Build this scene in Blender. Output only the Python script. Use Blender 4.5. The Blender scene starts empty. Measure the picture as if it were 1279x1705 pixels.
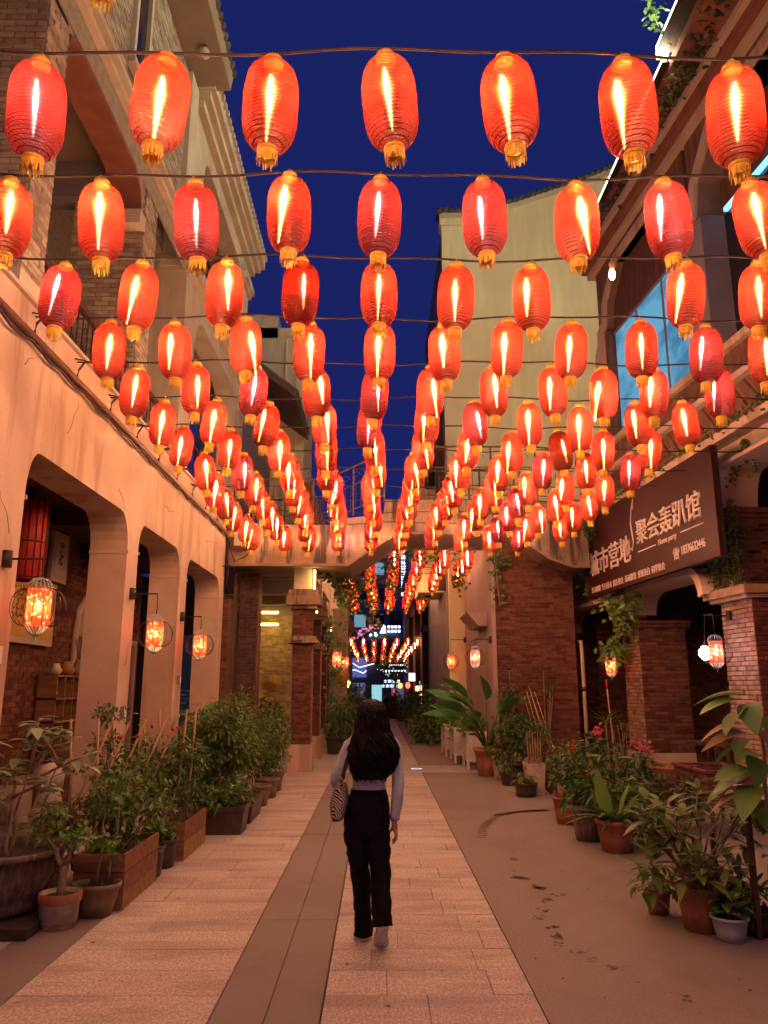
import bpy, bmesh, math, random
from mathutils import Vector, Matrix, noise
rnd = random.Random(11)
S = bpy.context.scene
COL = S.collection
PI = math.pi

# ------------------------------------------------------------------ camera, world, exposure
cam_d = bpy.data.cameras.new('camera'); cam = bpy.data.objects.new('camera', cam_d); COL.objects.link(cam)
cam.location = (0, 0, 1.65)
cam.rotation_euler = (math.radians(90 + 12.787), 0, math.radians(-0.4147))
cam_d.sensor_fit = 'VERTICAL'; cam_d.sensor_height = 24.0; cam_d.lens = 24.0 * 1280 / 1705
cam_d.clip_end = 2000; cam_d.clip_start = 0.05
S.camera = cam
W = bpy.data.worlds.new('World'); S.world = W; W.use_nodes = True
wn = W.node_tree; wn.nodes.clear()
sky = wn.nodes.new('ShaderNodeTexSky'); sky.sky_type = 'NISHITA'; sky.sun_disc = False
sky.sun_elevation = math.radians(-2.5); sky.sun_rotation = math.radians(200)
sky.air_density = 1.0; sky.dust_density = 0.4; sky.ozone_density = 4.0
mixc = wn.nodes.new('ShaderNodeMix'); mixc.data_type = 'RGBA'; mixc.blend_type = 'MIX'
mixc.inputs[0].default_value = 0.93
mixc.inputs[7].default_value = (0.0105, 0.0170, 0.128, 1)
bg = wn.nodes.new('ShaderNodeBackground'); bg.inputs[1].default_value = 1.0
skys = wn.nodes.new('ShaderNodeMix'); skys.data_type = 'RGBA'; skys.blend_type = 'MULTIPLY'; skys.inputs[0].default_value = 1
skys.inputs[7].default_value = (0.12, 0.12, 0.12, 1)
out = wn.nodes.new('ShaderNodeOutputWorld')
wn.links.new(sky.outputs[0], skys.inputs[6]); wn.links.new(skys.outputs[2], mixc.inputs[6])
wn.links.new(mixc.outputs[2], bg.inputs[0]); wn.links.new(bg.outputs[0], out.inputs[0])
S.view_settings.view_transform = 'Standard'; S.view_settings.look = 'None'
S.view_settings.exposure = 0.0; S.view_settings.gamma = 1.0
cy = S.cycles
cy.use_denoising = True
try: cy.denoiser = 'OPENIMAGEDENOISE'
except Exception: pass
cy.max_bounces = 6; cy.diffuse_bounces = 3; cy.glossy_bounces = 2; cy.transmission_bounces = 4; cy.transparent_max_bounces = 20
cy.sample_clamp_indirect = 4.0; cy.sample_clamp_direct = 0
cy.caustics_reflective = False; cy.caustics_refractive = False
cy.use_light_tree = True

# ------------------------------------------------------------------ mesh helper
class MB:
    def __init__(s, xf=None): s.v = []; s.f = []; s.m = []; s.xf = xf; s.sm = []
    def add(s, vs, fs, mi=0, smooth=False):
        o = len(s.v)
        for p in vs: s.v.append(tuple(s.xf(*p)) if s.xf else tuple(p))
        for f in fs: s.f.append(tuple(i + o for i in f)); s.m.append(mi); s.sm.append(smooth)
        return s
    def box(s, x0, x1, y0, y1, z0, z1, mi=0):
        vs = [(x0,y0,z0),(x1,y0,z0),(x1,y1,z0),(x0,y1,z0),(x0,y0,z1),(x1,y0,z1),(x1,y1,z1),(x0,y1,z1)]
        return s.add(vs, [(3,2,1,0),(4,5,6,7),(0,1,5,4),(1,2,6,5),(2,3,7,6),(3,0,4,7)], mi)
    def rbox(s, c, sx, sy, sz, rz=0, rx=0, ry=0, mi=0):
        M = Matrix.Rotation(rz,3,'Z') @ Matrix.Rotation(ry,3,'Y') @ Matrix.Rotation(rx,3,'X'); c = Vector(c)
        vs = [tuple(c + M @ Vector((a*sx/2,b*sy/2,d*sz/2))) for d in (-1,1) for a,b in ((-1,-1),(1,-1),(1,1),(-1,1))]
        return s.add(vs, [(3,2,1,0),(4,5,6,7),(0,1,5,4),(1,2,6,5),(2,3,7,6),(3,0,4,7)], mi)
    def prism(s, poly, a0, a1, axis='x', mi=0):
        # poly is a list of 2-D points; extruded from a0 to a1 along axis
        def P(a, u, w): return (a,u,w) if axis == 'x' else ((u,a,w) if axis == 'y' else (u,w,a))
        n = len(poly); vs = [P(a0,*p) for p in poly] + [P(a1,*p) for p in poly]
        fs = [tuple(range(n))[::-1], tuple(range(n, 2*n))] + [(i,(i+1)%n,n+(i+1)%n,n+i) for i in range(n)]
        return s.add(vs, fs, mi)
    def tube(s, pts, r, n=6, mi=0, cap=True, smooth=True):
        pts = [Vector(p) for p in pts]; k = len(pts)
        rs = r if isinstance(r,(list,tuple)) else [r]*k
        vs = []; fs = []
        up = Vector((0,0,1))
        for i,p in enumerate(pts):
            t = (pts[min(i+1,k-1)] - pts[max(i-1,0)])
            if t.length < 1e-9: t = Vector((0,0,1))
            t.normalize()
            a = t.cross(up if abs(t.dot(up)) < .95 else Vector((1,0,0))).normalized(); b = t.cross(a)
            for j in range(n):
                q = 2*PI*j/n; vs.append(tuple(p + (a*math.cos(q)+b*math.sin(q))*rs[i]))
        for i in range(k-1):
            for j in range(n): fs.append((i*n+j, i*n+(j+1)%n, (i+1)*n+(j+1)%n, (i+1)*n+j))
        if cap: fs += [tuple(range(n))[::-1], tuple((k-1)*n+j for j in range(n))]
        return s.add(vs, fs, mi, smooth)
    def lathe(s, prof, n=20, c=(0,0,0), mi=0, smooth=True, sy=1.0, cap=False):
        vs = []; fs = []; k = len(prof)
        for z,r in prof:
            for j in range(n):
                q = 2*PI*j/n; vs.append((c[0]+r*math.cos(q), c[1]+r*math.sin(q)*sy, c[2]+z))
        for i in range(k-1):
            for j in range(n): fs.append((i*n+j, i*n+(j+1)%n, (i+1)*n+(j+1)%n, (i+1)*n+j))
        if cap: fs += [tuple(range(n))[::-1], tuple((k-1)*n+j for j in range(n))]
        return s.add(vs, fs, mi, smooth)
    def rings(s, rings, mi=0, smooth=True, cap=True):
        n = len(rings[0]); vs = [p for r in rings for p in r]; fs = []
        for i in range(len(rings)-1):
            for j in range(n): fs.append((i*n+j, i*n+(j+1)%n, (i+1)*n+(j+1)%n, (i+1)*n+j))
        if cap: fs += [tuple(range(n))[::-1], tuple((len(rings)-1)*n+j for j in range(n))]
        return s.add(vs, fs, mi, smooth)
    def leaf(s, p, d, nrm, L, Wd, mi=0, bend=.18, fold=.12):
        # pointed leaf with a midrib fold: 6 verts on the rim, 3 on the rib
        d = d.normalized(); sd = d.cross(nrm)
        if sd.length < 1e-6: sd = d.cross(Vector((1,0,.1)))
        sd.normalize(); n = sd.cross(d).normalized()
        def q(t,w,h): return tuple(p + d*(t*L) + sd*(w*Wd) + n*(h*L))
        b = bend
        vs = [q(0,0,0), q(.3,.42,fold*.4-b*.09), q(.65,.36,fold*.3-b*.42), q(1,0,-b), q(.65,-.36,fold*.3-b*.42), q(.3,-.42,fold*.4-b*.09), q(.32,0,-b*.1), q(.66,0,-b*.43)]
        return s.add(vs, [(0,1,6),(1,2,7,6),(2,3,7),(0,6,5),(6,7,4,5),(7,3,4)], mi, False)
    def data(s, name, mats, base=(0,0,0)):
        me = bpy.data.meshes.new(name)
        me.from_pydata([(x-base[0],y-base[1],z-base[2]) for x,y,z in s.v], [], s.f)
        for m in (mats if isinstance(mats,(list,tuple)) else [mats]): me.materials.append(m)
        me.polygons.foreach_set('material_index', s.m); me.polygons.foreach_set('use_smooth', s.sm)
        me.update(); bm = bmesh.new(); bm.from_mesh(me); bmesh.ops.recalc_face_normals(bm, faces=bm.faces); bm.to_mesh(me); bm.free()
        return me

def wloc(o):
    p = Vector((0,0,0))
    while o is not None: p += Vector(o.location); o = o.parent
    return p
def put(name, me, parent=None, loc=(0,0,0), label=None, cat=None, group=None, kind=None, rot=None):
    o = bpy.data.objects.new(name, me); COL.objects.link(o); o.location = loc
    if rot: o.rotation_euler = rot
    if parent is not None: o.parent = parent
    return tag(o, label, cat, group, kind)
def tag(o, label=None, cat=None, group=None, kind=None):
    for k,v in (('label',label),('category',cat),('group',group),('kind',kind)):
        if v: o[k] = v
    return o
def thing(name, label, cat, loc, group=None, rz=0):
    return put(name, None, None, loc, label, cat, group, rot=(0,0,rz) if rz else None)
def part(name, mb, mats, parent, kind=None, label=None):
    # vertices of mb are world coordinates; parents carry no rotation
    return put(name, mb.data(name, mats, wloc(parent)), parent, label=label, kind=kind)
def solo(name, mb, mats, label, cat, group=None, kind=None, base=None):
    if base is None: base = mb.v[0] if mb.v else (0,0,0)
    return put(name, mb.data(name, mats, base), None, base, label, cat, group, kind)
def struct(name, mb, mats): return put(name, mb.data(name, mats), kind='structure')

# ------------------------------------------------------------------ materials
def nt(name):
    m = bpy.data.materials.new(name); m.use_nodes = True; t = m.node_tree; t.nodes.clear()
    o = t.nodes.new('ShaderNodeOutputMaterial'); return m, t, o
def N(t, typ, **kw):
    n = t.nodes.new(typ)
    for k,v in kw.items():
        if k.startswith('i_'): n.inputs[int(k[2:])].default_value = v
        else: setattr(n, k, v)
    return n
def mth(t, op, a, b=None, c=None):
    n = t.nodes.new('ShaderNodeMath'); n.operation = op
    for i,x in enumerate((a,b,c)):
        if x is None: continue
        if isinstance(x,(int,float)): n.inputs[i].default_value = x
        else: t.links.new(x, n.inputs[i])
    return n.outputs[0]
def mixcol(t, f, a, b, mode='MIX'):
    n = t.nodes.new('ShaderNodeMix'); n.data_type = 'RGBA'; n.blend_type = mode
    for i,x in ((0,f),(6,a),(7,b)):
        if isinstance(x,(int,float)): n.inputs[i].default_value = x
        elif isinstance(x,tuple): n.inputs[i].default_value = (*x[:3],1)
        else: t.links.new(x, n.inputs[i])
    return n.outputs[2]
def tex(t, world):
    if world:
        g = t.nodes.new('ShaderNodeNewGeometry'); return g.outputs['Position']
    g = t.nodes.new('ShaderNodeTexCoord'); return g.outputs['Object']
def noi(t, co, scale, detail=4, rough=.55, stretch=None):
    if stretch:
        mp = t.nodes.new('ShaderNodeMapping'); mp.inputs['Scale'].default_value = stretch; t.links.new(co, mp.inputs[0]); co = mp.outputs[0]
    n = t.nodes.new('ShaderNodeTexNoise'); n.inputs['Scale'].default_value = scale; n.inputs['Detail'].default_value = detail; n.inputs['Roughness'].default_value = rough
    t.links.new(co, n.inputs['Vector']); return n.outputs[0]
def ramp(t, f, lo, hi):
    n = t.nodes.new('ShaderNodeMapRange'); n.interpolation_type = 'SMOOTHSTEP'
    n.inputs[1].default_value = lo; n.inputs[2].default_value = hi; t.links.new(f, n.inputs[0]); return n.outputs[0]
def M(name, c1, c2=None, scale=6, rough=.8, bump=.15, bscale=60, world=True, var=0., stain=None, stretch=None, metal=0, spec=.4, sstr=(1,1,.25), lo=.35, hi=.65, isl=False, sr=(.45,.63)):
    m, t, o = nt(name); b = N(t,'ShaderNodeBsdfPrincipled'); t.links.new(b.outputs[0], o.inputs[0])
    co = tex(t, world)
    if c2 is None: c2 = tuple(x*.75 for x in c1)
    col = mixcol(t, ramp(t, noi(t, co, scale, stretch=stretch), lo, hi), c1, c2)
    if stain:
        sc, scol, amt = stain
        f = ramp(t, noi(t, co, sc, 6, .65, sstr), *sr)
        col = mixcol(t, mth(t,'MULTIPLY', f, amt), col, scol)
    if var or isl:
        oi = t.nodes.new('ShaderNodeObjectInfo'); r = oi.outputs['Random']
        if isl:
            g = t.nodes.new('ShaderNodeNewGeometry'); r = mth(t,'FRACT', mth(t,'ADD', r, g.outputs['Random Per Island']))
        hs = N(t,'ShaderNodeHueSaturation')
        t.links.new(mth(t,'MULTIPLY_ADD', r, 2*var, 1-var), hs.inputs['Value'])
        t.links.new(mth(t,'MULTIPLY_ADD', r, .03, .485), hs.inputs['Hue'])
        t.links.new(col, hs.inputs['Color']); col = hs.outputs[0]
    t.links.new(col, b.inputs['Base Color'])
    b.inputs['Roughness'].default_value = rough; b.inputs['Metallic'].default_value = metal
    b.inputs['Specular IOR Level'].default_value = spec
    if bump:
        bp = N(t,'ShaderNodeBump'); bp.inputs['Strength'].default_value = bump; bp.inputs['Distance'].default_value = .02
        t.links.new(noi(t, co, bscale, 5, .6, stretch), bp.inputs['Height']); t.links.new(bp.outputs[0], b.inputs['Normal'])
    return m
def EM(name, col, s):
    m, t, o = nt(name); e = N(t,'ShaderNodeEmission'); e.inputs[0].default_value = (*col,1); e.inputs[1].default_value = s
    t.links.new(e.outputs[0], o.inputs[0]); return m
def LEAF(name, c1, c2, scale=8, tr=.25, rough=.45):
    m, t, o = nt(name); b = N(t,'ShaderNodeBsdfPrincipled'); tl = N(t,'ShaderNodeBsdfTranslucent'); mx = N(t,'ShaderNodeMixShader')
    g = t.nodes.new('ShaderNodeNewGeometry'); oi = t.nodes.new('ShaderNodeObjectInfo')
    r = mth(t,'FRACT', mth(t,'ADD', g.outputs['Random Per Island'], oi.outputs['Random']))
    col = mixcol(t, r, c1, c2)
    t.links.new(col, b.inputs['Base Color']); t.links.new(col, tl.inputs[0]); b.inputs['Roughness'].default_value = rough
    mx.inputs[0].default_value = tr
    t.links.new(b.outputs[0], mx.inputs[1]); t.links.new(tl.outputs[0], mx.inputs[2]); t.links.new(mx.outputs[0], o.inputs[0]); return m

m_plaster = M('plaster_pink', (.56,.425,.345), (.47,.335,.26), 1.1, .85, .2, 22, stain=(.9,(.34,.215,.15),.75), sstr=(2.2,2.2,.25), sr=(.50,.62))
m_plaster_in = M('plaster_reveal', (.50,.40,.34), (.44,.34,.29), 2, .85, .1, 30)
m_cream = M('cream_render', (.60,.54,.42), (.52,.46,.35), 1.2, .85, .1, 25, stain=(1.2,(.36,.31,.23),.4), sstr=(2,2,.3))
m_yellow = M('yellow_render', (.80,.71,.44), (.74,.64,.38), .5, .9, .06, 20, stain=(.6,(.44,.38,.24),.3), sstr=(2,2,.25))
m_redbrown = M('redbrown_paint', (.24,.09,.06), (.19,.07,.045), 3, .7, .08)
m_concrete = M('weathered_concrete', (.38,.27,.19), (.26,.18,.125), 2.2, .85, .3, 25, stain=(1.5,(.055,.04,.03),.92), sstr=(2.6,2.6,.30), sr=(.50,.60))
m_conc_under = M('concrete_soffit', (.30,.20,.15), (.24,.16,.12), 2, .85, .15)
m_brick_grey = M('brick_grey', (.40,.34,.26), (.31,.26,.20), 9, .85, .25, 70, var=.32, isl=True)
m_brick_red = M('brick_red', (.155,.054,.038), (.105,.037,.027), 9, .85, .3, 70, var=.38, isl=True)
m_brick_pale_lit = M('brick_pale_lit', (.36,.20,.15), (.27,.145,.11), 9, .85, .3, 70, var=.2, isl=True)  # lantern light painted into street-side pier bricks; also the pale near cap
m_mortar = M('mortar', (.12,.08,.06), (.09,.06,.045), 12, .95, .2)
m_mortar_g = M('mortar_grey', (.24,.21,.17), (.18,.16,.13), 12, .95, .2)
m_granite = M('granite_slab', (.68,.58,.53), (.42,.345,.31), 70, .65, .25, 90, var=.10, stain=(1.3,(.27,.20,.17),.5), sstr=(.7,2.6,1), stretch=(1,.55,1), lo=.36, hi=.62)
m_band = M('dark_slab', (.265,.215,.205), (.22,.178,.168), 120, .7, .12, 160, var=.05, stain=(1.0,(.17,.13,.11),.4), sstr=(1,1,1))
m_joint = M('joint_sand', (.31,.25,.215), None, 20, .95, .2)
m_street = M('street_concrete', (.32,.262,.235), (.265,.215,.19), 60, .8, .25, 90, stain=(.7,(.185,.14,.12),.45), sstr=(1,.7,1), sr=(.42,.7))
m_wet = M('damp_stain', (.085,.055,.045), (.11,.075,.06), 30, .55, .1)
m_pale_slab = M('pale_slab', (.50,.47,.45), (.42,.39,.37), 40, .7, .1, var=.08)
m_wood = M('planter_wood', (.30,.155,.08), (.20,.10,.05), 14, .7, .25, 40, world=False, stretch=(.12,1,1), var=.2)
m_wood_dark = M('dark_wood', (.10,.045,.028), (.07,.03,.02), 12, .6, .2, 40, world=False, stretch=(.15,1,1), var=.2)
m_whitewood = M('white_painted_wood', (.72,.66,.62), (.62,.56,.52), 8, .6, .1, world=False)
m_iron = M('black_iron', (.025,.022,.022), (.05,.035,.03), 20, .5, .1, metal=.3)
m_rust = M('rusty_rail', (.17,.12,.08), (.10,.06,.04), 14, .75, .2)
m_cable = M('black_cable', (.03,.018,.016), None, 20, .5, 0)
m_pipe = M('brown_pipe', (.16,.06,.045), (.11,.045,.035), 8, .5, .1)
m_terra = M('terracotta', (.40,.155,.09), (.30,.11,.065), 10, .75, .15, 60, world=False, var=.15, stain=(6,(.20,.12,.09),.5), sstr=(1,1,.5))
m_glaze = M('dark_glaze', (.15,.10,.10), (.08,.055,.06), 5, .22, .12, 30, world=False, spec=.6, stretch=(1,1,.4), stain=(14,(.32,.25,.22),.35), sstr=(2,2,.3))
m_darkpot = M('dark_pot', (.075,.05,.045), (.05,.035,.03), 8, .4, .08, world=False)
m_brownpot = M('brown_pot', (.20,.135,.09), (.15,.095,.06), 8, .55, .1, world=False, stain=(8,(.28,.20,.15),.4))
m_whitepot = M('chalky_pot', (.58,.50,.42), (.48,.40,.33), 9, .7, .15, world=False, stain=(7,(.30,.22,.17),.6), sstr=(1,1,1))
m_bluepot = M('pale_blue_pot', (.48,.56,.58), (.40,.48,.50), 8, .4, .05, world=False)
m_soil = M('soil', (.07,.045,.03), (.045,.03,.02), 40, .95, .5, 60)
m_bark = M('bark', (.32,.24,.17), (.22,.16,.11), 20, .85, .3, 60, world=False, stretch=(1,1,.3))
m_stick = M('bamboo_stick', (.46,.28,.15), (.36,.21,.11), 10, .6, .1, world=False)
m_gold = M('gold_trim', (.80,.47,.08), (.6,.34,.05), 30, .35, .1, world=False, metal=.15)
m_tassel = M('gold_fringe', (.88,.55,.06), (.70,.40,.04), 50, .6, 0, world=False)
m_soffit = M('eave_soffit', (.30,.23,.17), (.26,.20,.15), 2, .85, .05)
m_tile = M('roof_tile', (.11,.095,.08), (.07,.06,.05), 9, .8, .2, var=.25, isl=True)
m_glassd = M('dark_glass', (.02,.02,.03), None, 3, .12, 0, spec=.6)
m_plank = M('brown_plank', (.16,.075,.05), (.10,.045,.03), 10, .7, .15, stretch=(1,1,.1), var=.2)
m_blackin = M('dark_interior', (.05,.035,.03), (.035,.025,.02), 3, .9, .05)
m_pinkwall = M('pink_render', (.36,.25,.25), (.31,.215,.215), 1, .85, .08, 25)
m_greywall = M('grey_render', (.22,.21,.25), (.19,.18,.22), 1.5, .85, .08, 25)
m_red = M('red_lacquer', (.55,.03,.02), (.42,.02,.015), 4, .5, .05)
g_dark = LEAF('leaf_dark', (0.027, 0.076, 0.016), (0.073, 0.149, 0.031), tr=.2)
g_mid = LEAF('leaf_mid', (0.054, 0.143, 0.024), (0.127, 0.235, 0.047), tr=.25)
g_light = LEAF('leaf_light', (0.121, 0.27, 0.05), (0.241, 0.4, 0.095), tr=.3)
g_pale = LEAF('leaf_pale', (0.228, 0.329, 0.191), (0.414, 0.5, 0.339), tr=.2, rough=.35)
g_olive = LEAF('leaf_olive', (0.102, 0.168, 0.034), (0.205, 0.278, 0.062), tr=.25)
g_big = LEAF('leaf_broad', (0.037, 0.151, 0.034), (0.073, 0.219, 0.05), tr=.2, rough=.25)
g_dry = LEAF('leaf_dry', (.33,.21,.11), (.25,.16,.09), tr=.2)
g_pinkf = LEAF('petal_pink', (.65,.07,.16), (.8,.14,.25), tr=.35)
g_redf = LEAF('petal_red', (.62,.05,.03), (.75,.10,.05), tr=.3)
# ------------------------------------------------------------------ brick and slab laying
CAM = Vector((0, 0, 1.65))
_bm = {}
def brick_mesh(l, h, p, mats):
    k = (round(l,3), round(h,3), round(p,3), mats.name)
    if k not in _bm:
        b = MB(); a, c, e = l/2, h/2, min(.006, h*.12)
        vs = [(-a,0,-c),(a,0,-c),(a,0,c),(-a,0,c),(-a,p-e,-c),(a,p-e,-c),(a,p-e,c),(-a,p-e,c),(-a+e,p,-c+e),(a-e,p,-c+e),(a-e,p,c-e),(-a+e,p,c-e)]
        fs = [(0,1,5,4),(1,2,6,5),(2,3,7,6),(3,0,4,7),(4,5,9,8),(5,6,10,9),(6,7,11,10),(7,4,8,11),(8,9,10,11)]
        b.add(vs, fs); _bm[k] = b.data('brick', mats)
    return _bm[k]
def bricks(parent, O, U, Nn, w, h, mt, bl=.215, bh=.062, j=.011, nobj=300, proud=.014, hole=None, name='brick'):
    O = Vector(O); U = Vector(U).normalized(); Nn = Vector(Nn).normalized(); V = Vector((0,0,1))
    nc = max(1, round(w/bl)); L = w/nc; nr = max(1, int(h/bh)); H = h/nr
    cells = []
    for r in range(nr):
        xs = [i*L for i in range(nc+1)] if r % 2 == 0 else [0] + [(i+.5)*L for i in range(nc)] + [w]
        for a, b in zip(xs[:-1], xs[1:]):
            if b - a < .03: continue
            c = O + U*((a+b)/2) + V*((r+.5)*H)
            if hole and hole((a+b)/2, (r+.5)*H): continue
            cells.append(((c-CAM).length, c, b-a-j))
    cells.sort(key=lambda q: q[0])
    base = wloc(parent); st = MB()
    R3 = Matrix((U, Nn, V)).transposed()
    for i, (d, c, l) in enumerate(cells):
        pr = proud + rnd.choice((-.004,-.002,0,0,.002,.005))
        if i < nobj:
            o = put(name, brick_mesh(l, H-j, proud, mt), parent)
            o.matrix_basis = Matrix.Translation(c - base + Nn*(pr-proud)) @ R3.to_4x4()
        else:
            hl, hh = l/2, (H-j)/2
            q = [c - U*hl - V*hh, c + U*hl - V*hh, c + U*hl + V*hh, c - U*hl + V*hh]
            st.add([tuple(p) for p in q] + [tuple(p + Nn*pr) for p in q], [(4,5,6,7),(0,1,5,4),(1,2,6,5),(2,3,7,6),(3,0,4,7)])
    if st.v: part(name + '_courses', st, mt, parent, kind='stuff')

_sm = {}
def slab_mesh(l, d, mt, t=.03):
    k = (round(l,2), round(d,2), mt.name)
    if k not in _sm:
        b = MB(); x, y, e = k[0]/2-.0015, k[1]/2-.0015, .003
        vs = [(-x,-y,-t),(x,-y,-t),(x,y,-t),(-x,y,-t),(-x,-y,-e),(x,-y,-e),(x,y,-e),(-x,y,-e),(-x+e,-y+e,0),(x-e,-y+e,0),(x-e,y-e,0),(-x+e,y-e,0)]
        b.add(vs, [(0,1,5,4),(1,2,6,5),(2,3,7,6),(3,0,4,7),(4,5,9,8),(5,6,10,9),(6,7,11,10),(7,4,8,11),(8,9,10,11)])
        _sm[k] = b.data('slab', mt)
    return _sm[k]
def paving(name, x0, x1, y0, y1, rowd, wid, mt, nobj, jit=.0):
    b = MB().box(x0, x1, y0, y1, -.06, -.012); root = struct(name, b, m_joint)
    st = MB(); y = y0; n = 0
    two = wid < .35
    while y < y1 - .01:
        d = min(rowd, y1-y); xs = [x0]; x = x0 + wid*rnd.choice((.45,.6,.75,1.0)) * (1 if jit else 2.22/2.22)
        while x < x1 - .12:
            xs.append(round(x,2)); x += wid*rnd.uniform(1-jit, 1+jit)
        xs.append(x1)
        if two: xs = [x0, (x0+x1)/2, x1]
        for a, c in zip(xs[:-1], xs[1:]):
            zz = rnd.uniform(-.0022, .0012)
            if n < nobj and a < 1.0:
                put('slab', slab_mesh(c-a, d, mt), root, ((a+c)/2, y+d/2, zz)); n += 1
            else:
                st.add([(a+.003,y+.003,zz),(c-.003,y+.003,zz),(c-.003,y+d-.003,zz),(a+.003,y+d-.003,zz)], [(0,1,2,3)])
        y += d
    if st.v: part('slab_field', st, mt, root, kind='stuff')
    return root

# ------------------------------------------------------------------ ground
struct('ground', MB().add([(-300,-120,-.07),(300,-120,-.07),(300,600,-.07),(-300,600,-.07)], [(0,1,2,3)]), m_street)
struct('street', MB().box(.866, 14, -3, 15.9, -.06, -.0015), m_street)
paving('central_paving', -.29, .86, 2.8, 15.9, .38, .56, m_granite, 130, .25)
paving('side_paving', -2.0, -.865, 2.8, 15.9, .38, .66, m_granite, 130, .25)
paving('dark_band', -.86, -.295, 2.8, 15.9, 3.3, .29, m_band, 30)
paving('edge_band', -2.42, -2.005, 2.8, 15.9, 1.2, .415, m_band, 12)
struct('arcade_pavement', MB().box(-6.2, -2.425, 2.8, 15.9, -.06, -.001), m_pale_slab)
paving('crossing_paving', -6.2, 9.0, 15.905, 17.3, .46, .9, m_pale_slab, 14, .1)
paving('far_central_paving', -.29, .86, 17.305, 62, .4, .62, m_granite, 0, .25)
struct('far_street', MB().box(.866, 12, 17.305, 120, -.06, -.0015).box(-.86, -.295, 17.305, 120, -.06, -.0025), m_street)
struct('far_walkway', MB().box(-8, -.865, 17.305, 62, -.06, -.0015), m_pale_slab)
# damp marks on the right-hand concrete: thin irregular patches
def blot(mb, x, y, rx, ry, ang=0):
    n = 14; ca, sa = math.cos(ang), math.sin(ang); ph = rnd.random()*9
    vs = [(x, y, .0006)]
    for i in range(n):
        q = 2*PI*i/n; k = .7 + .5*noise.noise((math.cos(q)*1.6+ph, math.sin(q)*1.6, ph)) + rnd.uniform(-.12,.12)
        u, v = math.cos(q)*rx*k, math.sin(q)*ry*k
        vs.append((x+u*ca-v*sa, y+u*sa+v*ca, .0006))
    mb.add(vs, [(0,i+1,(i+1)%n+1) for i in range(n)])
b = MB()
for (px,py,rx,ry,a) in [(1.27,7.35,.10,.12,.4),(1.36,7.02,.10,.13,.3),(1.46,6.78,.07,.07,0),(1.34,6.6,.03,.1,.2),(1.26,6.36,.05,.05,0),(1.17,6.15,.04,.07,.5),(1.22,5.9,.07,.05,.2),(1.24,5.72,.05,.08,.4),(1.2,5.55,.04,.03,0),(1.28,5.38,.05,.02,.3),(1.33,5.42,.02,.02,0),(1.34,5.25,.04,.016,-.4),(1.42,5.13,.05,.018,-.5),(1.47,5.10,.03,.012,-.2),(1.48,4.9,.02,.01,0),(1.32,8.1,.10,.03,.1),(1.66,4.65,.03,.025,0),(1.63,4.5,.02,.012,0)]:
    for _ in range(5): blot(b, px+rnd.uniform(-.05,.05), py+rnd.uniform(-.06,.06), rx*rnd.uniform(.3,.75), ry*rnd.uniform(.3,.75), a+rnd.uniform(-.4,.4))
arc = [(1.15,9.2,.03),(1.3,10.0,.05),(1.6,10.75,.07),(1.95,11.05,.08),(2.35,11.15,.07)]
for (a0,a1) in zip(arc[:-1],arc[1:]):
    for i in range(7):
        f = i/7; blot(b, a0[0]+(a1[0]-a0[0])*f, a0[1]+(a1[1]-a0[1])*f, .10, a0[2]*1.3, .3)
put('water_stain', b.data('water_stain', m_wet), kind='stuff')
b = MB(); r_ = random.Random(4)
for i in range(70):
    x, y = r_.choice(((-1.95,-.9),(.9,2.2),(-.25,.8),(-1.95,-1.2))), r_.uniform(4.4,12); x = r_.uniform(*x); a = r_.random()*6; l = r_.uniform(.008,.022)
    c, s_ = math.cos(a)*l, math.sin(a)*l
    b.add([(x-c,y-s_,.002),(x+s_*.5,y-c*.5,.005),(x+c,y+s_,.003),(x-s_*.5,y+c*.5,.006)], [(0,1,2,3)])
put('leaf_litter', b.data('leaf_litter', M('litter', (.07,.035,.02), (.12,.06,.03), 30, .9, 0)), kind='stuff')
# iron manhole cover with a lit rim near the crossing
t = thing('drain_cover', 'small bright ring lamp set in the paving beside the central strip', 'ground lamp', (.78,16.4,0))
part('ring', MB().lathe([(.002,.13),(.02,.12),(.02,.07),(.002,.065)], 20, (.78,16.4,0)), m_gold, t)
m_gl = EM('ring_glow', (.55,.65,1.0), 2.2)
part('light_ring', MB().lathe([(.0205,.115),(.023,.10),(.0205,.08)], 20, (.78,16.4,0)), m_gl, t)

# ------------------------------------------------------------------ left arcade building
def arch_poly(y0, y1, ztop, openings, z0=0.0):
    # outline in (y,z) with openings (a,b,spring,top,ra,rb) cut from below
    p = [(y0,z0)]
    for a,b,sp,tp,ra,rb in openings:
        p += [(a,z0),(a,sp)]
        p += [(a+ra*(1-math.cos(q)), sp+(tp-sp)*math.sin(q)) for q in [PI/2*i/6 for i in range(1,7)]]
        p += [(b-rb*(1-math.cos(q)), sp+(tp-sp)*math.sin(q)) for q in [PI/2*i/6 for i in range(6,0,-1)]]
        p += [(b,sp),(b,z0)]
    p += [(y1,z0),(y1,ztop),(y0,ztop)]
    return p
ops = [(2.6,6.08,3.35,3.73,.3,.32),(6.56,9.38,3.3,3.73,.22,.32),(9.81,11.91,3.35,3.73,.22,.32),(12.38,14.95,3.35,3.70,.25,.32)]
arc_b = thing('arcade_building', 'pink plastered arcade with square piers and round-cornered openings along the left side', 'building', (-3.1,8,0))
part('street_wall', MB().prism(arch_poly(1.2, 15.38, 4.98, ops), -3.56, -3.1), m_plaster, arc_b)
for a,bb,sp,tp,ra,rb in ops:
    part('spring_ledge', MB().box(-3.565, -3.085, bb-.015, bb+.004, sp-.05, sp-.012), m_plaster_in, arc_b); part('spring_ledge', MB().box(-3.565,-3.085, a-.004, a+.015, sp-.05, sp-.012), m_plaster_in, arc_b)
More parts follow.
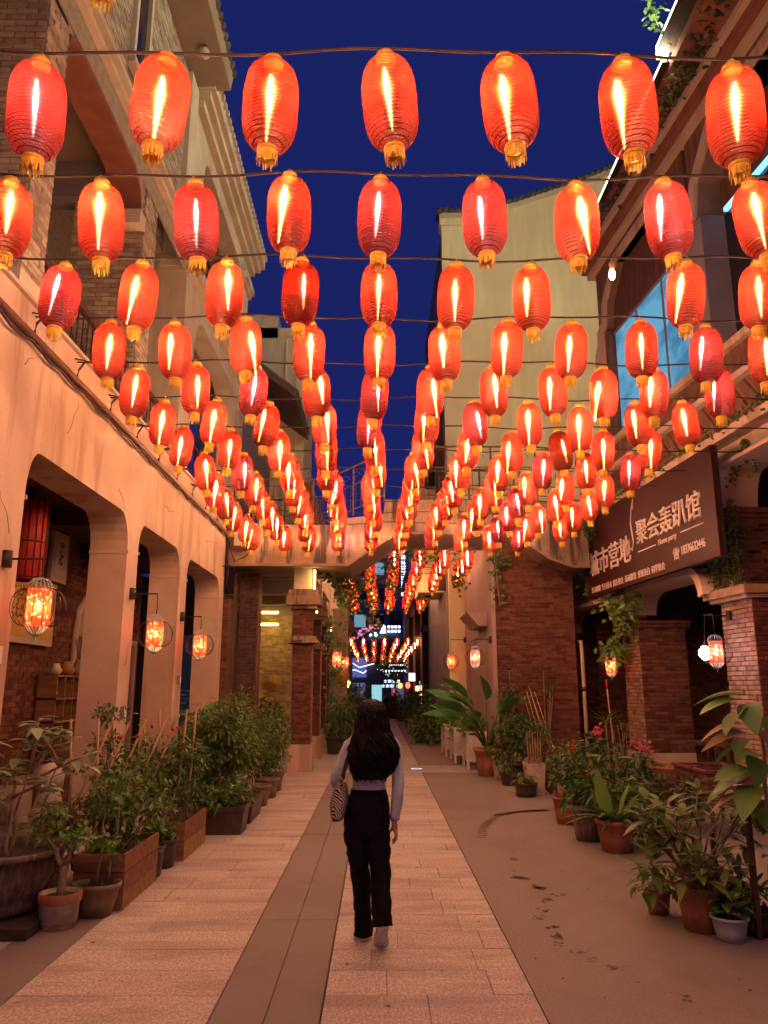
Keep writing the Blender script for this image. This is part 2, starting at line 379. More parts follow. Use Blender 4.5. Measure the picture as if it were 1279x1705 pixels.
part('coping', MB().box(-3.62,-3.06,1.2,15.38,4.985,5.02), m_plaster_in, arc_b)
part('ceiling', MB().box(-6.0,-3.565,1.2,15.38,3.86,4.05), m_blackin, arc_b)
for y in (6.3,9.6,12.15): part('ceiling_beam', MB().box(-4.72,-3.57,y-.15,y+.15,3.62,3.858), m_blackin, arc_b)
part('back_wall', MB().box(-5.95,-4.73,1.2,15.38,0,3.86), m_mortar, arc_b)
bricks(arc_b, (-4.73,6.6,0.1), (0,1,0), (1,0,0), 8.7, 3.7, m_brick_red, bl=.24, bh=.075, nobj=300,
       hole=lambda u,v: (5.45 < u < 6.35 and v < 2.9) or (7.4 < u < 8.4 and v < 2.3))
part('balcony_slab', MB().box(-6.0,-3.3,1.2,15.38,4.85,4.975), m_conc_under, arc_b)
part('base_plinth', MB().box(-4.70,-4.6,3,12,0,.55), m_plaster_in, arc_b)
# end pier in brick, where the arcade meets the footbridge
part('end_pier', MB().box(-3.54,-2.98,15.39,15.9,0,3.36), m_mortar, arc_b)
bricks(arc_b, (-3.54,15.39,.02), (1,0,0), (0,-1,0), .56, 3.3, m_brick_red, nobj=40)
# round-headed doorway in the back wall (frame and louvred door)
dr = MB(); pts = [(-4.68, 12.02, z) for z in (0,.8,1.6,2.45)] + [(-4.68, 12.47-.45*math.cos(q), 2.45+.60*math.sin(q)) for q in [PI*i/10 for i in range(1,10)]] + [(-4.68, 12.92, z) for z in (2.45,1.6,.8,0)]
dr.tube(pts, .055, 6)
part('door_surround', dr, m_plaster_in, arc_b)
part('door_head', MB().prism([(12.47-.44*math.cos(q), 2.42+.58*math.sin(q)) for q in [PI*i/10 for i in range(11)]], -4.74, -4.69), m_pinkwall, arc_b)
dd = part('louvre_door', MB().box(-4.74,-4.70,12.04,12.90,0,2.42), m_wood_dark, arc_b)
b = MB()
for i in range(30): b.rbox((-4.69,12.47,.12+i*.075), .012,.78,.05, ry=.5)
part('second_door', MB().box(-4.74,-4.69,14.02,14.9,0,2.3), m_wood_dark, arc_b)
part('second_door_frame', MB().box(-4.72,-4.64,13.9,14.0,0,2.4).box(-4.72,-4.64,14.92,15.02,0,2.4).box(-4.72,-4.64,13.9,15.02,2.4,2.5), m_pinkwall, arc_b)
part('louvre', b, m_wood_dark, dd, kind='stuff')
m_crack = M('crack', (.16,.10,.08), None, 20, .95, 0)
b = MB()
for (y,z,l,a) in ((7.3,4.1,.5,.4),(8.9,3.95,.4,-.6),(10.9,4.2,.55,.2),(12.15,2.6,.35,1.3),(9.6,1.9,.3,1.5),(6.35,2.9,.4,1.4),(13.6,4.2,.5,-.3),(6.3,4.4,.35,.7)):
    pts = [(-3.0985, y, z)]
    for _ in range(7): a += rnd.uniform(-.6,.6); y += l/7*math.cos(a); z += l/7*math.sin(a); pts.append((-3.0985, y, z))
    b.tube(pts, [.0035-.0003*i for i in range(8)], 3)
part('crack', b, m_crack, arc_b, kind='stuff')
for (y,z,w,h) in ((6.32,1.9,.10,.16),(9.6,1.35,.09,.13),(12.16,1.75,.08,.12)):
    bx = part('switch_box', MB().box(-3.1,-3.055,y-w/2,y+w/2,z-h/2,z+h/2), m_greywall, arc_b)
    part('box_lid', MB().box(-3.055,-3.05,y-w/2+.01,y+w/2-.01,z-h/2+.01,z+h/2-.01), m_whitewood, bx)
# cable conduit along the street wall
t = thing('conduit_pipe', 'long dark pipe with clipped black cables under the coping of the pink arcade', 'pipe', (-3.06,8,4.66))
part('pipe', MB().tube([(-3.06,1.5,4.68),(-3.06,15.35,4.66)], .035, 8), m_pipe, t)
pts = [(-3.05, 1.5+i*.2, 4.61+.02*math.sin(i*1.9)-.025*abs(math.sin(i*.633))) for i in range(70)]
part('cable', MB().tube(pts, .014, 5), m_cable, t)
b = MB()
for i in range(14):
    y = 3.39+.99*i
    b.tube([(-3.05,y+.02,4.62),(-3.06,y-.03,4.72),(-3.05,y-.02,4.80+.02*math.sin(i*3)),(-3.0,y,4.89),(-2.9,y,4.875)], .013, 5)
    b.tube([(-3.09,y-.05,4.9),(-2.98,y-.05,4.88)], .008, 4)
part('hook_cable', b, m_cable, t, kind='stuff')
b = MB().tube([(-3.07,15.3,4.7),(-3.06,15.34,4.2),(-3.02,15.36,3.9),(-3.05,15.3,3.6)], .02, 5)
b.tube([(-3.06,15.32,4.6),(-2.9,15.33,4.1),(-2.7,15.34,4.2),(-2.4,15.34,4.5)], .012, 5).tube([(-3.0,15.3,4.05),(-3.2,15.0,3.9),(-3.4,14.4,3.8),(-3.6,14.0,3.75)], .012, 5)
part('drop_cable', b, m_cable, t)

# things inside the arcade
def picture(y0, y1, z0, z1, label, paper, ink, n, frame, tilt=0):
    t = thing('framed_calligraphy', label, 'picture', (-4.66,(y0+y1)/2,(z0+z1)/2), 'framed pieces on the arcade back wall')
    part('frame', MB().box(-4.70,-4.64,y0,y1,z0,z1), frame, t)
    part('paper', MB().box(-4.64,-4.632,y0+.09,y1-.09,z0+.09,z1-.09), paper, t)
    b = MB(); r = random.Random(n)
    cols = n
    for c in range(cols):
        yc = y0+.2+(y1-y0-.4)*(c+.5)/cols; z = z1-.18
        while z > z0+.2:
            for _ in range(4):
                a = r.uniform(-1.2,1.2); l = r.uniform(.02,.07); cy_, cz = yc+r.uniform(-.04,.04), z+r.uniform(-.04,.04)
                b.rbox((-4.63,cy_,cz), .004, l, .012, rx=a)
            z -= .125
    part('brush_writing', b, ink, t)
    return t
m_ypaper = M('yellow_paper', (.60,.36,.07), (.52,.30,.05), 3, .8, 0)
m_wpaper = M('white_paper', (.55,.48,.42), (.48,.42,.37), 3, .8, 0)
m_ink = M('ink', (.06,.03,.02), None, 3, .7, 0)
picture(9.1, 11.1, 2.2, 3.08, 'yellow calligraphy sheet in a pale frame on the brick wall behind the first cage lamp', m_ypaper, m_ink, 14, m_plaster_in)
picture(10.85, 11.4, 3.12, 3.84, 'white calligraphy sheet hung high beside the big unlit red drum lantern', m_wpaper, m_ink, 3, m_plaster_in)
t = thing('drum_lantern', 'large unlit red drum lantern hanging under the dark arcade ceiling', 'lantern', (-4.0,8.68,3.86))
part('shade', MB().lathe([(-.12,.17),(-.14,.19),(-1.02,.19),(-1.04,.17)], 24, (-4.0,8.68,3.86)), m_red, t)
b = MB()
for i in range(16):
    q = 2*PI*i/16; b.tube([(-4.0+.195*math.cos(q),8.68+.195*math.sin(q),3.74),(-4.0+.195*math.cos(q),8.68+.195*math.sin(q),2.84)], .008, 4)
for z in (3.73,3.25,2.85): b.tube([(-4.0+.195*math.cos(2*PI*i/20),8.68+.195*math.sin(2*PI*i/20),z) for i in range(21)], .009, 4)
b.tube([(-4.0,8.68,3.86),(-4.0,8.68,3.7)], .012, 5)
part('wire_frame', b, m_wood_dark, t)
SX, SY = -4.70, 10.85
t = thing('pigeonhole_shelf', 'wooden pigeonhole shelf with small white cups against the brick wall', 'shelf', (SX+.15,SY+.6,0))
part('back_board', MB().box(SX,SX+.03,SY,SY+1.15,.85,1.80), m_wood_dark, t)
for z in (.85,1.16,1.47,1.78): part('shelf_board', MB().box(SX+.03,SX+.3,SY,SY+1.15,z,z+.025), m_wood, t)
for y in (0,.29,.58,.87,1.13): part('divider', MB().box(SX+.03,SX+.29,SY+y,SY+y+.022,.875,1.78), m_wood, t)
part('cabinet', MB().box(SX+.02,SX+.35,SY,SY+1.15,0,.84), m_wood_dark, t)
for k,(y,z,wh) in enumerate([(.14,1.5,'on the top row, left end'),(.40,1.5,'on the top row beside the left end'),(.7,1.19,'on the middle row'),(.98,1.19,'on the middle row, right end'),(.42,.88,'on the bottom row')]):
    solo('tea_cup', MB().lathe([(0,.025),(.05,.045),(.075,.048),(.07,.04),(.01,.02)], 10, (SX+.2,SY+y,z)), m_whitepot, 'small white cup '+wh+' of the pigeonhole shelf', 'cup', 'cups on the pigeonhole shelf', base=(SX+.2,SY+y,z))
for k,(y,r,h,l) in enumerate([(.2,.09,.16,'round pale teapot standing left on top of the pigeonhole shelf'),(.6,.12,.2,'squat brown jar standing midway on top of the pigeonhole shelf'),(.98,.07,.24,'slim brown vase of dry twigs on top of the pigeonhole shelf')]):
    c = (SX+.17,SY+y,1.806); t = thing('jar', l, 'jar', c)
    part('body', MB().lathe([(0,r*.6),(h*.4,r),(h*.8,r*.6),(h,r*.5)], 12, c, cap=True), (m_whitepot,m_terra,m_brownpot)[k], t)
    if k == 2:
        b = MB()
        for i in range(5): b.tube([(c[0],c[1],2.03),(c[0]+rnd.uniform(-.1,.1),c[1]+rnd.uniform(-.12,.12),2.36)], .006, 4)
        part('twigs', b, m_bark, t)
    if k == 0: part('spout', MB().tube([(c[0],c[1]+.06,1.87),(c[0],c[1]+.14,1.94)], [.025,.012], 6), m_whitepot, t)
t = thing('tea_table', 'low wooden tea table with a cushioned back inside the arcade', 'table', (-3.95,9.3,0))
part('table_top', MB().box(-4.3,-3.6,8.7,10.4,.62,.68), m_wood, t)
for x,y in ((-4.25,8.75),(-3.65,8.75),(-4.25,10.35),(-3.65,10.35)): part('leg', MB().box(x-.03,x+.03,y-.03,y+.03,0,.62), m_wood_dark, t)
t = thing('stone_figure', 'weathered seated stone figure among the plants in front of the arcade', 'statue', (-2.85,7.05,0))
b = MB().lathe([(0,.16),(.25,.17),(.3,.14),(.55,.15),(.72,.10),(.76,.09)], 14, (-2.85,7.05,0), cap=True)
part('body', b, m_whitepot, t)
part('head', MB().lathe([(.74,.06),(.80,.11),(.90,.115),(.98,.07),(1.0,.02)], 14, (-2.85,7.05,0), cap=True), m_whitepot, t)
# blue mural board seen through the third opening
m_mural = M('blue_mural', (.10,.28,.50), (.08,.24,.45), 2, .8, 0)
m_murw = M('mural_white', (.45,.62,.78), None, 3, .8, 0)
struct_end = part('end_wall', MB().box(-6,-3.55,17.5,17.7,0,4.1), m_blackin, arc_b)
t = thing('mural_board', 'blue painted board with pale brick pattern inside the third arcade opening', 'board', (-4.1,17.2,0))
part('board', MB().box(-4.55,-3.72,17.2,17.26,.5,2.75), m_mural, t)
b = MB()
for r in range(12):
    for c in range(4):
        if rnd.random() < .8: b.box(-4.5+c*.2+(r%2)*.08, -4.5+c*.2+(r%2)*.08+.15, 17.185,17.2, .6+r*.085,.6+r*.085+.05)
part('painted_brick', b, m_murw, t, kind='stuff')
# ------------------------------------------------------------------ upper storeys on the left
XU = -3.35
hb = thing('brick_house', 'grey brick upper house with cream mouldings and iron balcony above the pink arcade', 'building', (XU,8,4.98))
part('core_wall', MB().box(-6.2,-5.0,2.0,12.1,4.98,13.2).box(-5.0,XU-.04,2.0,12.05,9.42,12.3), m_mortar_g, hb)
def pier(y0, y1, z0, z1, xin, n):
    part('pier_core', MB().box(xin, XU-.015, y0+.015, y1, z0, z1), m_mortar_g, hb)
    bricks(hb, (XU, y1, z0), (0,-1,0), (1,0,0), y1-y0, z1-z0, m_brick_grey, bl=.2, bh=.068, nobj=n)
    bricks(hb, (xin, y0, z0), (1,0,0), (0,-1,0), XU-xin, z1-z0, m_brick_grey, bl=.2, bh=.068, nobj=n)
pier(6.5, 6.97, 5.45, 8.55, -4.6, 230)
pier(9.80, 10.35, 5.0, 8.6, -4.35, 200)
part('pier_foot', MB().box(-4.6,-3.32,6.47,7.0,4.98,5.45), m_cream, hb)
# spandrel beam with chamfered opening between the piers
ops2 = [(2.5,6.5,8.2,8.6,.3,.35),(6.97,9.6,8.15,8.6,.5,.55)]
poly = [(2.0,9.0)] 
def top_poly(y0, y1, zb, zt, a, b, sp, tp, ra, rb):
    p = [(y0,zb),(a,zb)] if zb < sp else [(y0,sp),(a,sp)]
    p += [(a+ra*(1-math.cos(q)), sp+(tp-sp)*math.sin(q)) for q in [PI/2*i/5 for i in range(0,6)]]
    p += [(b-rb*(1-math.cos(q)), sp+(tp-sp)*math.sin(q)) for q in [PI/2*i/5 for i in range(5,-1,-1)]]
    return p + [(y1,sp),(y1,zt),(y0,zt)]
part('spandrel', MB().prism(top_poly(6.972,9.798,8.15,9.02,6.98,9.62,8.15,8.6,.02,.55), XU-.38, XU-.02), m_brick_grey, hb)
part('spandrel_facing', MB().box(XU-.018,XU+.004,2.0,12.05,8.665,9.02), m_brick_grey, hb)
part('near_spandrel', MB().box(XU-.4,XU-.02,2.0,6.49,8.6,9.02), m_brick_grey, hb)
# soffit lining of that opening, painted red-brown with a cream foot
lp = [(6.985,8.40)]+[(6.985+.25*(1-math.cos(q)),8.35+.24*math.sin(q)) for q in [PI/2*i/5 for i in range(0,6)]]+[(9.61-.55*(1-math.cos(q)),8.15+.44*math.sin(q)) for q in [PI/2*i/5 for i in range(5,-1,-1)]]
mb = MB()
vs = []; fs = []
for (y,z) in lp: vs += [(XU-.40,y,z-.006),(XU+.012,y,z-.006),(XU+.012,y,z+.06),(XU-.40,y,z+.06)]
for i in range(len(lp)-1):
    o = i*4; fs += [(o+k,o+(k+1)%4,o+4+(k+1)%4,o+4+k) for k in range(4)]
part('arch_lining', mb.add(vs, fs), m_redbrown, hb)
part('arch_foot', MB().box(XU-.40,XU+.02,9.56,9.795,7.95,8.16), m_cream, hb)
b = MB(); part('moulding', MB().box(XU,XU+.10,2.0,12.1,9.02,9.10), m_cream, hb)
part('moulding', MB().box(XU,XU+.15,2.0,12.1,9.17,9.25), m_cream, hb)
part('moulding_band', MB().box(XU,XU+.06,2.0,12.1,9.10,9.17), m_redbrown, hb)
part('balcony_ceiling', MB().box(-5.0,XU-.4,2.0,12.05,9.0,9.42), m_soffit, hb)
part('balcony_beam', MB().box(-5.0,XU-.41,9.66,9.98,8.42,8.998), m_greywall, hb); part('balcony_beam', MB().box(-5.0,XU-.41,6.6,6.95,8.42,8.998), m_greywall, hb)
# third storey
bricks(hb, (XU-.03,8.75,9.45), (0,-1,0), (1,0,0), 1.55, 2.8, m_brick_grey, bl=.2, bh=.068, nobj=60)
bricks(hb, (XU-.03,12.0,9.45), (0,-1,0), (1,0,0), 2.6, 2.8, m_brick_grey, bl=.2, bh=.068, nobj=120)
w = part('window', MB().box(XU-.03,XU+.05,8.75,8.83,9.9,12.1).box(XU-.03,XU+.05,9.32,9.4,9.9,12.1).box(XU-.03,XU+.09,8.7,9.45,9.8,9.9), m_cream, hb)
part('pane', MB().box(XU-.03,XU-.01,8.83,9.32,9.9,12.1), m_glassd, w)
part('upper_pilaster', MB().box(XU-.03,XU+.06,11.55,12.05,9.3,12.25), m_cream, hb)
ev = part('eave', MB().prism([(XU-.1,12.32),(-2.74,12.36),(-2.70,12.66),(-2.8,12.7),(XU-.1,13.0)], 2.0, 12.12, axis='y'), m_soffit, hb)
b = MB()
for i in range(46): b.tube([(-2.66,12.08-i*.21,12.68),(-3.3,12.08-i*.21,12.98)], .075, 7)
part('roof_tile', b, m_tile, ev, kind='stuff')
t = thing('soffit_lamp', 'small round unlit lamp fixed under the overhanging left eave', 'lamp', (-3.0,11.1,12.34))
part('base', MB().lathe([(0,.05),(-.06,.05)], 12, (-3.0,11.1,12.34), cap=True), m_iron, t)
part('globe', MB().lathe([(-.05,.06),(-.1,.1),(-.18,.1),(-.23,.05),(-.24,.01)], 14, (-3.0,11.1,12.34)), m_whitepot, t)
# balcony railing
rl = thing('balcony_railing', 'black wrought-iron scrolled balcony railing on top of the pink arcade wall', 'railing', (-3.42,9,5.0))
part('handrail', MB().box(-3.47,-3.40,6.98,12.1,5.88,5.95), m_wood_dark, rl)
part('bottom_rail', MB().box(-3.455,-3.415,6.98,12.1,5.08,5.11), m_iron, rl)
for i in range(34):
    y = 7.05+i*.15
    if 9.78 < y < 10.38: continue
    part('baluster', MB().tube([(-3.435,y,5.1),(-3.435,y,5.88)], .009, 5), m_iron, rl)
b = MB()
for i in range(16):
    y = 7.12+i*.3
    if 9.6 < y < 10.5: continue
    for sg in (1,-1):
        b.tube([(-3.43,y+sg*(.012+.055*math.cos(a))*1, 5.5+sg*.16+.05*math.sin(a)*sg+.012*a) for a in [k*.6 for k in range(10)]], .006, 4)
        b.tube([(-3.43,y+sg*.03,5.2),(-3.43,y+sg*.06,5.3),(-3.43,y,5.42),(-3.43,y-sg*.05,5.5)], .006, 4)
part('scrollwork', b, m_iron, rl)
# things on the balcony: door and beam behind
part('balcony_door', MB().box(-5.01,-4.96,7.3,8.5,4.98,7.2), m_wood_dark, hb)

# cream house beyond it
ch = thing('cream_house', 'cream rendered house with big chamfered openings and stepped cornice on the left', 'building', (XU,15,4.98))
def frame_wall(y0,y1,zb,zt,opn,x0,x1,mt,nm):
    a,b,s0,sp,tp,ra,rb = opn
    # two jambs and a head with rounded corners
    part(nm+'_jamb', MB().box(x0,x1,y0,a,zb,zt), mt, ch); part(nm+'_jamb', MB().box(x0,x1,b,y1,zb,zt), mt, ch)
    p = [(a,sp)]+[(a+ra*(1-math.cos(q)), sp+(tp-sp)*math.sin(q)) for q in [PI/2*i/6 for i in range(1,7)]]
    p += [(b-rb*(1-math.cos(q)), sp+(tp-sp)*math.sin(q)) for q in [PI/2*i/6 for i in range(6,0,-1)]]+[(b,sp),(b,zt),(a,zt)]
    part(nm+'_head', MB().prism(p, x0, x1), mt, ch)
frame_wall(12.2,18.0,4.98,8.72,(12.95,17.0,5,7.5,8.35,.6,1.0),XU-.4,XU,m_cream,'lower')
frame_wall(12.2,18.0,9.0,12.0,(12.95,17.0,9,11.0,11.6,.3,.3),XU-.4,XU,m_cream,'upper')
part('party_pier', MB().box(-4.4,XU-.401,12.2,12.7,4.98,12.0), m_cream, ch)
part('floor_band', MB().box(XU-.5,XU+.10,12.15,18.05,8.72,8.80), m_cream, ch); part('floor_band', MB().box(XU-.5,XU+.16,12.12,18.1,8.80,8.99), m_cream, ch)
part('cornice', MB().box(-4.5,XU+.14,12.12,18.1,12.0,12.16), m_cream, ch); part('cornice', MB().box(-4.5,XU+.26,12.05,18.2,12.16,12.3), m_cream, ch); part('cornice', MB().box(-4.5,XU+.36,12.0,18.3,12.3,12.62), m_cream, ch)
b = MB()
for i in range(30): b.box(XU+.36,XU+.42,12.05+i*.21,12.15+i*.21,12.5,12.6)
part('dentil', b, m_cream, ch, kind='stuff')
part('pier_capital', MB().box(XU-.42,XU+.08,17.15,18.05,11.3,11.42).box(XU-.42,XU+.14,17.1,18.1,11.42,11.6).box(XU-.42,XU+.05,17.2,18.02,8.0,8.12), m_cream, ch)
part('inner_wall', MB().box(-5.6,-5.5,12.2,18.0,4.98,12.0), m_greywall, ch)
part('inner_ceiling', MB().box(-5.5,XU-.41,12.7,18.0,8.45,8.7), m_soffit, ch)
b = MB()
for i in range(14): b.tube([(XU-.1,13.05+i*.28,9.0),(XU-.1,13.05+i*.28,9.95)], .012, 5)
b.box(XU-.13,XU-.07,12.95,17.0,9.95,10.0)
part('balustrade', b, m_iron, ch)
b = MB()
for i in range(14): b.tube([(XU-.1,13.05+i*.28,5.0),(XU-.1,13.05+i*.28,5.95)], .012, 5)
b.box(XU-.14,XU-.06,12.95,17.0,5.95,6.0)
part('balustrade', b, m_iron, ch)
w = part('window', MB().box(-5.5,-5.44,15.4,16.6,5.2,7.4), m_wood_dark, ch)
m_bluelit = EM('blue_lit_pane', (.10,.32,.75), .5)
part('pane', MB().box(-5.44,-5.43,15.5,16.5,5.3,7.3), m_bluelit, w)

# yellow house further back
yh = thing('yellow_house', 'narrow yellow rendered house with a stepped parapet behind the cream house', 'building', (-3.5,24,0))
part('wall', MB().box(-6,-2.45,24,27,4.4,13.1), m_yellow, yh)
part('parapet', MB().box(-6,-3.4,23.95,27.1,13.1,13.9).box(-6,-2.85,23.95,27.1,13.1,13.45), m_yellow, yh)
for x in (-2.75,-3.1): part('wall_rib', MB().box(x-.03,x+.03,23.93,24,7,13.0), m_yellow, yh)
rf = part('lean_to_roof', MB().prism([(-4.6,11.4),(-2.3,9.6),(-2.3,9.45),(-4.6,11.2)], 20.0, 23.9, axis='y'), m_rust, yh)
b = MB()
for i in range(20): b.tube([(-4.5,20.1+i*.19,11.38),(-2.26,20.1+i*.19,9.62)], .06, 6)
part('roof_tile', b, m_tile, rf, kind='stuff')
part('side_wall', MB().box(-4.6,-3.5,20.2,23.9,4.4,9.8), m_greywall, yh)
w = part('window', MB().box(-3.5,-3.42,21.2,22.4,5.6,7.6), m_wood_dark, yh); part('pane', MB().box(-3.42,-3.41,21.3,22.3,5.7,7.5), m_bluelit, w)

# ------------------------------------------------------------------ footbridge
BY = 15.45
fb = thing('footbridge', 'stained concrete footbridge with low arched middle crossing the lantern street', 'bridge', (0,BY,4))
low = [(-3.05,4.05),(-.62,4.05),(.40,4.72),(2.72,4.72),(3.45,4.20),(3.95,4.02),(4.3,4.02)]
top = [(4.3,5.3),(3.2,5.42),(.14,5.42),(.10,5.12),(-.68,5.02),(-.72,4.88),(-3.05,4.88)]
part('fascia', MB().prism(low+top, BY, BY+.22, axis='y'), m_concrete, fb)
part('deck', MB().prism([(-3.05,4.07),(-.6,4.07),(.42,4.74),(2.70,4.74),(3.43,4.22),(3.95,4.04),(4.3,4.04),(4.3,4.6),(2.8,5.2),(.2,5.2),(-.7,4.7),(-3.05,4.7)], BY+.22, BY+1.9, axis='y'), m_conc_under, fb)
part('far_fascia', MB().prism(low+top, BY+1.9, BY+2.1, axis='y'), m_concrete, fb)
part('soffit_edge', MB().prism([(-3.05,4.03),(-.62,4.03),(.40,4.70),(2.72,4.70),(3.45,4.18),(3.95,4.0),(4.3,4.0),(4.3,4.05),(3.95,4.05),(3.47,4.22),(2.73,4.75),(.39,4.75),(-.63,4.08),(-3.05,4.08)], BY-.03, BY+.06, axis='y'), m_conc_under, fb)
def rail(xa, za, xb, zb, hgt, n, y=BY+.1, nm='railing'):
    r_ = MB(); g = part(nm, r_.tube([(xa,y,za+hgt),(xb,y,zb+hgt)], .022, 6).tube([(xa,y,za+.12),(xb,y,zb+.12)], .014, 5).tube([(xa,y,za+hgt*.62),(xb,y,zb+hgt*.62)], .012, 5), m_rust, fb)
    for i in range(n+1):
        f = i/n; x, z = xa+(xb-xa)*f, za+(zb-za)*f
        part('post', MB().box(x-.018,x+.018,y-.018,y+.018,z,z+hgt), m_rust, g)
    b = MB()
    for i in range(n*3):
        f = (i+.5)/(n*3); x, z = xa+(xb-xa)*f, za+(zb-za)*f
        b.tube([(x,y,z+.12),(x,y,z+hgt*.62)], .006, 4)
        if i % 2: b.tube([(x+.09*math.cos(a)*(1-a/9),y,z+hgt*.8+.09*math.sin(a)*(1-a/9)) for a in [k*.7 for k in range(9)]], .005, 4)
    part('scrollwork', b, m_rust, g)
rail(.95,5.42,3.3,5.42,1.18,5); rail(-.85,4.95,.12,5.42,1.05,3); rail(-3.0,4.88,-.95,4.88,1.0,5)
rail(3.3,5.42,4.3,5.3,1.18,2); rail(.95,5.42,3.3,5.42,1.18,5,BY+1.95,'rear_railing'); rail(-3.0,4.88,-.95,4.88,1.0,5,BY+1.95,'rear_railing')
t = thing('finial_post', 'rusted gate post with a round finial on the footbridge', 'post', (.9,BY+.15,5.42))
part('shaft', MB().box(.86,.94,BY+.06,BY+.15,5.42,6.7), m_rust, t); part('finial', MB().lathe([(0,.05),(.05,.075),(.11,.05),(.13,.01)], 10, (.9,BY+.105,6.7)), m_rust, t)
t = thing('notice_frame', 'small dark-edged notice frame on the left end of the footbridge', 'frame', (-2.85,BY-.03,4.45))
part('frame', MB().box(-3.0,-2.68,BY-.05,BY-.002,4.36,4.86), m_wood_dark, t); part('sheet', MB().box(-2.94,-2.74,BY-.056,BY-.05,4.44,4.80), m_wpaper, t)

# ------------------------------------------------------------------ brick piers and colonnade beyond the bridge (left)
def brick_pier(x0,x1,y0,y1,lab,near):
    t = thing('brick_column', lab, 'column', ((x0+x1)/2,(y0+y1)/2,0), 'brick columns beyond the footbridge')
    part('plinth', MB().box(x0-.04,x1+.04,y0-.04,y1+.04,0,.52), m_plaster, t)
    part('core', MB().box(x0+.012,x1-.012,y0+.012,y1,.52,4.0), m_mortar, t)
    bricks(t, (x0,y0+.012,.53), (1,0,0), (0,-1,0), x1-x0, 1.95, m_brick_red, bl=.15, bh=.06, nobj=120 if near else 60)
    bricks(t, (x1-.012,y0,.53), (0,1,0), (1,0,0), y1-y0, 1.95, m_brick_pale_lit, bl=.15, bh=.06, nobj=60)  # street side in lighter brick, lantern light put into its colour
    bricks(t, (x0,y0+.012,2.7), (1,0,0), (0,-1,0), x1-x0, .5, m_brick_red, bl=.15, bh=.06, nobj=20)
    part('cap_band', MB().box(x0-.12,x1+.12,y0-.12,y1+.1,2.52,2.58).box(x0-.07,x1+.07,y0-.07,y1+.06,2.58,2.66), m_concrete, t)
    part('capital', MB().box(x0-.07,x1+.09,y0-.07,y1+.06,3.22,3.30).box(x0-.14,x1+.16,y0-.14,y1+.12,3.30,3.48).box(x0-.10,x1+.12,y0-.10,y1+.08,3.48,3.62), m_concrete, t)
    part('upper_block', MB().box(x0,x1,y0,y1,3.62,4.35), m_cream, t)
    return t
brick_pier(-1.76,-1.36,16.0,16.42,'red brick column with stained capitals standing just beyond the footbridge',1)
brick_pier(-1.78,-1.38,18.7,19.1,'second brick column, partly hidden behind the column at the footbridge',0)
brick_pier(-1.86,-1.46,22.0,22.4,'third brick column, furthest along, with vines growing round it',0)
lh = thing('left_colonnade_house', 'covered colonnade with pale beams and a warmly lit yellow brick wall beyond the footbridge', 'building', (-3,20,0))
part('lintel_beam', MB().box(-1.80,-1.42,16.5,27,4.05,4.7), m_cream, lh)
part('lower_beam', MB().box(-1.84,-1.40,22.4,34,3.3,4.4), m_cream, lh)
for y in (17.9,20.2,23): part('cross_beam', MB().box(-4.6,-1.8,y,y+.3,3.75,4.25), m_cream, lh)
part('ceiling', MB().box(-4.7,-1.8,17.6,34,4.25,4.4), m_soffit, lh)
part('brick_wall', MB().box(-4.7,-2.9,24.0,24.3,0,4.25), m_brick_grey, lh)
bricks(lh, (-3.55,21.98,0), (1,0,0), (0,-1,0), 1.1, 3.6, M('brick_yellow',(.60,.48,.22),(.45,.35,.16),9,.85,.3,70,var=.3,isl=True), bl=.24, bh=.075, nobj=120)
part('lit_wall', MB().box(-3.55,-2.45,22.0,22.3,0,4.25), m_cream, lh)
part('side_wall', MB().box(-4.75,-4.6,17.4,24,0,4.25), m_yellow, lh)
part('dark_pier', MB().box(-2.92,-2.54,16.212,16.6,0,4.0), m_mortar, lh); bricks(lh, (-2.92,16.212,0), (1,0,0), (0,-1,0), .38, 4.0, M('brick_dark',(.10,.055,.05),(.07,.04,.038),9,.85,.3,70,var=.3,isl=True), bl=.19, bh=.065, nobj=120); part('pier_edge', MB().box(-2.54,-2.51,16.18,16.6,0,4.0).box(-3.0,-2.96,16.0,16.2,0,4.0), m_pipe, lh)
# facade continuing down the left side
part('upper_wall', MB().box(-1.82,-1.6,17.7,36,4.7,6.4), m_redbrown, lh)
for i in range(30): pass
t = thing('tube_lamp', 'pair of warm tube lamps under the colonnade ceiling lighting the yellow wall', 'lamp', (-3.0,20.6,3.7))
m_tube = EM('tube_glow', (1.0,.62,.18), 34)
part('upper_tube', MB().tube([(-3.4,21.2,3.62),(-2.75,21.2,3.62)], .022, 8), m_tube, t); part('lower_tube', MB().tube([(-3.4,21.25,3.3),(-2.75,21.25,3.3)], .022, 8), m_tube, t)
part('bracket', MB().box(-3.42,-2.73,21.22,21.28,3.64,3.68).box(-3.42,-2.73,21.27,21.32,3.32,3.36), m_cream, t)
def uplight(x,y,z0,z1,lab):
    t = thing('strip_lamp', lab, 'lamp', (x,y,z0), 'warm strip lamps on the colonnade')
    part('glow_strip', MB().box(x-.015,x+.015,y-.02,y+.02,z0,z1), m_tube, t); part('housing', MB().box(x-.03,x+.03,y+.02,y+.05,z0-.03,z1+.03), m_iron, t)
uplight(-1.33,15.95,3.62,4.02,'warm strip lamp on the upper block of the nearest brick column')
uplight(-1.42,17.8,3.3,3.7,'warm strip lamp under the beam behind the nearest brick column')
uplight(-1.36,22.3,3.1,3.6,'warm strip lamp on the furthest brick column among the vines')
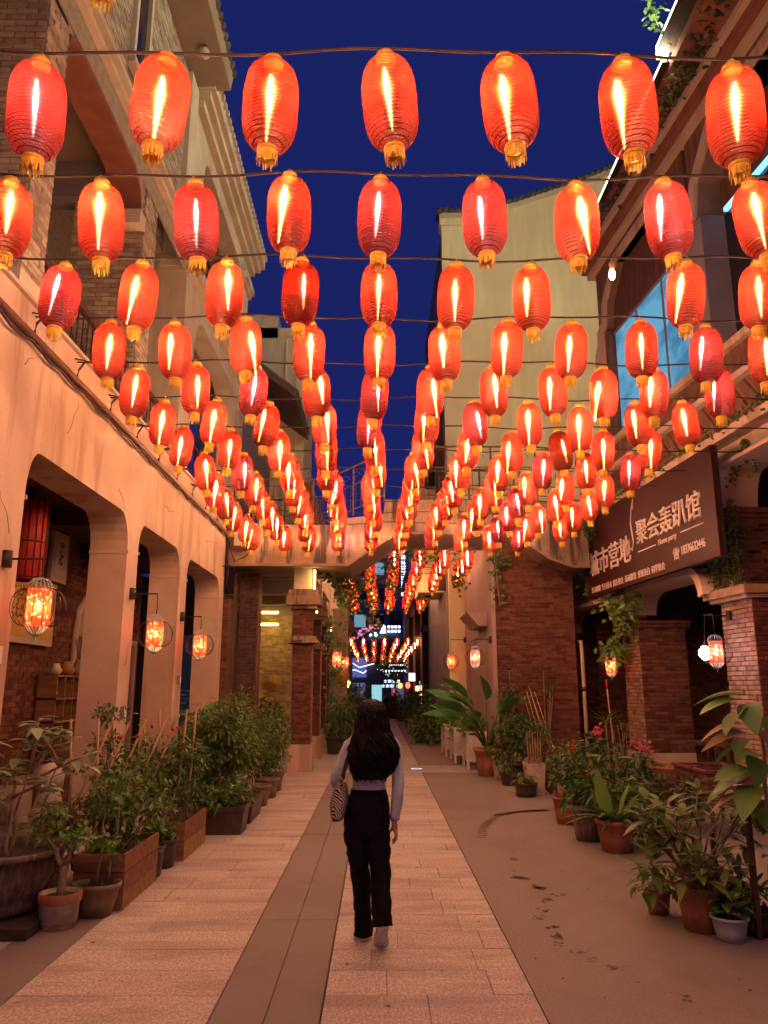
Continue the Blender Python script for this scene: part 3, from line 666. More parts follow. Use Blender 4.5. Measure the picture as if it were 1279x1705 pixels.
for x,y,r,l in ((-1.15,17.6+6.2,.26,'yellow conical straw hat hung on the wall right of the brick columns'),(-2.9,21.9,.22,'yellow conical straw hat on the lit wall left of the brick columns')):
    z = 1.95 if x > -2 else 1.75
    t = thing('straw_hat', l, 'hat', (x,y,z))
    m_straw = bpy.data.materials.get('straw') or M('straw', (.55,.33,.08), (.45,.26,.06), 10, .8, .2)
    b = MB(); b.xf = lambda X,Y,Z,x=x,y=y,z=z: (x+X, y-Z, z+Y)
    b.lathe([(0,r),(.03,r*.9),(.12,r*.35),(.17,.02)], 20, (0,0,0)); part('cone', b, m_straw, t)
    b = MB(); b.xf = lambda X,Y,Z,x=x,y=y,z=z: (x+X, y-Z, z+Y)
    b.tube([(r*math.cos(q),r*math.sin(q),0) for q in [2*PI*i/20 for i in range(21)]], .012, 5); part('rim', b, m_straw, t)
part('hat_wall', MB().box(-1.5,-.95,23.9,24.2,0,4.0), m_brick_grey, lh)
# ------------------------------------------------------------------ right-hand building (its front is turned a few degrees)
def RF(n, s, z): return (5.22 - .077*(s-11.6) - n, s, z)     # n: metres out towards the street, s: along, z: up
def RB(): return MB(RF)
UF = Vector((-.077,1,0)).normalized(); NF = Vector((-1,-.077,0)).normalized()
rb = thing('brick_arcade_house', 'dark red brick arcade house with round-cornered arches and blue-lit upper windows on the right', 'building', (5.2,12,0))
# piers
def rpier(s0, s1, z0, z1, depth, nf, ns, mt_f=m_brick_pale_lit):
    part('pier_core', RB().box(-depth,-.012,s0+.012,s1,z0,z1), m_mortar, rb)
    bricks(rb, RF(-.012,s0,z0), UF, NF, s1-s0, z1-z0, mt_f, bl=.2, bh=.066, nobj=nf)  # street face lighter than the other side: lantern light in the colour
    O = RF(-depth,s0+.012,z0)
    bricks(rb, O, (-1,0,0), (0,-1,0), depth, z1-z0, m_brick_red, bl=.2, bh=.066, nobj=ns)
rpier(14.8,15.6,.45,2.75,.9,130,150)
rpier(10.85,11.7,.45,2.88,1.3,160,180)
part('pier_plinth', RB().box(-.95,.05,14.75,15.65,0,.45), m_plaster, rb); part('pier_plinth', RB().box(-1.35,.05,10.8,11.75,0,.45), m_plaster, rb)
part('pier_cap', RB().box(-.95,.04,14.74,15.62,2.75,2.82).box(-.98,.07,14.70,15.64,2.82,2.88), m_brick_red, rb)
part('pier_cap', RB().box(-1.35,.10,10.78,11.82,2.88,2.94).box(-1.38,.16,10.72,11.9,2.94,3.06), m_brick_pale_lit, rb)
part('upper_pier_core', RB().box(-1.3,-.012,11.07,11.7,3.06,4.08), m_mortar, rb)
bricks(rb, RF(-1.3,11.08,3.07), (-1,0,0), (0,-1,0), 1.28, 1.0, m_brick_red, bl=.2, bh=.066, nobj=90)
part('upper_cap', RB().box(-1.35,.10,11.0,11.76,4.08,4.14).box(-1.38,.15,10.95,11.8,4.14,4.22), m_brick_red, rb)
m_trim = M('pink_trim', (.74,.50,.45), (.66,.43,.38), 2, .8, .1)
# arch heads: wall between arches and ledge, with pink trims
def head(s0, s1, zt, a, b_, sp, tp, ra, rb_):
    p = [(s0,sp),(a,sp)]+[(a+ra*(1-math.cos(q)), sp+(tp-sp)*math.sin(q)) for q in [PI/2*i/6 for i in range(1,7)]]
    p += [(b_-rb_*(1-math.cos(q)), sp+(tp-sp)*math.sin(q)) for q in [PI/2*i/6 for i in range(6,0,-1)]]+[(b_,sp),(s1,sp),(s1,zt),(s0,zt)]
    part('arch_head', RB().prism(p, -.45, -.01), m_plaster_in, rb)
    line = [(a,sp)]+[(a+ra*(1-math.cos(q)), sp+(tp-sp)*math.sin(q)) for q in [PI/2*i/6 for i in range(1,7)]]+[(b_-rb_*(1-math.cos(q)), sp+(tp-sp)*math.sin(q)) for q in [PI/2*i/6 for i in range(6,0,-1)]]+[(b_,sp)]
    mb = RB(); vs = []; fs = []
    c = ((a+b_)/2, sp-.3)
    for (s,z) in line:
        d = Vector((s-c[0], z-c[1])).normalized()*.16
        vs += [(-.44,s,z-.004),(.26,s,z-.004),(.26,s+d.x,z+d.y),(-.44,s+d.x,z+d.y)]
    for i in range(len(line)-1):
        o = i*4; fs += [(o+k,o+(k+1)%4,o+4+(k+1)%4,o+4+k) for k in range(4)]
    part('arch_trim', mb.add(vs, fs, 0, False), m_trim, rb)
head(11.72,15.0,5.1,11.85,14.98,3.0,3.40,.35,.5)
head(15.5,19.5,5.1,15.55,19.3,2.95,3.36,.5,.5)
head(4.0,11.35,5.1,5.0,11.2,4.22,4.80,.8,.28)
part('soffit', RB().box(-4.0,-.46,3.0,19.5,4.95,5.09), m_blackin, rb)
part('back_wall', RB().box(-3.2,-3.0,3.0,19.5,0,4.95), m_mortar, rb)
bricks(rb, RF(-3.0,8.0,0.1), UF, NF, 11, 3.2, m_brick_red, bl=.26, bh=.085, nobj=150)
part('inner_wall', RB().box(-3.0,-.5,18.2,18.4,0,3.95), m_mortar, rb)
part('end_wall', MB().box(4.0,8.5,19.7,19.9,0,5.0), m_mortar, rb)
bricks(rb, (4.15,19.695,.05), (1,0,0), (0,-1,0), 1.6, 4.0, m_brick_red, bl=.24, bh=.08, nobj=120)
bricks(rb, RF(-3.0,18.19,0.05), (-1,0,0), (0,-1,0), 2.6, 3.3, m_brick_red, bl=.24, bh=.08, nobj=150)
w = part('shop_door', RB().box(-2.99,-2.9,11.9,14.2,.0,2.9), m_wood_dark, rb)
for s in (12.0,12.72,13.4): part('glass_panel', RB().box(-2.9,-2.88,s,s+.62,.3,2.8), m_glassd, w)
part('arcade_floor', RB().box(-4,.3,9.5,19.5,-.01,.03), m_street, rb)
# pink fascia, ledge, sloping-plank band and sill
part('fascia', RB().box(-.3,-.012,3.0,19.4,5.1,5.2), m_plaster, rb)
part('ledge', RB().box(-.3,.24,3.0,18.6,5.2,5.34), m_plaster, rb)
part('ledge_lip', RB().box(.24,.30,3.0,18.6,5.17,5.30), m_plaster, rb)
part('plank_band_wall', RB().box(-.4,-.03,3.0,15.75,5.34,6.60), m_redbrown, rb)
for i in range(40):
    s = 3.4+i*.31
    part('band_plank', RB().add([(-.03,s,5.36),(.0,s+.02,5.36),(.0,s+.56,6.02),(-.03,s+.54,6.02),(-.03,s+.25,5.36),(.0,s+.23,5.36),(.0,s+.77,6.02),(-.03,s+.79,6.02)], [(0,1,2,3),(1,5,6,2),(4,7,6,5)]), m_plank, rb)
part('band_rail', RB().box(-.03,.10,3.0,15.75,6.04,6.14), m_plaster_in, rb)
for i in range(40):
    s = 3.2+i*.31
    part('band_plank', RB().add([(-.03,s+.4,6.15),(.0,s+.42,6.15),(.0,s+.02,6.58),(-.03,s,6.58),(-.03,s+.65,6.15),(.0,s+.63,6.15),(.0,s+.23,6.58),(-.03,s+.25,6.58)], [(0,1,2,3),(1,5,6,2),(4,7,6,5)]), m_plank, rb)
part('window_sill', RB().box(-.4,.06,3.0,15.75,6.60,6.72), m_plaster, rb)
# upper storey frame with chamfered corners
def uphead(a, b_):
    p = [(a-.2,9.2),(a,9.2),(a+.12,9.75),(a+.75,10.35),(b_-.75,10.35),(b_-.12,9.75),(b_,9.2),(b_+.2,9.2),(b_+.2,10.7),(a-.2,10.7)]
    part('upper_frame', RB().prism(p, -.5, 0), m_plank, rb)
    q = [(a,9.2),(a+.12,9.75),(a+.75,10.35),(b_-.75,10.35),(b_-.12,9.75),(b_,9.2)]
    o = [(a-.16,9.2),(a-.05,9.82),(a+.68,10.52),(b_-.68,10.52),(b_+.05,9.82),(b_+.16,9.2)]
    part('frame_trim', RB().prism(o+q[::-1], -.5, .07), m_plaster, rb)
uphead(11.75,15.3); uphead(5.5,11.25)
part('corner_post', RB().box(-.6,-.005,15.32,15.75,6.73,10.7), m_plank, rb)
part('corner_post', RB().box(-.5,-.02,11.2,11.8,6.73,9.2), m_greywall, rb)
part('corner_bracket', RB().prism([(15.46,8.1),(15.62,8.15),(15.75,8.4),(15.95,8.6),(15.9,8.85),(15.75,9.0),(15.72,9.3),(15.46,9.4)], -.3,.06), m_plaster, rb)
def lit_glass(name, c1, c2, st):
    m, t, o = nt(name); e = N(t,'ShaderNodeEmission'); co = tex(t, True); f = ramp(t, noi(t, co, .9, 3, .6, (1,.8,1.4)), .42,.60)
    t.links.new(mixcol(t, f, c1, c2), e.inputs[0]); e.inputs[1].default_value = st; g_ = N(t,'ShaderNodeBsdfGlossy'); g_.inputs[0].default_value = (.12,.12,.12,1); g_.inputs[1].default_value = .06
    ad = N(t,'ShaderNodeAddShader'); t.links.new(e.outputs[0], ad.inputs[0]); t.links.new(g_.outputs[0], ad.inputs[1]); t.links.new(ad.outputs[0], o.inputs[0]); return m
m_bluewin = lit_glass('blue_window', (.16,.45,.66), (.07,.24,.42), .85); m_bluestrip = EM('blue_strip', (.20,.55,.9), 2.2)
w = part('blue_window', RB().box(-.20,-.14,11.8,15.32,9.05,9.11), m_greywall, rb)
for s in (11.85,13.0,14.15): part('pane', RB().box(-.18,-.16,s,s+1.12,6.73,9.05), m_bluewin, w)
part('mullion', RB().box(-.17,-.13,12.97,13.0,6.73,9.05).box(-.17,-.13,14.12,14.15,6.73,9.05), m_greywall, w)
b = RB()
for i in range(20): b.box(-.20,-.15,11.8+i*.176,11.8+i*.176+.168,9.11,10.36)
part('head_planking', b, m_plank, rb)
w = part('dark_window', RB().box(-.46,-.42,5.5,11.2,6.73,9.2), m_glassd, rb); part('light_strip', RB().box(-.42,-.36,5.5,11.1,9.2,9.27), m_bluestrip, w)
part('head_planking', RB().box(-.45,-.38,5.5,11.2,9.28,10.36), m_plank, rb)
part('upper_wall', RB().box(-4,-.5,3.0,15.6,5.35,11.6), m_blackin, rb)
# cornice and eave
part('cornice', RB().box(-.5,.12,3.0,15.95,10.7,10.82), m_plaster_in, rb); part('cornice', RB().box(-.5,.24,3.0,15.95,10.82,11.0), m_redbrown, rb)
part('cornice', RB().box(-.5,.34,3.0,15.95,11.0,11.1), m_plaster_in, rb)
ev = part('eave', MB().prism([(6.5,12.5),(4.75,11.66),(4.75,11.5),(5.1,11.1),(6.5,11.1)], 3.0, 15.9, axis='y'), m_redbrown, rb)
b = MB()
for i in range(60): b.tube([(4.83,3.1+i*.212,11.76),(6.4,3.1+i*.212,12.52)], .075, 6)
part('roof_tile', b, m_tile, ev, kind='stuff')
t = thing('led_strip', 'thin white neon strip running along the right roof edge against the night sky', 'strip light', (4.66,10,11.72))
m_led = EM('led_white', (1.0,.86,.52), 28)
part('strip', MB().box(4.64,4.70,10.6,15.85,11.66,11.69).box(4.54,4.60,3.5,10.5,11.86,11.89).box(4.54,4.70,10.5,10.6,11.66,11.89), m_led, t)
part('light_shield', MB().box(4.625,4.9,10.6,15.85,11.60,11.62).box(4.525,4.9,3.5,10.6,11.80,11.82), m_iron, t)  # added plate keeping the strip's light off the cornice below
part('added_cove_strip', MB().box(4.71,4.74,10.65,15.85,11.70,11.725).box(4.61,4.64,3.5,10.45,11.90,11.925), EM('added_cove_glow', (1.0,.84,.50), 560), t); part('added_end_strip', MB().box(4.75,6.4,15.93,15.96,11.40,11.45), EM('added_end_glow', (1.0,.84,.46), 430), t); part('added_end_channel', MB().box(4.72,6.43,15.905,15.928,11.37,11.48), m_iron, t)  # added strips, unseen from the camera: cove lights left facade, end lights gable
part('channel', MB().box(4.702,4.74,10.6,15.85,11.62,11.67).box(4.602,4.64,3.5,10.5,11.82,11.87), m_iron, t)
# hanging sign
sgn = thing('shop_sign', 'big dark red shop sign with pale Chinese lettering over the right arcade', 'sign', RF(.5,13,4.2))
part('board', RB().box(.50,.56,10.5,15.85,3.42,5.03), M('sign_red', (.050,.009,.010), (.038,.007,.008), 1.2, .5, .03, spec=.25), sgn)
part('board_frame', RB().box(.46,.499,10.5,10.54,3.42,5.03).box(.46,.499,15.81,15.85,3.42,5.03).box(.46,.499,10.54,15.81,4.99,5.03).box(.46,.499,10.54,15.81,3.42,3.46), m_iron, sgn)
for s_ in (10.9,12.6,14.2,15.5):
    part('strut', RB().tube([(.0,s_,4.85),(.48,s_,4.85)], .018, 5), m_iron, sgn); part('strut', RB().tube([(.0,s_,3.75),(.48,s_,3.75)], .018, 5), m_iron, sgn)
m_letter = M('letter_pale', (.78,.66,.62), (.70,.58,.54), 4, .4, 0, spec=.6)
def text(s_, su, sz, size, parent, mt, xs=1.0, ext=.02, name='lettering', n=.565):
    # letters stand on the board, reading from the far end (left) to the near end (right)
    cu = bpy.data.curves.new(name, 'FONT'); cu.body = s_; cu.size = size; cu.extrude = ext
    o = bpy.data.objects.new(name, cu); COL.objects.link(o)
    dg = bpy.context.evaluated_depsgraph_get(); me = bpy.data.meshes.new_from_object(o.evaluated_get(dg)); bpy.data.objects.remove(o)
    base = wloc(parent)
    for v in me.vertices:
        p = Vector(RF(n + v.co.z, su - v.co.x*xs, sz + v.co.y)) - base; v.co = p
    me.materials.clear(); me.materials.append(mt); me.update()
    return put(name, me, parent)
text('城市营地', 15.62, 3.87, .53, sgn, m_letter, 1.0)
text('聚会轰趴馆', 13.22, 4.10, .46, sgn, m_letter, 1.02)
text('Home party', 12.4, 3.91, .135, sgn, m_letter, 1.0, .006)
for i_, ph in enumerate(('公司团建','生日派对','朋友聚会','活动策划','求婚表白','同学聚会')): text(ph, 15.6-i_*.575, 3.50, .135, sgn, m_letter, .95, .006)
text('☎', 11.9, 3.60, .19, sgn, m_letter, .9, .006)
text('18376632446', 11.64, 3.62, .19, sgn, m_letter, .74, .006)
part('rule_line', RB().box(.56,.57,12.5,13.2,3.93,3.945).box(.56,.57,10.88,11.6,3.96,3.975), m_letter, sgn)
b = RB(); b.tube([(.575,13.48,4.05),(.575,13.42,4.0),(.575,13.35,4.15),(.575,13.42,4.5),(.575,13.35,4.75),(.575,13.25,4.9),(.575,13.3,4.72)], .012, 5)
part('flourish', b, m_letter, sgn)
# drain pipe at the far arch
t = thing('drain_pipe', 'pale vertical drain pipe with an elbow beside the far right arch', 'pipe', RF(.06,16.9,0))
part('pipe', RB().tube([(.1,18.2,2.9),(.1,18.2,2.62),(.55,16.6,2.58),(.66,16.15,2.55),(.66,16.12,2.4),(.66,16.1,.02)], .04, 8), m_plaster, t)
part('clip', RB().tube([(.60,16.1,1.6),(.72,16.1,1.6)], .045, 8).tube([(.60,16.1,.7),(.72,16.1,.7)], .045, 8), m_iron, t)
for (s,n,lab) in ((14.9,.55,'thin pole with a red tip leaning against the far right brick pier'),(12.6,-1.6,'thin pale pole standing inside the dark right arch')):
    t = thing('pole', lab, 'pole', RF(n,s,0))
    part('shaft', RB().tube([(n,s,0),(n+.02,s+.2,1.75)], .014, 6), m_stick, t)
    if n > 0: part('tip', RB().tube([(n+.018,s+.18,1.6),(n+.02,s+.2,1.78)], .017, 6), m_red, t)

# ------------------------------------------------------------------ brick block at the bridge end, gable house behind
bk = thing('brick_block', 'tall dark red brick wall block under the right end of the footbridge', 'wall', (3.3,16.3,0))
part('core', MB().box(2.46,4.14,16.312,21.4,0,4.9), m_mortar, bk)
bricks(bk, (2.46,16.312,.25), (1,0,0), (0,-1,0), 1.68, 4.3, m_brick_red, bl=.21, bh=.064, nobj=300)
part('foot', MB().box(2.42,4.16,16.26,16.311,0,.25), m_plaster_in, bk)
part('side_render', MB().box(2.40,2.458,16.36,21.4,0,4.9), m_pinkwall, bk)
part('corner_edge', MB().box(2.39,2.47,16.26,16.36,.25,4.2), m_pinkwall, bk)
part('bracket_block', MB().prism([(2.40,2.95),(2.40,3.25),(1.95,3.25),(2.2,2.95)], 17.0, 18.6, axis='y'), m_pinkwall, bk)
part('side_panel_line', MB().box(2.385,2.40,17.2,17.23,.3,2.8).box(2.385,2.40,20.4,20.43,.3,2.8).box(2.385,2.40,17.23,20.4,2.77,2.8), m_greywall, bk)
gh = thing('gable_house', 'plain yellow gable-end house with a tiled roof edge rising behind the right lanterns', 'building', (4.5,21.5,0))
gab = [(1.98,0),(8.2,0),(8.2,18.2),(7.6,17.75),(6.2,17.15),(4.3,16.45),(3.0,16.1),(3.0,15.75),(1.98,15.7)]
part('gable_wall', MB().prism(gab, 21.5, 21.8, axis='y'), m_yellow, gh)
part('side_wall', MB().box(1.95,2.2,21.8,30,0,15.6), m_greywall, gh)
part('parapet_pier', MB().box(1.9,3.05,21.42,22.0,15.72,16.1).box(1.95,2.35,21.45,21.49,4.9,15.7), m_yellow, gh)
b = MB(); edge = [(1.9,16.12),(3.05,16.12),(4.3,16.5),(6.2,17.2),(7.6,17.8),(8.3,18.25)]
for (x0,z0),(x1,z1) in zip(edge[:-1],edge[1:]):
    n_ = max(2,int((x1-x0)/.19))
    for i in range(n_):
        f = i/n_; x = x0+(x1-x0)*f; z = z0+(z1-z0)*f
        b.lathe([(0,.085),(.3,.085)], 8, (0,0,0)) if False else b.tube([(x,21.3,z+.06),(x,22.0,z+.14)], .09, 7)
part('roof_tile', b, m_tile, gh, kind='stuff')
part('verge_moulding', MB().prism([(1.95,15.95),(3.0,15.98),(4.3,16.38),(6.2,17.08),(7.6,17.68),(8.2,18.1),(8.2,18.22),(7.6,17.8),(6.2,17.2),(4.3,16.5),(3.0,16.1),(1.95,16.1)], 21.36, 21.5, axis='y'), m_cream, gh)
# old tiled outbuilding on the terrace, left of the gable
oh = thing('terrace_hut', 'small hut with a low tiled roof and weeds on the terrace beyond the bridge', 'hut', (1.9,23,5))
part('wall', MB().box(1.2,1.97,23,25,4.4,7.6), m_yellow, oh)
part('roof', MB().prism([(1.0,7.5),(2.0,8.4),(2.0,8.55),(.95,7.6)], 22.7, 25.3, axis='y'), m_tile, oh)
part('post', MB().box(1.72,1.95,22.2,22.6,4.4,10.6), m_wood_dark, oh)
# ------------------------------------------------------------------ red lanterns
BODY_T, BODY_B, LR = -.045, -.565, .142
def lprof(t): return max(.050, LR*(max(0,1-abs(2*t-1)**3.6))**(1/2.3))
def skin_mesh(ribs, seg, name, mats):
    b = MB(); prof = []
    for i in range(ribs*2+1):
        t = i/(ribs*2); r = lprof(t) - (.0032 if i % 2 else 0); prof.append((BODY_T+(BODY_B-BODY_T)*t, r))
    b.lathe(prof, seg, (0,0,0)); return b.data(name, mats)
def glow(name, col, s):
    # see-through glow shell: emission standing in for light scattered by the silk
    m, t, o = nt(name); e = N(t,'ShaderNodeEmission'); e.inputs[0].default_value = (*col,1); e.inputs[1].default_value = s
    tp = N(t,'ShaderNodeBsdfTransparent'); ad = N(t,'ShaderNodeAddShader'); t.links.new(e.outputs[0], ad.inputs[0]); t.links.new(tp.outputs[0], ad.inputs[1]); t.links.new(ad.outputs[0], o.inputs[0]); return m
RIBS = 26
def skin_mat(name, tcol, dcol, tr, trc):
    m, t, o = nt(name)
    g = t.nodes.new('ShaderNodeTexCoord'); sp = t.nodes.new('ShaderNodeSeparateXYZ'); t.links.new(g.outputs['Object'], sp.inputs[0])
    oi = t.nodes.new('ShaderNodeObjectInfo')
    u = mth(t,'FRACT', mth(t,'MULTIPLY', mth(t,'SUBTRACT', sp.outputs[2], BODY_T), RIBS/(BODY_B-BODY_T)))
    d = mth(t,'ABSOLUTE', mth(t,'SUBTRACT', u, .5))                    # .5 on a rib
    rib = ramp(t, d, .30, .46)
    ang = mth(t,'ARCTAN2', sp.outputs[1], sp.outputs[0])
    a1 = mth(t,'FRACT', mth(t,'ADD', mth(t,'DIVIDE', ang, 2*PI), oi.outputs['Random']))
    seam = mth(t,'MULTIPLY', ramp(t, a1, .10,.115), mth(t,'SUBTRACT', 1.0, ramp(t, a1, .215,.23)))   # overlap of the cloth: two layers
    seam2 = mth(t,'MULTIPLY', ramp(t, a1, .60,.61), mth(t,'SUBTRACT', 1.0, ramp(t, a1, .66,.67)))
    sm = mth(t,'MAXIMUM', seam, mth(t,'MULTIPLY', seam2, .6))
    weave = noi(t, g.outputs['Object'], 9, 3)
    k = mth(t,'MULTIPLY', mth(t,'SUBTRACT', 1.0, mth(t,'MULTIPLY', rib, .72)), mth(t,'SUBTRACT', 1.0, mth(t,'MULTIPLY', sm, .42)))
    k = mth(t,'MULTIPLY', k, mth(t,'MULTIPLY_ADD', weave, .3, .85)); k = mth(t,'MULTIPLY', k, mth(t,'MULTIPLY_ADD', mth(t,'FRACT', mth(t,'MULTIPLY', oi.outputs['Random'], 7.31)), .55, .70))
    tc = mixcol(t, 1.0, tcol, (0,0,0), 'MULTIPLY')
    vm = t.nodes.new('ShaderNodeVectorMath'); vm.operation = 'SCALE'; vm.inputs[0].default_value = tcol; t.links.new(k, vm.inputs['Scale'])
    tl = N(t,'ShaderNodeBsdfTranslucent'); t.links.new(vm.outputs[0], tl.inputs[0])
    df = N(t,'ShaderNodeBsdfPrincipled'); df.inputs['Base Color'].default_value = (*dcol,1); df.inputs['Roughness'].default_value = .45
    tp = N(t,'ShaderNodeBsdfTransparent'); vm2 = t.nodes.new('ShaderNodeVectorMath'); vm2.operation = 'SCALE'; vm2.inputs[0].default_value = trc; t.links.new(k, vm2.inputs['Scale']); t.links.new(vm2.outputs[0], tp.inputs[0])
    m1 = N(t,'ShaderNodeMixShader'); m1.inputs[0].default_value = .22; t.links.new(tl.outputs[0], m1.inputs[1]); t.links.new(df.outputs[0], m1.inputs[2])
    m2 = N(t,'ShaderNodeMixShader'); m2.inputs[0].default_value = tr; t.links.new(m1.outputs[0], m2.inputs[1]); t.links.new(tp.outputs[0], m2.inputs[2])
    rf = N(t,'ShaderNodeBsdfRefraction'); rf.inputs['Color'].default_value = (1.0,.30,.10,1); rf.inputs['Roughness'].default_value = .22; rf.inputs['IOR'].default_value = 1.18
    m3 = N(t,'ShaderNodeMixShader'); m3.inputs[0].default_value = .03; t.links.new(m2.outputs[0], m3.inputs[1]); t.links.new(rf.outputs[0], m3.inputs[2])
    t.links.new(m3.outputs[0], o.inputs[0]); return m
m_skin = skin_mat('lantern_silk', (.084,.0046,.0022), (.30,.015,.009), .30, (1.0,.66,.55))
BW = 540.0
streak_w = [glow('streak_warm_a',(1.0,.62,.22),20), glow('streak_warm_b',(1.0,.55,.16),7.0), glow('streak_warm_c',(1.0,.46,.12),2.6), glow('streak_warm_d',(1.0,.38,.10),.8)]
streak_c = [glow('streak_cool_a',(1.0,.8,.85),4), glow('streak_cool_b',(1.0,.7,.8),1.0), glow('streak_cool_c',(1.0,.6,.75),.4), glow('streak_cool_d',(1.0,.5,.65),.15)]
streak_d = [glow('streak_dim_a',(1.0,.55,.2),2.0), glow('streak_dim_b',(1.0,.5,.2),.7), glow('streak_dim_c',(1.0,.5,.2),.3), glow('streak_dim_d',(1.0,.4,.15),.12)]
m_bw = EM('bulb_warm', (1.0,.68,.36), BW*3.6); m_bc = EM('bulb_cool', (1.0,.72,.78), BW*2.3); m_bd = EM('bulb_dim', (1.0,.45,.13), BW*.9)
me_skin = skin_mesh(RIBS, 26, 'lantern_shade', m_skin)
b = MB(); b.lathe([(0,.010),(-.012,.046),(-.03,.052),(-.047,.054),(-.049,.045)], 16)
b.tube([(-.05,0,-.02),(0,0,.035),(.05,0,-.02)], .003, 4)
me_cap = b.data('cap', m_gold)
me_ring = MB().lathe([(BODY_B+.010,.050),(BODY_B-.004,.054),(BODY_B-.018,.052),(BODY_B-.018,.045)], 18).data('base_ring', m_gold)
def tassel_mesh(seed):
    r = random.Random(seed); b = MB()
    for i in range(34):
        q = 2*PI*i/34; x, y = .050*math.cos(q), .050*math.sin(q); l = r.uniform(.045,.078)
        dx, dy = r.uniform(-.008,.008), r.uniform(-.008,.008); w = .0056
        tx, ty = -math.sin(q)*w, math.cos(q)*w; z0 = BODY_B-.015
        b.add([(x-tx,y-ty,z0),(x+tx,y+ty,z0),(x+tx*.7+dx,y+ty*.7+dy,z0-l),(x-tx*.7+dx,y-ty*.7+dy,z0-l),(x*1.03,y*1.03,z0-.01)], [(0,1,4),(1,2,4),(2,3,4),(3,0,4)])
    return b.data('tassel', m_tassel)
me_tas = [tassel_mesh(i) for i in range(4)]
def bulb_streak_mesh(mt, L, r):  # short bulb core, then glow shells shaped as the light streak and halo
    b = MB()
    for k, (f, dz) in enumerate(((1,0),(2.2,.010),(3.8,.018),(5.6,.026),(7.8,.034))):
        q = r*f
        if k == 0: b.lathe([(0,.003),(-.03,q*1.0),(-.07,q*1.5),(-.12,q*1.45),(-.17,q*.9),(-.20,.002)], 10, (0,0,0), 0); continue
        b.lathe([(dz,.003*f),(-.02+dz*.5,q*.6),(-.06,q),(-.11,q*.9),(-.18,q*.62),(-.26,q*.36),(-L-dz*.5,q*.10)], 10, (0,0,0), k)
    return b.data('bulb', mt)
me_bulb_streak = {'w':[bulb_streak_mesh([m_bw]+streak_w,.38,.0065),bulb_streak_mesh([m_bw]+streak_w,.32,.0060),bulb_streak_mesh([m_bw]+streak_w,.39,.0075),bulb_streak_mesh([m_bw]+streak_w,.30,.0072)], 'c':[bulb_streak_mesh([m_bc]+streak_c,.34,.006),bulb_streak_mesh([m_bc]+streak_c,.3,.0065)], 'd':[bulb_streak_mesh([m_bd]+streak_d,.3,.007)]}
TONE = {'w':'bright orange-red','c':'pinkish red','d':'dim deep red'}
ORD = ['zeroth','first','second','third','fourth','fifth','sixth','seventh','eighth','ninth','tenth','eleventh','twelfth','thirteenth','fourteenth']
def lantern(loc, lab, grp, kind, full=True):
    t = thing('red_lantern', lab, 'lantern', loc, grp)
    t.rotation_euler = (rnd.uniform(-.08,.08), rnd.uniform(-.09,.09), rnd.uniform(0,2*PI))
    put('lantern_shade', me_skin, t); put('cap', me_cap, t); put('base_ring', me_ring, t); put('tassel', rnd.choice(me_tas), t)
    a = rnd.uniform(0,2*PI); f = rnd.uniform(.005,.045)
    o = put('bulb', rnd.choice(me_bulb_streak[kind]), t, (f*math.cos(a), f*math.sin(a), -.125-rnd.uniform(0,.05)))  # bulb together with its streak-shaped glow shells
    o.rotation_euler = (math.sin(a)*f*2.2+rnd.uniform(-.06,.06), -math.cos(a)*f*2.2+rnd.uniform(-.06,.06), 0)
    return t
def wire(pts, lab, cat, grp, r=.009, name='lantern_string'):
    b = MB().tube(pts, r, 5); return solo(name, b, m_cable, lab, cat, grp, base=pts[len(pts)//2])
SZ = 4.885
XROW = {0:[-1.11,.08],1:[-1.76,-1.10,-.55,.03,.65,1.27,1.84],2:[-2.37,-1.79,-1.19,-.58,.01,.67,1.27,1.84,2.40],3:[-2.41,-1.82,-1.17,-.59,0,.60,1.17,2.38,2.94],4:[-2.40,-1.83,-1.19,-.61,.01,.57,1.16,1.74,2.36,2.94,3.47],5:[-2.46,-1.86,-1.25,-.64,-.02,.53,1.17,1.76,2.30,2.82,3.48],6:[-2.45,-1.85,-1.25,-.63,-.09,.56,1.09,1.71,2.31,2.94,3.49],7:[-2.47,-1.87,-1.26,-.66,-.08,.56,1.16,1.70,2.28,2.87,3.48]}
KROW = {0:'ww',1:'cwwwwww',2:'wwcwccwcw',3:'cwwdwwwww',4:'wwwwwwwwwcw',5:'wwcwcwwwwwc',6:'wwwwcwcwwww',7:'wwwwwwwwdww'}
LPOS = {}
for r in range(14):
    Y = 3.39 + .99*(r-1)
    xs_ = XROW.get(r) or [.03+.597*c-.014*r+rnd.uniform(-.05,.05) for c in range(-4,7)]
    if r == 13: xs_ = xs_[:-1]
    n = 0
    x1 = 5.15-.077*(Y-11.6) if r > 3 else 5.4
    sag = lambda x: SZ + .02*math.sin(x*2.1+r) + .012*math.sin(x*5.3+r*2)
    wire([(-3.08,Y,SZ)]+[(-2.9+i*.2,Y,sag(-2.9+i*.2)) for i in range(int((x1+2.9)/.2))]+[(x1,Y,SZ)], ('black cable of the %s full lantern string from the front' % ORD[r]) if r else 'black cable of the lantern string nearest overhead, at the top edge', 'cable', 'cables carrying the red lanterns')
    for ci, x in enumerate(xs_):
        n += 1
        k = KROW[r][ci] if r in KROW else rnd.choice('wwwwwwwwwwwwcc')
        if r == 0: lab = TONE[k]+' lantern cut off by the top edge, '+('left' if x < 0 else 'right')+' one of two'
        else: lab = TONE[k]+' lantern, %s from the left on the %s full string from the front' % (ORD[n], ORD[r])
        lantern((x, Y, sag(x)-.012-rnd.uniform(0,.02)), lab, 'red lanterns on the strings before the footbridge', k)
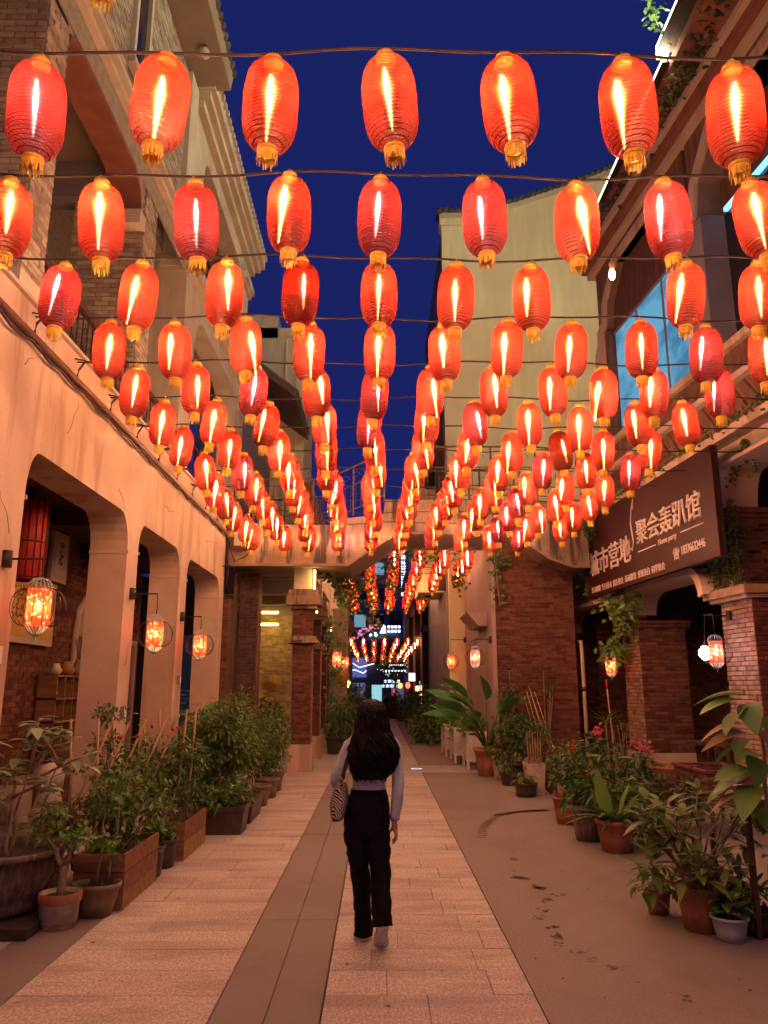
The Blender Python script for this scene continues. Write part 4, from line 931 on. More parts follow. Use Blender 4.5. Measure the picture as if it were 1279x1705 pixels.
for y in (1.42,.43):
    wire([(-3.08,y,SZ),(-1,y,SZ+.02),(1.5,y,SZ+.01),(5.4,y,SZ)], 'black cable of a lantern string overhead, out of the picture', 'cable', 'lantern strings above the viewpoint')
    for c in range(-4,6): lantern((.03+.6*c,y,SZ-.02), 'red lantern overhead, out of the picture above the viewpoint', 'lantern strings above the viewpoint', 'w')
# the bare bulb that takes a lantern's place on the third string
t = thing('bare_bulb', 'bare lit bulb hanging in the gap of the third lantern string at right', 'bulb', (1.80,5.37,SZ))
m_bare = EM('bare_bulb_glow', (1.0,.86,.58), 40)
part('socket', MB().lathe([(0,.004),(-.03,.004),(-.03,.018),(-.09,.02),(-.095,.012)], 10, (1.80,5.37,SZ)), m_stick, t)
part('globe', MB().lathe([(-.095,.012),(-.12,.024),(-.15,.024),(-.175,.01)], 10, (1.80,5.37,SZ), cap=True), m_bare, t)
# far lanterns behind the bridge: one mesh each with the same five pieces
m_bfw = EM('far_bulb_streak_warm', (1.0,.62,.30), BW*.75); m_bfc = EM('far_bulb_streak_cool', (1.0,.72,.78), BW*.65)
def far_mesh(kind):
    b = MB(); prof = [(BODY_T+(BODY_B-BODY_T)*i/14, lprof(i/14)) for i in range(15)]
    b.lathe(prof, 14, (0,0,0), 0); b.lathe([(0,.012),(-.004,.06),(-.05,.07)], 10, (0,0,0), 1); b.lathe([(BODY_B+.01,.05),(BODY_B-.02,.052),(BODY_B-.08,.046)], 10, (0,0,0), 2)
    b.lathe([(-.13,.004),(-.18,.020),(-.26,.017),(-.46,.005)], 6, (0,0,0), 3)  # bulb drawn out into a spindle, standing in for the light streak
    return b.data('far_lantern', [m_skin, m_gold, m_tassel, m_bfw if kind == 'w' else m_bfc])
far_me = {'w':far_mesh('w'),'c':far_mesh('c')}
def far_set(xs, ys, z, grp, where):
    for j, y in enumerate(ys):
        zz = z(y)
        wire([(xs[0](y)-1.2,y,zz+.02),((xs[0](y)+xs[-1](y))/2,y,zz),(xs[-1](y)+.9,y,zz+.02)], 'black cable of the %s lantern string %s' % (ORD[j+1], where), 'cable', 'cables carrying lanterns '+where, .008)
        for i, fx in enumerate(xs):
            k = rnd.choice('wwwwwwwc')
            o = put('red_lantern', far_me[k], None, (fx(y)+rnd.uniform(-.05,.05), y, zz-.01), 'small red lantern, %s from left on the %s string %s' % (ORD[i+1], ORD[j+1], where), 'lantern', grp, rot=(rnd.uniform(-.04,.04),rnd.uniform(-.04,.04),rnd.uniform(0,6)))
far_set([(lambda y,x=x: x) for x in (-.85,-.22,.40,.98,1.56,2.15,2.62)], [18.0+1.17*i for i in range(10)], lambda y: 4.92, 'red lanterns just beyond the footbridge', 'beyond the footbridge')
far_set([(lambda y,x=x: x-(y-42)*.004) for x in (-1.47,-.85,-.25,.36,1.0,1.6,2.1)], [42.5+3.3*i for i in range(7)], lambda y: 4.32-.012*(y-42), 'red lanterns far down the street', 'far down the street')

# ------------------------------------------------------------------ birdcage wall lamps
m_cloth = None
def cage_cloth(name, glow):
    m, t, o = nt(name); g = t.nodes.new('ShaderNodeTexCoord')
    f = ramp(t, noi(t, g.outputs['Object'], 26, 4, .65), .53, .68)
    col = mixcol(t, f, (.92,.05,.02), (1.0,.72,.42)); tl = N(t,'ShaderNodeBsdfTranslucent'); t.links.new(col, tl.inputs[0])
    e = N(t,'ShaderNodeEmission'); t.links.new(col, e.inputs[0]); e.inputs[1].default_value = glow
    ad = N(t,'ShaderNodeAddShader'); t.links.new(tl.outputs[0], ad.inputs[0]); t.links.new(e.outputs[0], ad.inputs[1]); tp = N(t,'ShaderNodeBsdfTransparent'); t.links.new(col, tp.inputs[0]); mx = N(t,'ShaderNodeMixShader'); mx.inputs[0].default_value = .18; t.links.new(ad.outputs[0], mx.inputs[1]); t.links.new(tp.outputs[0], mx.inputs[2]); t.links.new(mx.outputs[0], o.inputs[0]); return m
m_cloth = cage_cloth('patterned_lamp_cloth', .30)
m_wirepale = M('pale_wire', (.38,.33,.32), None, 10, .5, 0)
m_cagebulb = EM('cage_bulb', (1.0,.72,.36), 75); m_whitebulb = EM('white_cage_bulb', (.75,.88,1.0), 80)
def cage_lamp(x, y, zc, bx, by, bz, lab, sc=1.0, white=False, far=False):
    # zc: middle of the cloth cylinder; bx,by,bz: wall bracket
    t = thing('birdcage_lamp', lab, 'lamp', (bx,by,bz), 'birdcage lamps on wall brackets')
    R_, Hh = .095*sc, .155*sc
    part('bracket', MB().lathe([(-.07,.045),(.07,.045)], 12, (bx,by,bz), cap=True).tube([(bx,by,bz),(x,by,bz),(x,y,bz)], .010, 6), m_iron, t)
    part('hanger', MB().tube([(x,y,bz),(x+.006,y,(bz+zc+Hh)/2),(x,y,zc+Hh+.08*sc)], .006, 5), m_iron, t)
    sh = part('lamp_shade', MB().lathe([(Hh,R_),(0,R_),(-Hh,R_)], 20, (x,y,zc)), m_cloth, t)
    b = MB(); k = 16 if not far else 8
    for i in range(k):
        q = 2*PI*i/k; c, s_ = math.cos(q), math.sin(q)
        b.tube([(x+c*r,y+s_*r,zc+z) for r,z in ((R_,Hh),(R_*.95,Hh+.04*sc),(R_*.65,Hh+.075*sc),(.01,Hh+.09*sc))], .0035, 3)
    b.tube([(x+R_*1.03*math.cos(2*PI*i/18),y+R_*1.03*math.sin(2*PI*i/18),zc+Hh) for i in range(19)], .007, 4)
    part('dome_wires', b, m_wirepale, t)
    b = MB()
    for i in range(k):
        q = 2*PI*i/k; c, s_ = math.cos(q), math.sin(q)
        b.tube([(x+c*R_,y+s_*R_,zc-Hh),(x+c*R_*.5,y+s_*R_*.5,zc-Hh-.055*sc),(x,y,zc-Hh-.085*sc)], .007, 3)
    b.tube([(x,y,zc-Hh-.07*sc),(x,y,zc-Hh-.12*sc)], .008, 5)
    part('cone_slats', b, m_whitewood, t)
    b = MB()
    for sd in (0, PI):
        for d in (-.6,-.3,0,.3,.6):
            q = sd+d; c, s_ = math.cos(q), math.sin(q)
            b.tube([(x+c*(R_+.0+ .12*sc*math.sin(a)),y+s_*(R_+.12*sc*math.sin(a)),zc+Hh*math.cos(a)) for a in [PI*i/9 for i in range(10)]], .0035, 3)
    for d in (-.8,.8,2.3,3.9,1.57,4.71):
        b.tube([(x+math.cos(d)*R_*1.02,y+math.sin(d)*R_*1.02,zc+Hh),(x+math.cos(d)*R_*1.02,y+math.sin(d)*R_*1.02,zc-Hh)], .004, 3)
    part('cage_wires', b, m_iron, t)
    part('bulb', MB().lathe([(.05,.01),(.03,.035),(-.02,.04),(-.05,.01)], 10, (x,y,zc), cap=True), m_whitebulb if white else m_cagebulb, t)
    return t
cage_lamp(-2.78,6.32,2.28,-3.08,6.32,2.68,'birdcage lamp with orange cloth nearest on the left arcade')
cage_lamp(-2.76,9.62,2.28,-3.08,9.62,2.78,'birdcage lamp glowing white and red on the second left pier')
cage_lamp(-2.78,12.15,2.28,-3.08,12.15,2.72,'birdcage lamp at the third left pier in front of the blue board')
cage_lamp(4.75,10.95,2.12,5.12,11.25,2.66,'birdcage lamp with a glaring white bulb on the near right brick pier',1.0,True)
cage_lamp(4.52,15.2,2.05,4.86,15.25,2.55,'birdcage lamp with greenery above it on the far right brick pier')
cage_lamp(2.05,16.55,2.25,2.38,16.5,2.62,'birdcage lamp on the corner of the brick block, glowing beside the pink wall',1.0,True)
cage_lamp(1.98,21.3,2.32,2.38,21.3,2.9,'smaller birdcage lamp further along the pink wall',1.0,False,True)
cage_lamp(-1.0,18.9,2.30,-1.35,18.9,2.8,'birdcage lamp on the second brick column, white below',1.0,False,True)
cage_lamp(-.95,22.2,2.32,-1.4,22.2,2.85,'birdcage lamp on the third brick column, half hidden',1.0,False,True)
# glowing white half moon of the naked bulb beside the near right cage: its paper side is torn open
t = thing('white_globe', 'glaring white globe bulb hanging beside the near right birdcage lamp', 'bulb', (4.68,11.25,2.14))
part('globe', MB().lathe([(.10,.01),(.085,.05),(.03,.085),(-.03,.085),(-.085,.05),(-.10,.01)], 16, (4.70,11.2,2.12), cap=True), EM('white_globe_glow',(.8,.9,1.0),30), t)
part('cord', MB().tube([(4.70,11.2,2.22),(4.74,11.2,2.66)], .004, 4), m_iron, t)
# ------------------------------------------------------------------ far end of the street
m_tower = M('tower_render', (.30,.33,.46), (.25,.28,.40), .4, .8, .05, 10)
m_winlit = EM('window_cool_lit', (.30,.55,.75), .55); m_winwarm = EM('window_white_lit', (1.0,.9,.75), 2.2)
m_neonw = EM('neon_white', (.75,.88,1.0), 2.2); m_neonb = EM('neon_blue', (.15,.35,1.0), 2.0); m_pinkneon = EM('neon_pink', (1.0,.28,.50), .9)
m_redneon = EM('neon_red', (1.0,.05,.03), 2.5); m_orange = EM('lamp_orange', (1.0,.38,.06), 5)
tw = thing('tower_block', 'dim blue-grey tower block with balconies and few lit windows at the far end', 'building', (0,88,0))
part('wall', MB().box(-26,3.4,88,100,6.5,20), m_tower, tw)
for k in range(4):
    z = 7.0+k*3.0
    part('balcony_band', MB().box(-12,3.2,87.2,88,z,z+.9), m_tower, tw)
    for x in (-9,-6.6,-4.2,-2.1,0,1.9):
        w = part('window', MB().box(x-.75,x+.75,87.9,88.05,z+1.1,z+2.7), m_greywall, tw)
        lit = (k,x) in ((0,-2.1),(2,0))
        part('pane', MB().box(x-.65,x+.65,87.86,87.9,z+1.2,z+2.6), (m_winwarm if k == 3 else m_winlit) if lit else m_glassd, w)
m_blackin2 = m_blackin
sh = thing('far_shop', 'shop with a blue fascia board and a lit glass doorway at the far street end', 'building', (0,79,0))
part('wall', MB().box(-14,12,79,84,0,6.2), m_greywall, sh)
part('fascia_board', MB().box(-4.6,-1.2,78.7,78.95,2.55,4.45), EM('fascia_blue',(.12,.15,.50),.8), sh)
b = MB().tube([(-3.1,78.6,3.05),(-2.6,78.6,3.95),(-1.9,78.6,3.5),(-.4,78.6,3.9)], .05, 5).tube([(-3.1,78.6,3.05),(-2.4,78.6,3.3),(-1.5,78.6,2.95),(-1.2,78.6,3.2)], .05, 5)
part('neon_zigzag', b, m_neonw, sh)
w = part('shop_window', MB().box(-.75,.45,78.8,78.98,0,1.9), m_greywall, sh); part('pane', MB().box(-.65,.35,78.75,78.8,.1,1.8), EM('shop_cyan',(.35,.75,.85),.9), w)
w = part('shop_window', MB().box(-4.2,-1.2,78.8,78.98,.4,2.1), m_greywall, sh); part('pane', MB().box(-4.1,-1.3,78.75,78.8,.5,2.0), EM('window_violet',(.35,.36,.75),.35), w)
w = part('shop_window', MB().box(1.2,3.2,78.8,78.98,.2,2.1), m_greywall, sh); part('pane', MB().box(1.3,3.1,78.75,78.8,.3,2.0), EM('window_violet_dim',(.30,.28,.60),.3), w)
part('awning', MB().prism([(-1.9,6.2),(1.15,6.95),(3.0,6.3),(3.0,6.1),(-1.9,6.0)], 76.5, 78.9, axis='y'), M('awning_blue',(.10,.20,.36),None,2,.7,0), sh)
def far_sign(name, lab, x, y, z, rows, mt, cell=.17, seed=1):
    t = thing(name, lab, 'sign', (x,y,z)); r = random.Random(seed); b = MB()
    for j,(n_,w_) in enumerate(rows):
        for i in range(n_):
            cx_, cz = x+(i-(n_-1)/2)*w_*1.25, z-j*w_*1.4
            b.box(cx_-w_*.45,cx_+w_*.45,y-.04,y,cz-.05*w_*8*.1,cz+.03); b.box(cx_-w_*.45,cx_+w_*.45,y-.04,y,cz-w_*.5,cz-w_*.38)
            b.box(cx_-w_*.06,cx_+w_*.06,y-.04,y,cz-w_*.5,cz+w_*.35); 
            if r.random() < .6: b.box(cx_-w_*.45,cx_-w_*.33,y-.04,y,cz-w_*.5,cz+w_*.3)
            if r.random() < .6: b.box(cx_+w_*.33,cx_+w_*.45,y-.04,y,cz-w_*.5,cz+w_*.3)
    part('glowing_letters', b, mt, t); part('back_bar', MB().box(x-.9,x+.9,y+.02,y+.06,z-.1,z-.05), m_iron, t); return t
far_sign('glow_sign', 'white glowing two-line sign under the dark street tree far away', 1.2,70,2.15,[(4,.30),(5,.30)], m_neonw, seed=2)
t = thing('emblem_sign', 'white glowing emblem and lettering sign above the blue awning', 'sign', (1.0,76.4,7.0))
part('emblem', MB().prism([(.1,6.75),(.5,7.6),(.72,7.45),(.75,6.75)], 76.3,76.4,axis='y'), m_neonw, t)
b = MB()
for j in range(2):
    for i in range(4): b.box(.9+i*.34,1.15+i*.34,76.3,76.4,7.25-j*.42,7.5-j*.42)
part('glowing_letters', b, m_neonw, t)
t = thing('blossom_neon', 'pink neon blossom tree beside the emblem sign', 'sign', (-1.4,76.4,6.6))
b = MB()
for i in range(90):
    f = rnd.random(); x = -2.7+2.5*f+rnd.uniform(-.25,.25); z = 6.35+1.1*f+rnd.uniform(-.28,.3)
    b.rbox((x,76.35,z), .13,.05,.13, ry=rnd.random()*3)
part('blossom', b, m_pinkneon, t, kind='stuff')
part('branch', MB().tube([(-2.7,76.4,6.2),(-1.6,76.4,6.8),(-.2,76.4,7.5)], .05, 5), m_bark, t)
part('small_letters', MB().box(-.9,-.55,76.28,76.34,6.45,6.85).box(-.45,-.1,76.28,76.34,6.45,6.85), m_neonw, t)
t = thing('vertical_sign', 'tall vertical sign of white glowing characters on the far building', 'sign', (2.45,75,12.5))
b = MB()
for i in range(9):
    z = 14.7-i*.52; b.box(2.22,2.7,74.9,75,z,z+.08); b.box(2.25,2.33,74.9,75,z-.3,z+.06); b.box(2.5,2.58,74.9,75,z-.32,z+.1); b.box(2.3,2.66,74.9,75,z-.22,z-.15)
part('glowing_letters', b, m_neonw, t); part('back_bar', MB().box(2.4,2.5,75.02,75.1,9.8,15), m_iron, t)
t = thing('lit_sign_box', 'small square white sign box on the right side of the far street', 'sign', (1.95,45,2.15))
part('box', MB().box(1.75,2.15,45,45.15,1.95,2.4), m_neonw, t); part('arm', MB().box(2.15,2.6,45.05,45.1,2.25,2.3), m_iron, t)
t = thing('lit_cone_tree', 'red glowing cone-shaped light tree standing at the far end', 'light', (1.45,70,0))
part('cone', MB().lathe([(.35,.38),(.8,.25),(1.15,.12),(1.5,.01)], 10, (1.45,70,0)), m_redneon, t); part('base', MB().lathe([(0,.2),(.34,.2)], 10, (1.45,70,0), cap=True), m_iron, t)
for k,(x,y,z,r,l) in enumerate([(-1.32,27.5,1.95,.13,'round orange lantern among the vines on the left colonnade'),(-1.18,30.5,1.75,.12,'lower yellow lantern beside the round orange one on the left'),(1.98,40,1.55,.11,'yellow pot-shaped lamp on the far right wall'),(1.45,52,1.7,.14,'small orange lantern, left of a pair far on the right'),(1.95,52,1.72,.16,'small red lantern, right of a pair far on the right')]):
    t = thing('round_lantern', l, 'lantern', (x,y,z))
    part('shade', MB().lathe([(r*1.2,.04),(r,r*.75),(0,r),(-r,r*.75),(-r*1.2,.04)], 12, (x,y,z), cap=True), EM('round_glow_%s' % 'abcde'[k], ((1,.30,.05),(1,.5,.12),(1,.55,.2),(1,.4,.05),(1,.12,.05))[k], 3.5), t)
    part('hanger', MB().tube([(x,y,z+r*1.2),(x,y,z+r*1.2+.35)], .008, 4), m_iron, t)
t = thing('planter_box', 'dark wooden planter box in the middle of the far street', 'planter', (.8,42,0))
for i in range(7): part('plank', MB().box(.3+i*.135,.425+i*.135,42,42.04,0,.78), m_wood_dark, t)
part('body', MB().box(.3,1.24,42.04,42.9,0,.78), m_wood_dark, t); part('rim', MB().box(.27,1.27,41.98,42.93,.78,.83), m_wood_dark, t)
# right-hand side past the pink wall
rh = thing('right_row_house', 'dim brown row house with pilasters on the right past the pink wall', 'building', (2.3,34,0))
part('wall', MB().box(2.3,6,30,62,0,8.5), m_redbrown, rh)
for y in (30.2,36,43,52): part('pilaster', MB().box(2.05,2.3,y,y+.7,0,6.2), m_blackin, rh); part('pilaster_cap', MB().box(1.98,2.3,y-.07,y+.77,4.15,4.4), m_greywall, rh)
w = part('window', MB().box(2.22,2.3,32,33.6,2.6,3.9), m_yellow, rh); part('pane', MB().box(2.20,2.22,32.1,33.5,2.7,3.8), m_glassd, w)
part('white_downpipe', MB().box(1.96,2.03,29.6,29.7,0,6), m_whitewood, rh)
part('storey_band', MB().box(2.2,2.3,30,62,6.2,6.5), m_pinkwall, rh)
rp = thing('far_right_house', 'pale tall house front beyond the brown row house on the right', 'building', (2.6,63,0)); part('wall', MB().box(2.5,8,63,78,0,11), m_pinkwall, rp); part('pilaster', MB().box(2.3,2.5,63,64,0,11), m_pinkwall, rp); part('cornice', MB().box(2.2,2.5,62.9,78,10.6,10.9), m_pinkwall, rp)
lp = thing('far_left_house', 'dark row house with vines on the left beyond the colonnade', 'building', (-2.4,36,0)); part('wall', MB().box(-9,-2.3,36,70,0,9), m_redbrown, lp)
for y in (37,43,50): part('pilaster', MB().box(-2.3,-2.0,y,y+.7,0,6), m_brick_red, lp)
part('ledge', MB().box(-2.3,-1.9,36,70,6,6.3), m_concrete, lp)
ml = thing('neon_strip', 'violet and orange vertical neon strip beside the far right houses', 'strip light', (2.0,38,1.3))
part('violet_strip', MB().box(1.98,2.02,38,38.05,.6,1.9), m_neonb, ml); part('orange_strip', MB().box(1.99,2.03,36.8,36.85,.2,1.7), m_orange, ml)

# ------------------------------------------------------------------ foliage helpers
def foliage(mb, c, rad, n, L, Wd, clumps=12, spread=.4, droop=.25, mi=0, mis=None, seed=None):
    r = random.Random(seed if seed is not None else rnd.random()); C_ = []
    for _ in range(clumps):
        d = Vector((r.gauss(0,1),r.gauss(0,1),r.gauss(0,1))).normalized()*(r.random()**.45)
        C_.append(Vector((c[0]+d.x*rad[0], c[1]+d.y*rad[1], c[2]+d.z*rad[2])))
    for i in range(n):
        q = r.choice(C_); d = Vector((r.gauss(0,1),r.gauss(0,1),r.gauss(0,.8))).normalized()
        s = spread*min(rad)*r.uniform(.3,1.25); p = q + d*s
        dr = (d + Vector((r.uniform(-.5,.5),r.uniform(-.5,.5),r.uniform(-.6,.5)-droop))).normalized()
        l = L*r.uniform(.6,1.25)
        mb.leaf(p, dr, Vector((r.uniform(-.4,.4),r.uniform(-.4,.4),1)), l, Wd*l/L*r.uniform(.8,1.2), (r.choice(mis) if mis else mi))
    return C_
def whorl(mb, p, n, L, Wd, up=.3, mi=0, r=rnd):
    a0 = r.random()*6
    for i in range(n):
        a = a0+2*PI*i/n+r.uniform(-.25,.25); d = Vector((math.cos(a),math.sin(a),up+r.uniform(-.3,.3)))
        mb.leaf(Vector(p), d, Vector((0,0,1)), L*r.uniform(.75,1.15), Wd*r.uniform(.85,1.15), mi, bend=.25)
def pot(t, x, y, r, h, mt, z=0, rim=.12, taper=.72, soil=True, sy=1.0, square=False):
    prof = [(0,r*taper*.9),(.0,r*taper),(h*(1-rim)*.5,r*(taper+.93)/2),(h*(1-rim),r*.93),(h*(1-rim)+.002,r),(h,r*1.02),(h,r*.9),(h*.85,r*.88)]
    part('pot', MB().lathe(prof, 24, (x,y,z), sy=sy), mt, t)
    if soil: part('soil', MB().lathe([(h*.86,r*.895),(h*.88,r*.5),(h*.89,.01)], 14, (x,y,z), sy=sy), m_soil, t)
def stems(pts_list, r0, r1=None, n=5):
    b = MB()
    for pts in pts_list: b.tube(pts, [r0+( (r1 or r0*.5)-r0)*i/(len(pts)-1) for i in range(len(pts))], n)
    return b
def wob(a, b_, n=6, j=.03, r=rnd):
    a, b_ = Vector(a), Vector(b_); return [a+(b_-a)*(i/n)+(Vector((r.uniform(-j,j),r.uniform(-j,j),0)) if 0 < i < n else Vector((0,0,0))) for i in range(n+1)]
_lm = {}
def leaf_me(kind, mt, L=1, Wd=.4, bend=.2, fold=.1, seg=5):
    k = (kind, mt.name)
    if k not in _lm:
        b = MB(); vs = []; fs = []
        for i in range(seg+1):
            t = i/seg; w = Wd*(math.sin(PI*min(1,t**.8*.98+.02))**.8)*.5 if i < seg else 0.002
            if i == 0: w = .012
            z = -bend*t*t; vs += [(t*L,-w,z+fold*w),(t*L,0,z),(t*L,w,z+fold*w)]
        for i in range(seg):
            o = i*3; fs += [(o,o+3,o+4,o+1),(o+1,o+4,o+5,o+2)]
        b.add(vs, fs, 0, True); _lm[k] = b.data('leaf', mt)
    return _lm[k]
def leaf_obj(parent, me, p, d, s, roll=0):
    d = Vector(d).normalized(); up = Vector((0,0,1)); sd = up.cross(d)
    if sd.length < .05: sd = Vector((1,0,0))
    sd.normalize(); n = d.cross(sd); Mx = Matrix((d, sd, n)).transposed().to_4x4()
    o = put('leaf', me, parent); o.matrix_basis = Matrix.Translation(Vector(p)-wloc(parent)) @ Mx @ Matrix.Rotation(roll,4,'X') @ Matrix.Scale(s,4)
    return o

# vines hanging from the bridge and along the walls
def vine(name, lab, lines, n, L, mats, spread=.09, group='climbing vines', stem=True):
    b = MB(); st = MB()
    for ln in lines:
        ln = [Vector(p) for p in ln]; st.tube(ln, .008, 4)
        for i in range(int(n)):
            f = rnd.random()*(len(ln)-1); k = int(f); p = ln[k]+(ln[min(k+1,len(ln)-1)]-ln[k])*(f-k)
            p = p+Vector((rnd.gauss(0,spread),rnd.gauss(0,spread*.7),rnd.gauss(0,spread)))
            d = Vector((rnd.uniform(-1,1),rnd.uniform(-1,.3),rnd.uniform(-1,.2)))
            b.leaf(p, d, Vector((rnd.uniform(-.5,.5),-1,.4)), L*rnd.uniform(.6,1.3), L*.75*rnd.uniform(.7,1.2), rnd.randrange(len(mats)))
    t = thing(name, lab, 'vine', tuple(lines[0][0]), group)
    part('foliage', b, mats, t, kind='stuff'); part('stem', st, m_bark, t)
VY = 17.55
vine('hanging_vine', 'leafy vine hanging under the left end of the footbridge arch', [[(-1.28,16.6,4.35),(-1.05,16.9,4.1),(-.9,VY,3.9)],[(-.95,VY,4.05),(-.7,VY,3.95),(-.72,VY,3.5)]], 70, .13, [g_mid,g_light,g_dark])
vine('hanging_vine', 'long leafy vine trailing before the far lanterns from the footbridge middle', [[(-.25,VY,4.3),(-.15,VY,3.8),(-.12,VY,3.2),(-.1,VY,2.75)],[(-.45,VY,4.2),(-.42,VY,3.8),(-.5,VY,3.5)]], 75, .11, [g_dark,g_mid,g_olive])
vine('hanging_vine', 'short leafy vine hanging at the crown of the footbridge arch', [[(.3,VY,4.65),(.3,VY,4.2),(.25,VY,3.85)],[(.55,VY,4.7),(.9,VY,4.62),(1.4,VY,4.66)]], 60, .11, [g_dark,g_mid,g_olive])
vine('hanging_vine', 'leafy vine trailing on the pink wall corner right of the arch', [[(1.75,VY,4.68),(1.85,VY,4.1),(1.9,VY,3.85)],[(2.45,16.2,4.6),(2.5,16.15,3.9),(2.55,16.15,3.3)],[(2.5,16.2,4.3),(2.75,16.2,4.25)]], 45, .10, [g_dark,g_mid])
vine('climbing_vine', 'yellow-lit vine climbing the furthest left column', [[(-1.42,21.9,3.6),(-1.25,21.85,2.9),(-1.2,21.8,2.2),(-1.3,21.8,1.2)],[(-1.15,24,4.4),(-1.1,24,3.6),(-1.2,24,2.4),(-1.2,24,1.0)]], 190, .13, [g_olive,g_light,g_mid], .13)
vine('climbing_vine', 'dark ivy along the top of the red shop sign', [[RF(.42,16.3,5.12),RF(.42,14.6,5.28),RF(.4,12.5,5.3),RF(.4,10.5,5.32),RF(.35,8.8,5.35)]], 420, .07, [g_dark,g_mid,g_olive], .055)
vine('climbing_vine', 'dark ivy hanging at the far end of the red shop sign', [[RF(.45,15.95,5.1),RF(.4,16.1,4.4),RF(.4,16.1,3.5)],[RF(.6,15.3,5.0),RF(.62,15.2,4.6)]], 190, .09, [g_dark,g_mid], .09)
vine('climbing_vine', 'mossy ivy panel on the near brick pier beside the red sign', [[RF(.07,a,4.35),RF(.07,a,3.1)] for a in (10.95,11.1,11.25,11.4,11.55,11.7)]+[[RF(.03,10.4,4.6),RF(.03,10.5,5.1),RF(.05,11.0,4.6)]], 120, .06, [g_dark,g_olive,g_mid], .045)
vine('climbing_vine', 'bright leafy vine hanging below the sign at the far right pier', [[RF(.25,14.7,3.45),RF(.3,14.75,3.1),RF(.3,14.8,2.6)],[RF(.3,15.3,3.4),RF(.35,15.0,3.15),RF(.3,14.3,3.1)],[RF(.35,15.2,2.35),RF(.38,15.2,2.25)]], 110, .13, [g_mid,g_light,g_olive], .12)
vine('climbing_vine', 'overgrown weeds and dry vines matted along the right roof eave', [[(4.9,s,11.15),(4.95,s+1.3,11.35),(5.0,s+2.6,11.2)] for s in (6,8,10,12,13.3)], 330, .13, [g_dry,g_dark,g_dark], .13)
vine('roof_weed', 'tuft of weeds growing out of the right roof edge by the neon strip', [[(4.45,10.2,11.9),(4.3,10.1,12.2)],[(4.2,13.2,10.6),(4.05,13.2,10.75)]], 40, .13, [g_dark], .09)
vine('roof_weed', 'weeds on the terrace hut beyond the footbridge', [[(1.5,22.6,8.6),(1.4,22.6,9.3)],[(1.7,22.5,8.4),(1.75,22.4,9.0)]], 60, .2, [g_dark,g_mid], .15)
# ------------------------------------------------------------------ potted plants, left side
t = thing('potted_plant', 'pale-leaved shrub with bare stems in the big dark glazed pot, front left', 'plant', (-2.72,6.05,0))
part('tray', MB().box(-3.2,-2.34,5.62,6.5,.0,.07), m_blackin, t)
part('pot', MB().lathe([(.07,.26),(.12,.33),(.15,.32),(.19,.34),(.34,.41),(.46,.425),(.465,.45),(.505,.45),(.51,.41),(.42,.40)], 32, (-2.76,6.05,0)), m_glaze, t)
part('soil', MB().lathe([(.43,.40),(.44,.2),(.45,.01)], 16, (-2.76,6.05,0)), m_soil, t)
sp = []; tips = []
for (a,b_,h) in ((-.12,.05,1.1),(-.06,-.1,1.0),(.0,.05,1.15),(.14,0,1.2),(.05,-.05,.95),(-.2,0,.9)):
    p = (-2.72+a,6.05+b_,.42); q = (-2.72+a*1.6+rnd.uniform(-.05,.15),6.05+b_*1.5,h*.9); sp.append(wob(p,q,6,.025)); 
    for k in range(3):
        tip = Vector(q)+Vector((rnd.uniform(-.25,.3),rnd.uniform(-.22,.2),rnd.uniform(.0,.34))); sp.append(wob(q,tip,3,.015)); tips.append(tip)
tips += [Vector((-2.55,6.0,1.42)),Vector((-2.38,6.1,1.33)),Vector((-2.3,6.1,1.12))]; sp.append(wob((-2.6,6.05,1.05),tips[-3],4,.015)); sp.append(wob((-2.6,6.05,1.02),tips[-2],4,.015)); sp.append(wob((-2.6,6.05,.95),tips[-1],4,.015))
part('stem', stems(sp,.016,.006), m_bark, t)
lm = leaf_me('ovate', g_pale, 1, .46, .28, .25)
for tip in tips:
    a0 = rnd.random()*6
    for i in range(rnd.choice((5,6,7))):
        a = a0+i*1.05; leaf_obj(t, lm, tip-Vector((0,0,.02*i)), (math.cos(a),math.sin(a),rnd.uniform(-.25,.45)), rnd.uniform(.11,.17))
t = thing('potted_plant', 'small bonsai-like tree with fine leaves in the chalky two-tone pot', 'plant', (-2.26,5.95,0))
part('pot', MB().lathe([(0,.11),(0,.118),(.035,.122),(.04,.130),(.165,.135),(.17,.145),(.225,.15),(.228,.13),(.19,.125)], 24, (-2.26,5.95,0)), m_whitepot, t)
part('rim_band', MB().lathe([(.166,.1465),(.226,.1515),(.23,.14)], 24, (-2.26,5.95,0)), m_terra, t); part('foot_band', MB().lathe([(0.002,.1215),(.036,.1255)], 24, (-2.26,5.95,0)), m_terra, t)
part('soil', MB().lathe([(.195,.13),(.2,.01)], 14, (-2.26,5.95,0)), m_soil, t)
part('trunk', stems([wob((-2.26,5.95,.19),(-2.25,5.95,.40),4,.008)],.034,.026,7).tube(wob((-2.25,5.95,.38),(-2.42,5.95,.62),4,.015),[.02,.017,.014,.011,.008]).tube(wob((-2.25,5.95,.40),(-2.16,5.92,.6),4,.015),[.018,.015,.012,.009,.007]).tube(wob((-2.17,5.92,.56),(-1.95,5.95,.56),4,.01),.006).tube(wob((-2.42,5.95,.62),(-2.36,5.95,.78),3,.01),.006), m_bark, t)
b = MB(); foliage(b,(-2.4,5.95,.66),(.14,.12,.12),150,.06,.034,10,.6); foliage(b,(-2.17,5.93,.62),(.12,.1,.07),110,.055,.034,8,.6); foliage(b,(-2.0,5.94,.575),(.13,.05,.025),45,.06,.04,9,.9,0); foliage(b,(-2.33,5.95,.8),(.06,.05,.05),30,.06,.035,5,.6)
part('foliage', b, g_light, t, kind='stuff')
t = thing('potted_plant', 'thin twin-stemmed sapling in the wide brown bowl pot', 'plant', (-2.1,6.22,0))
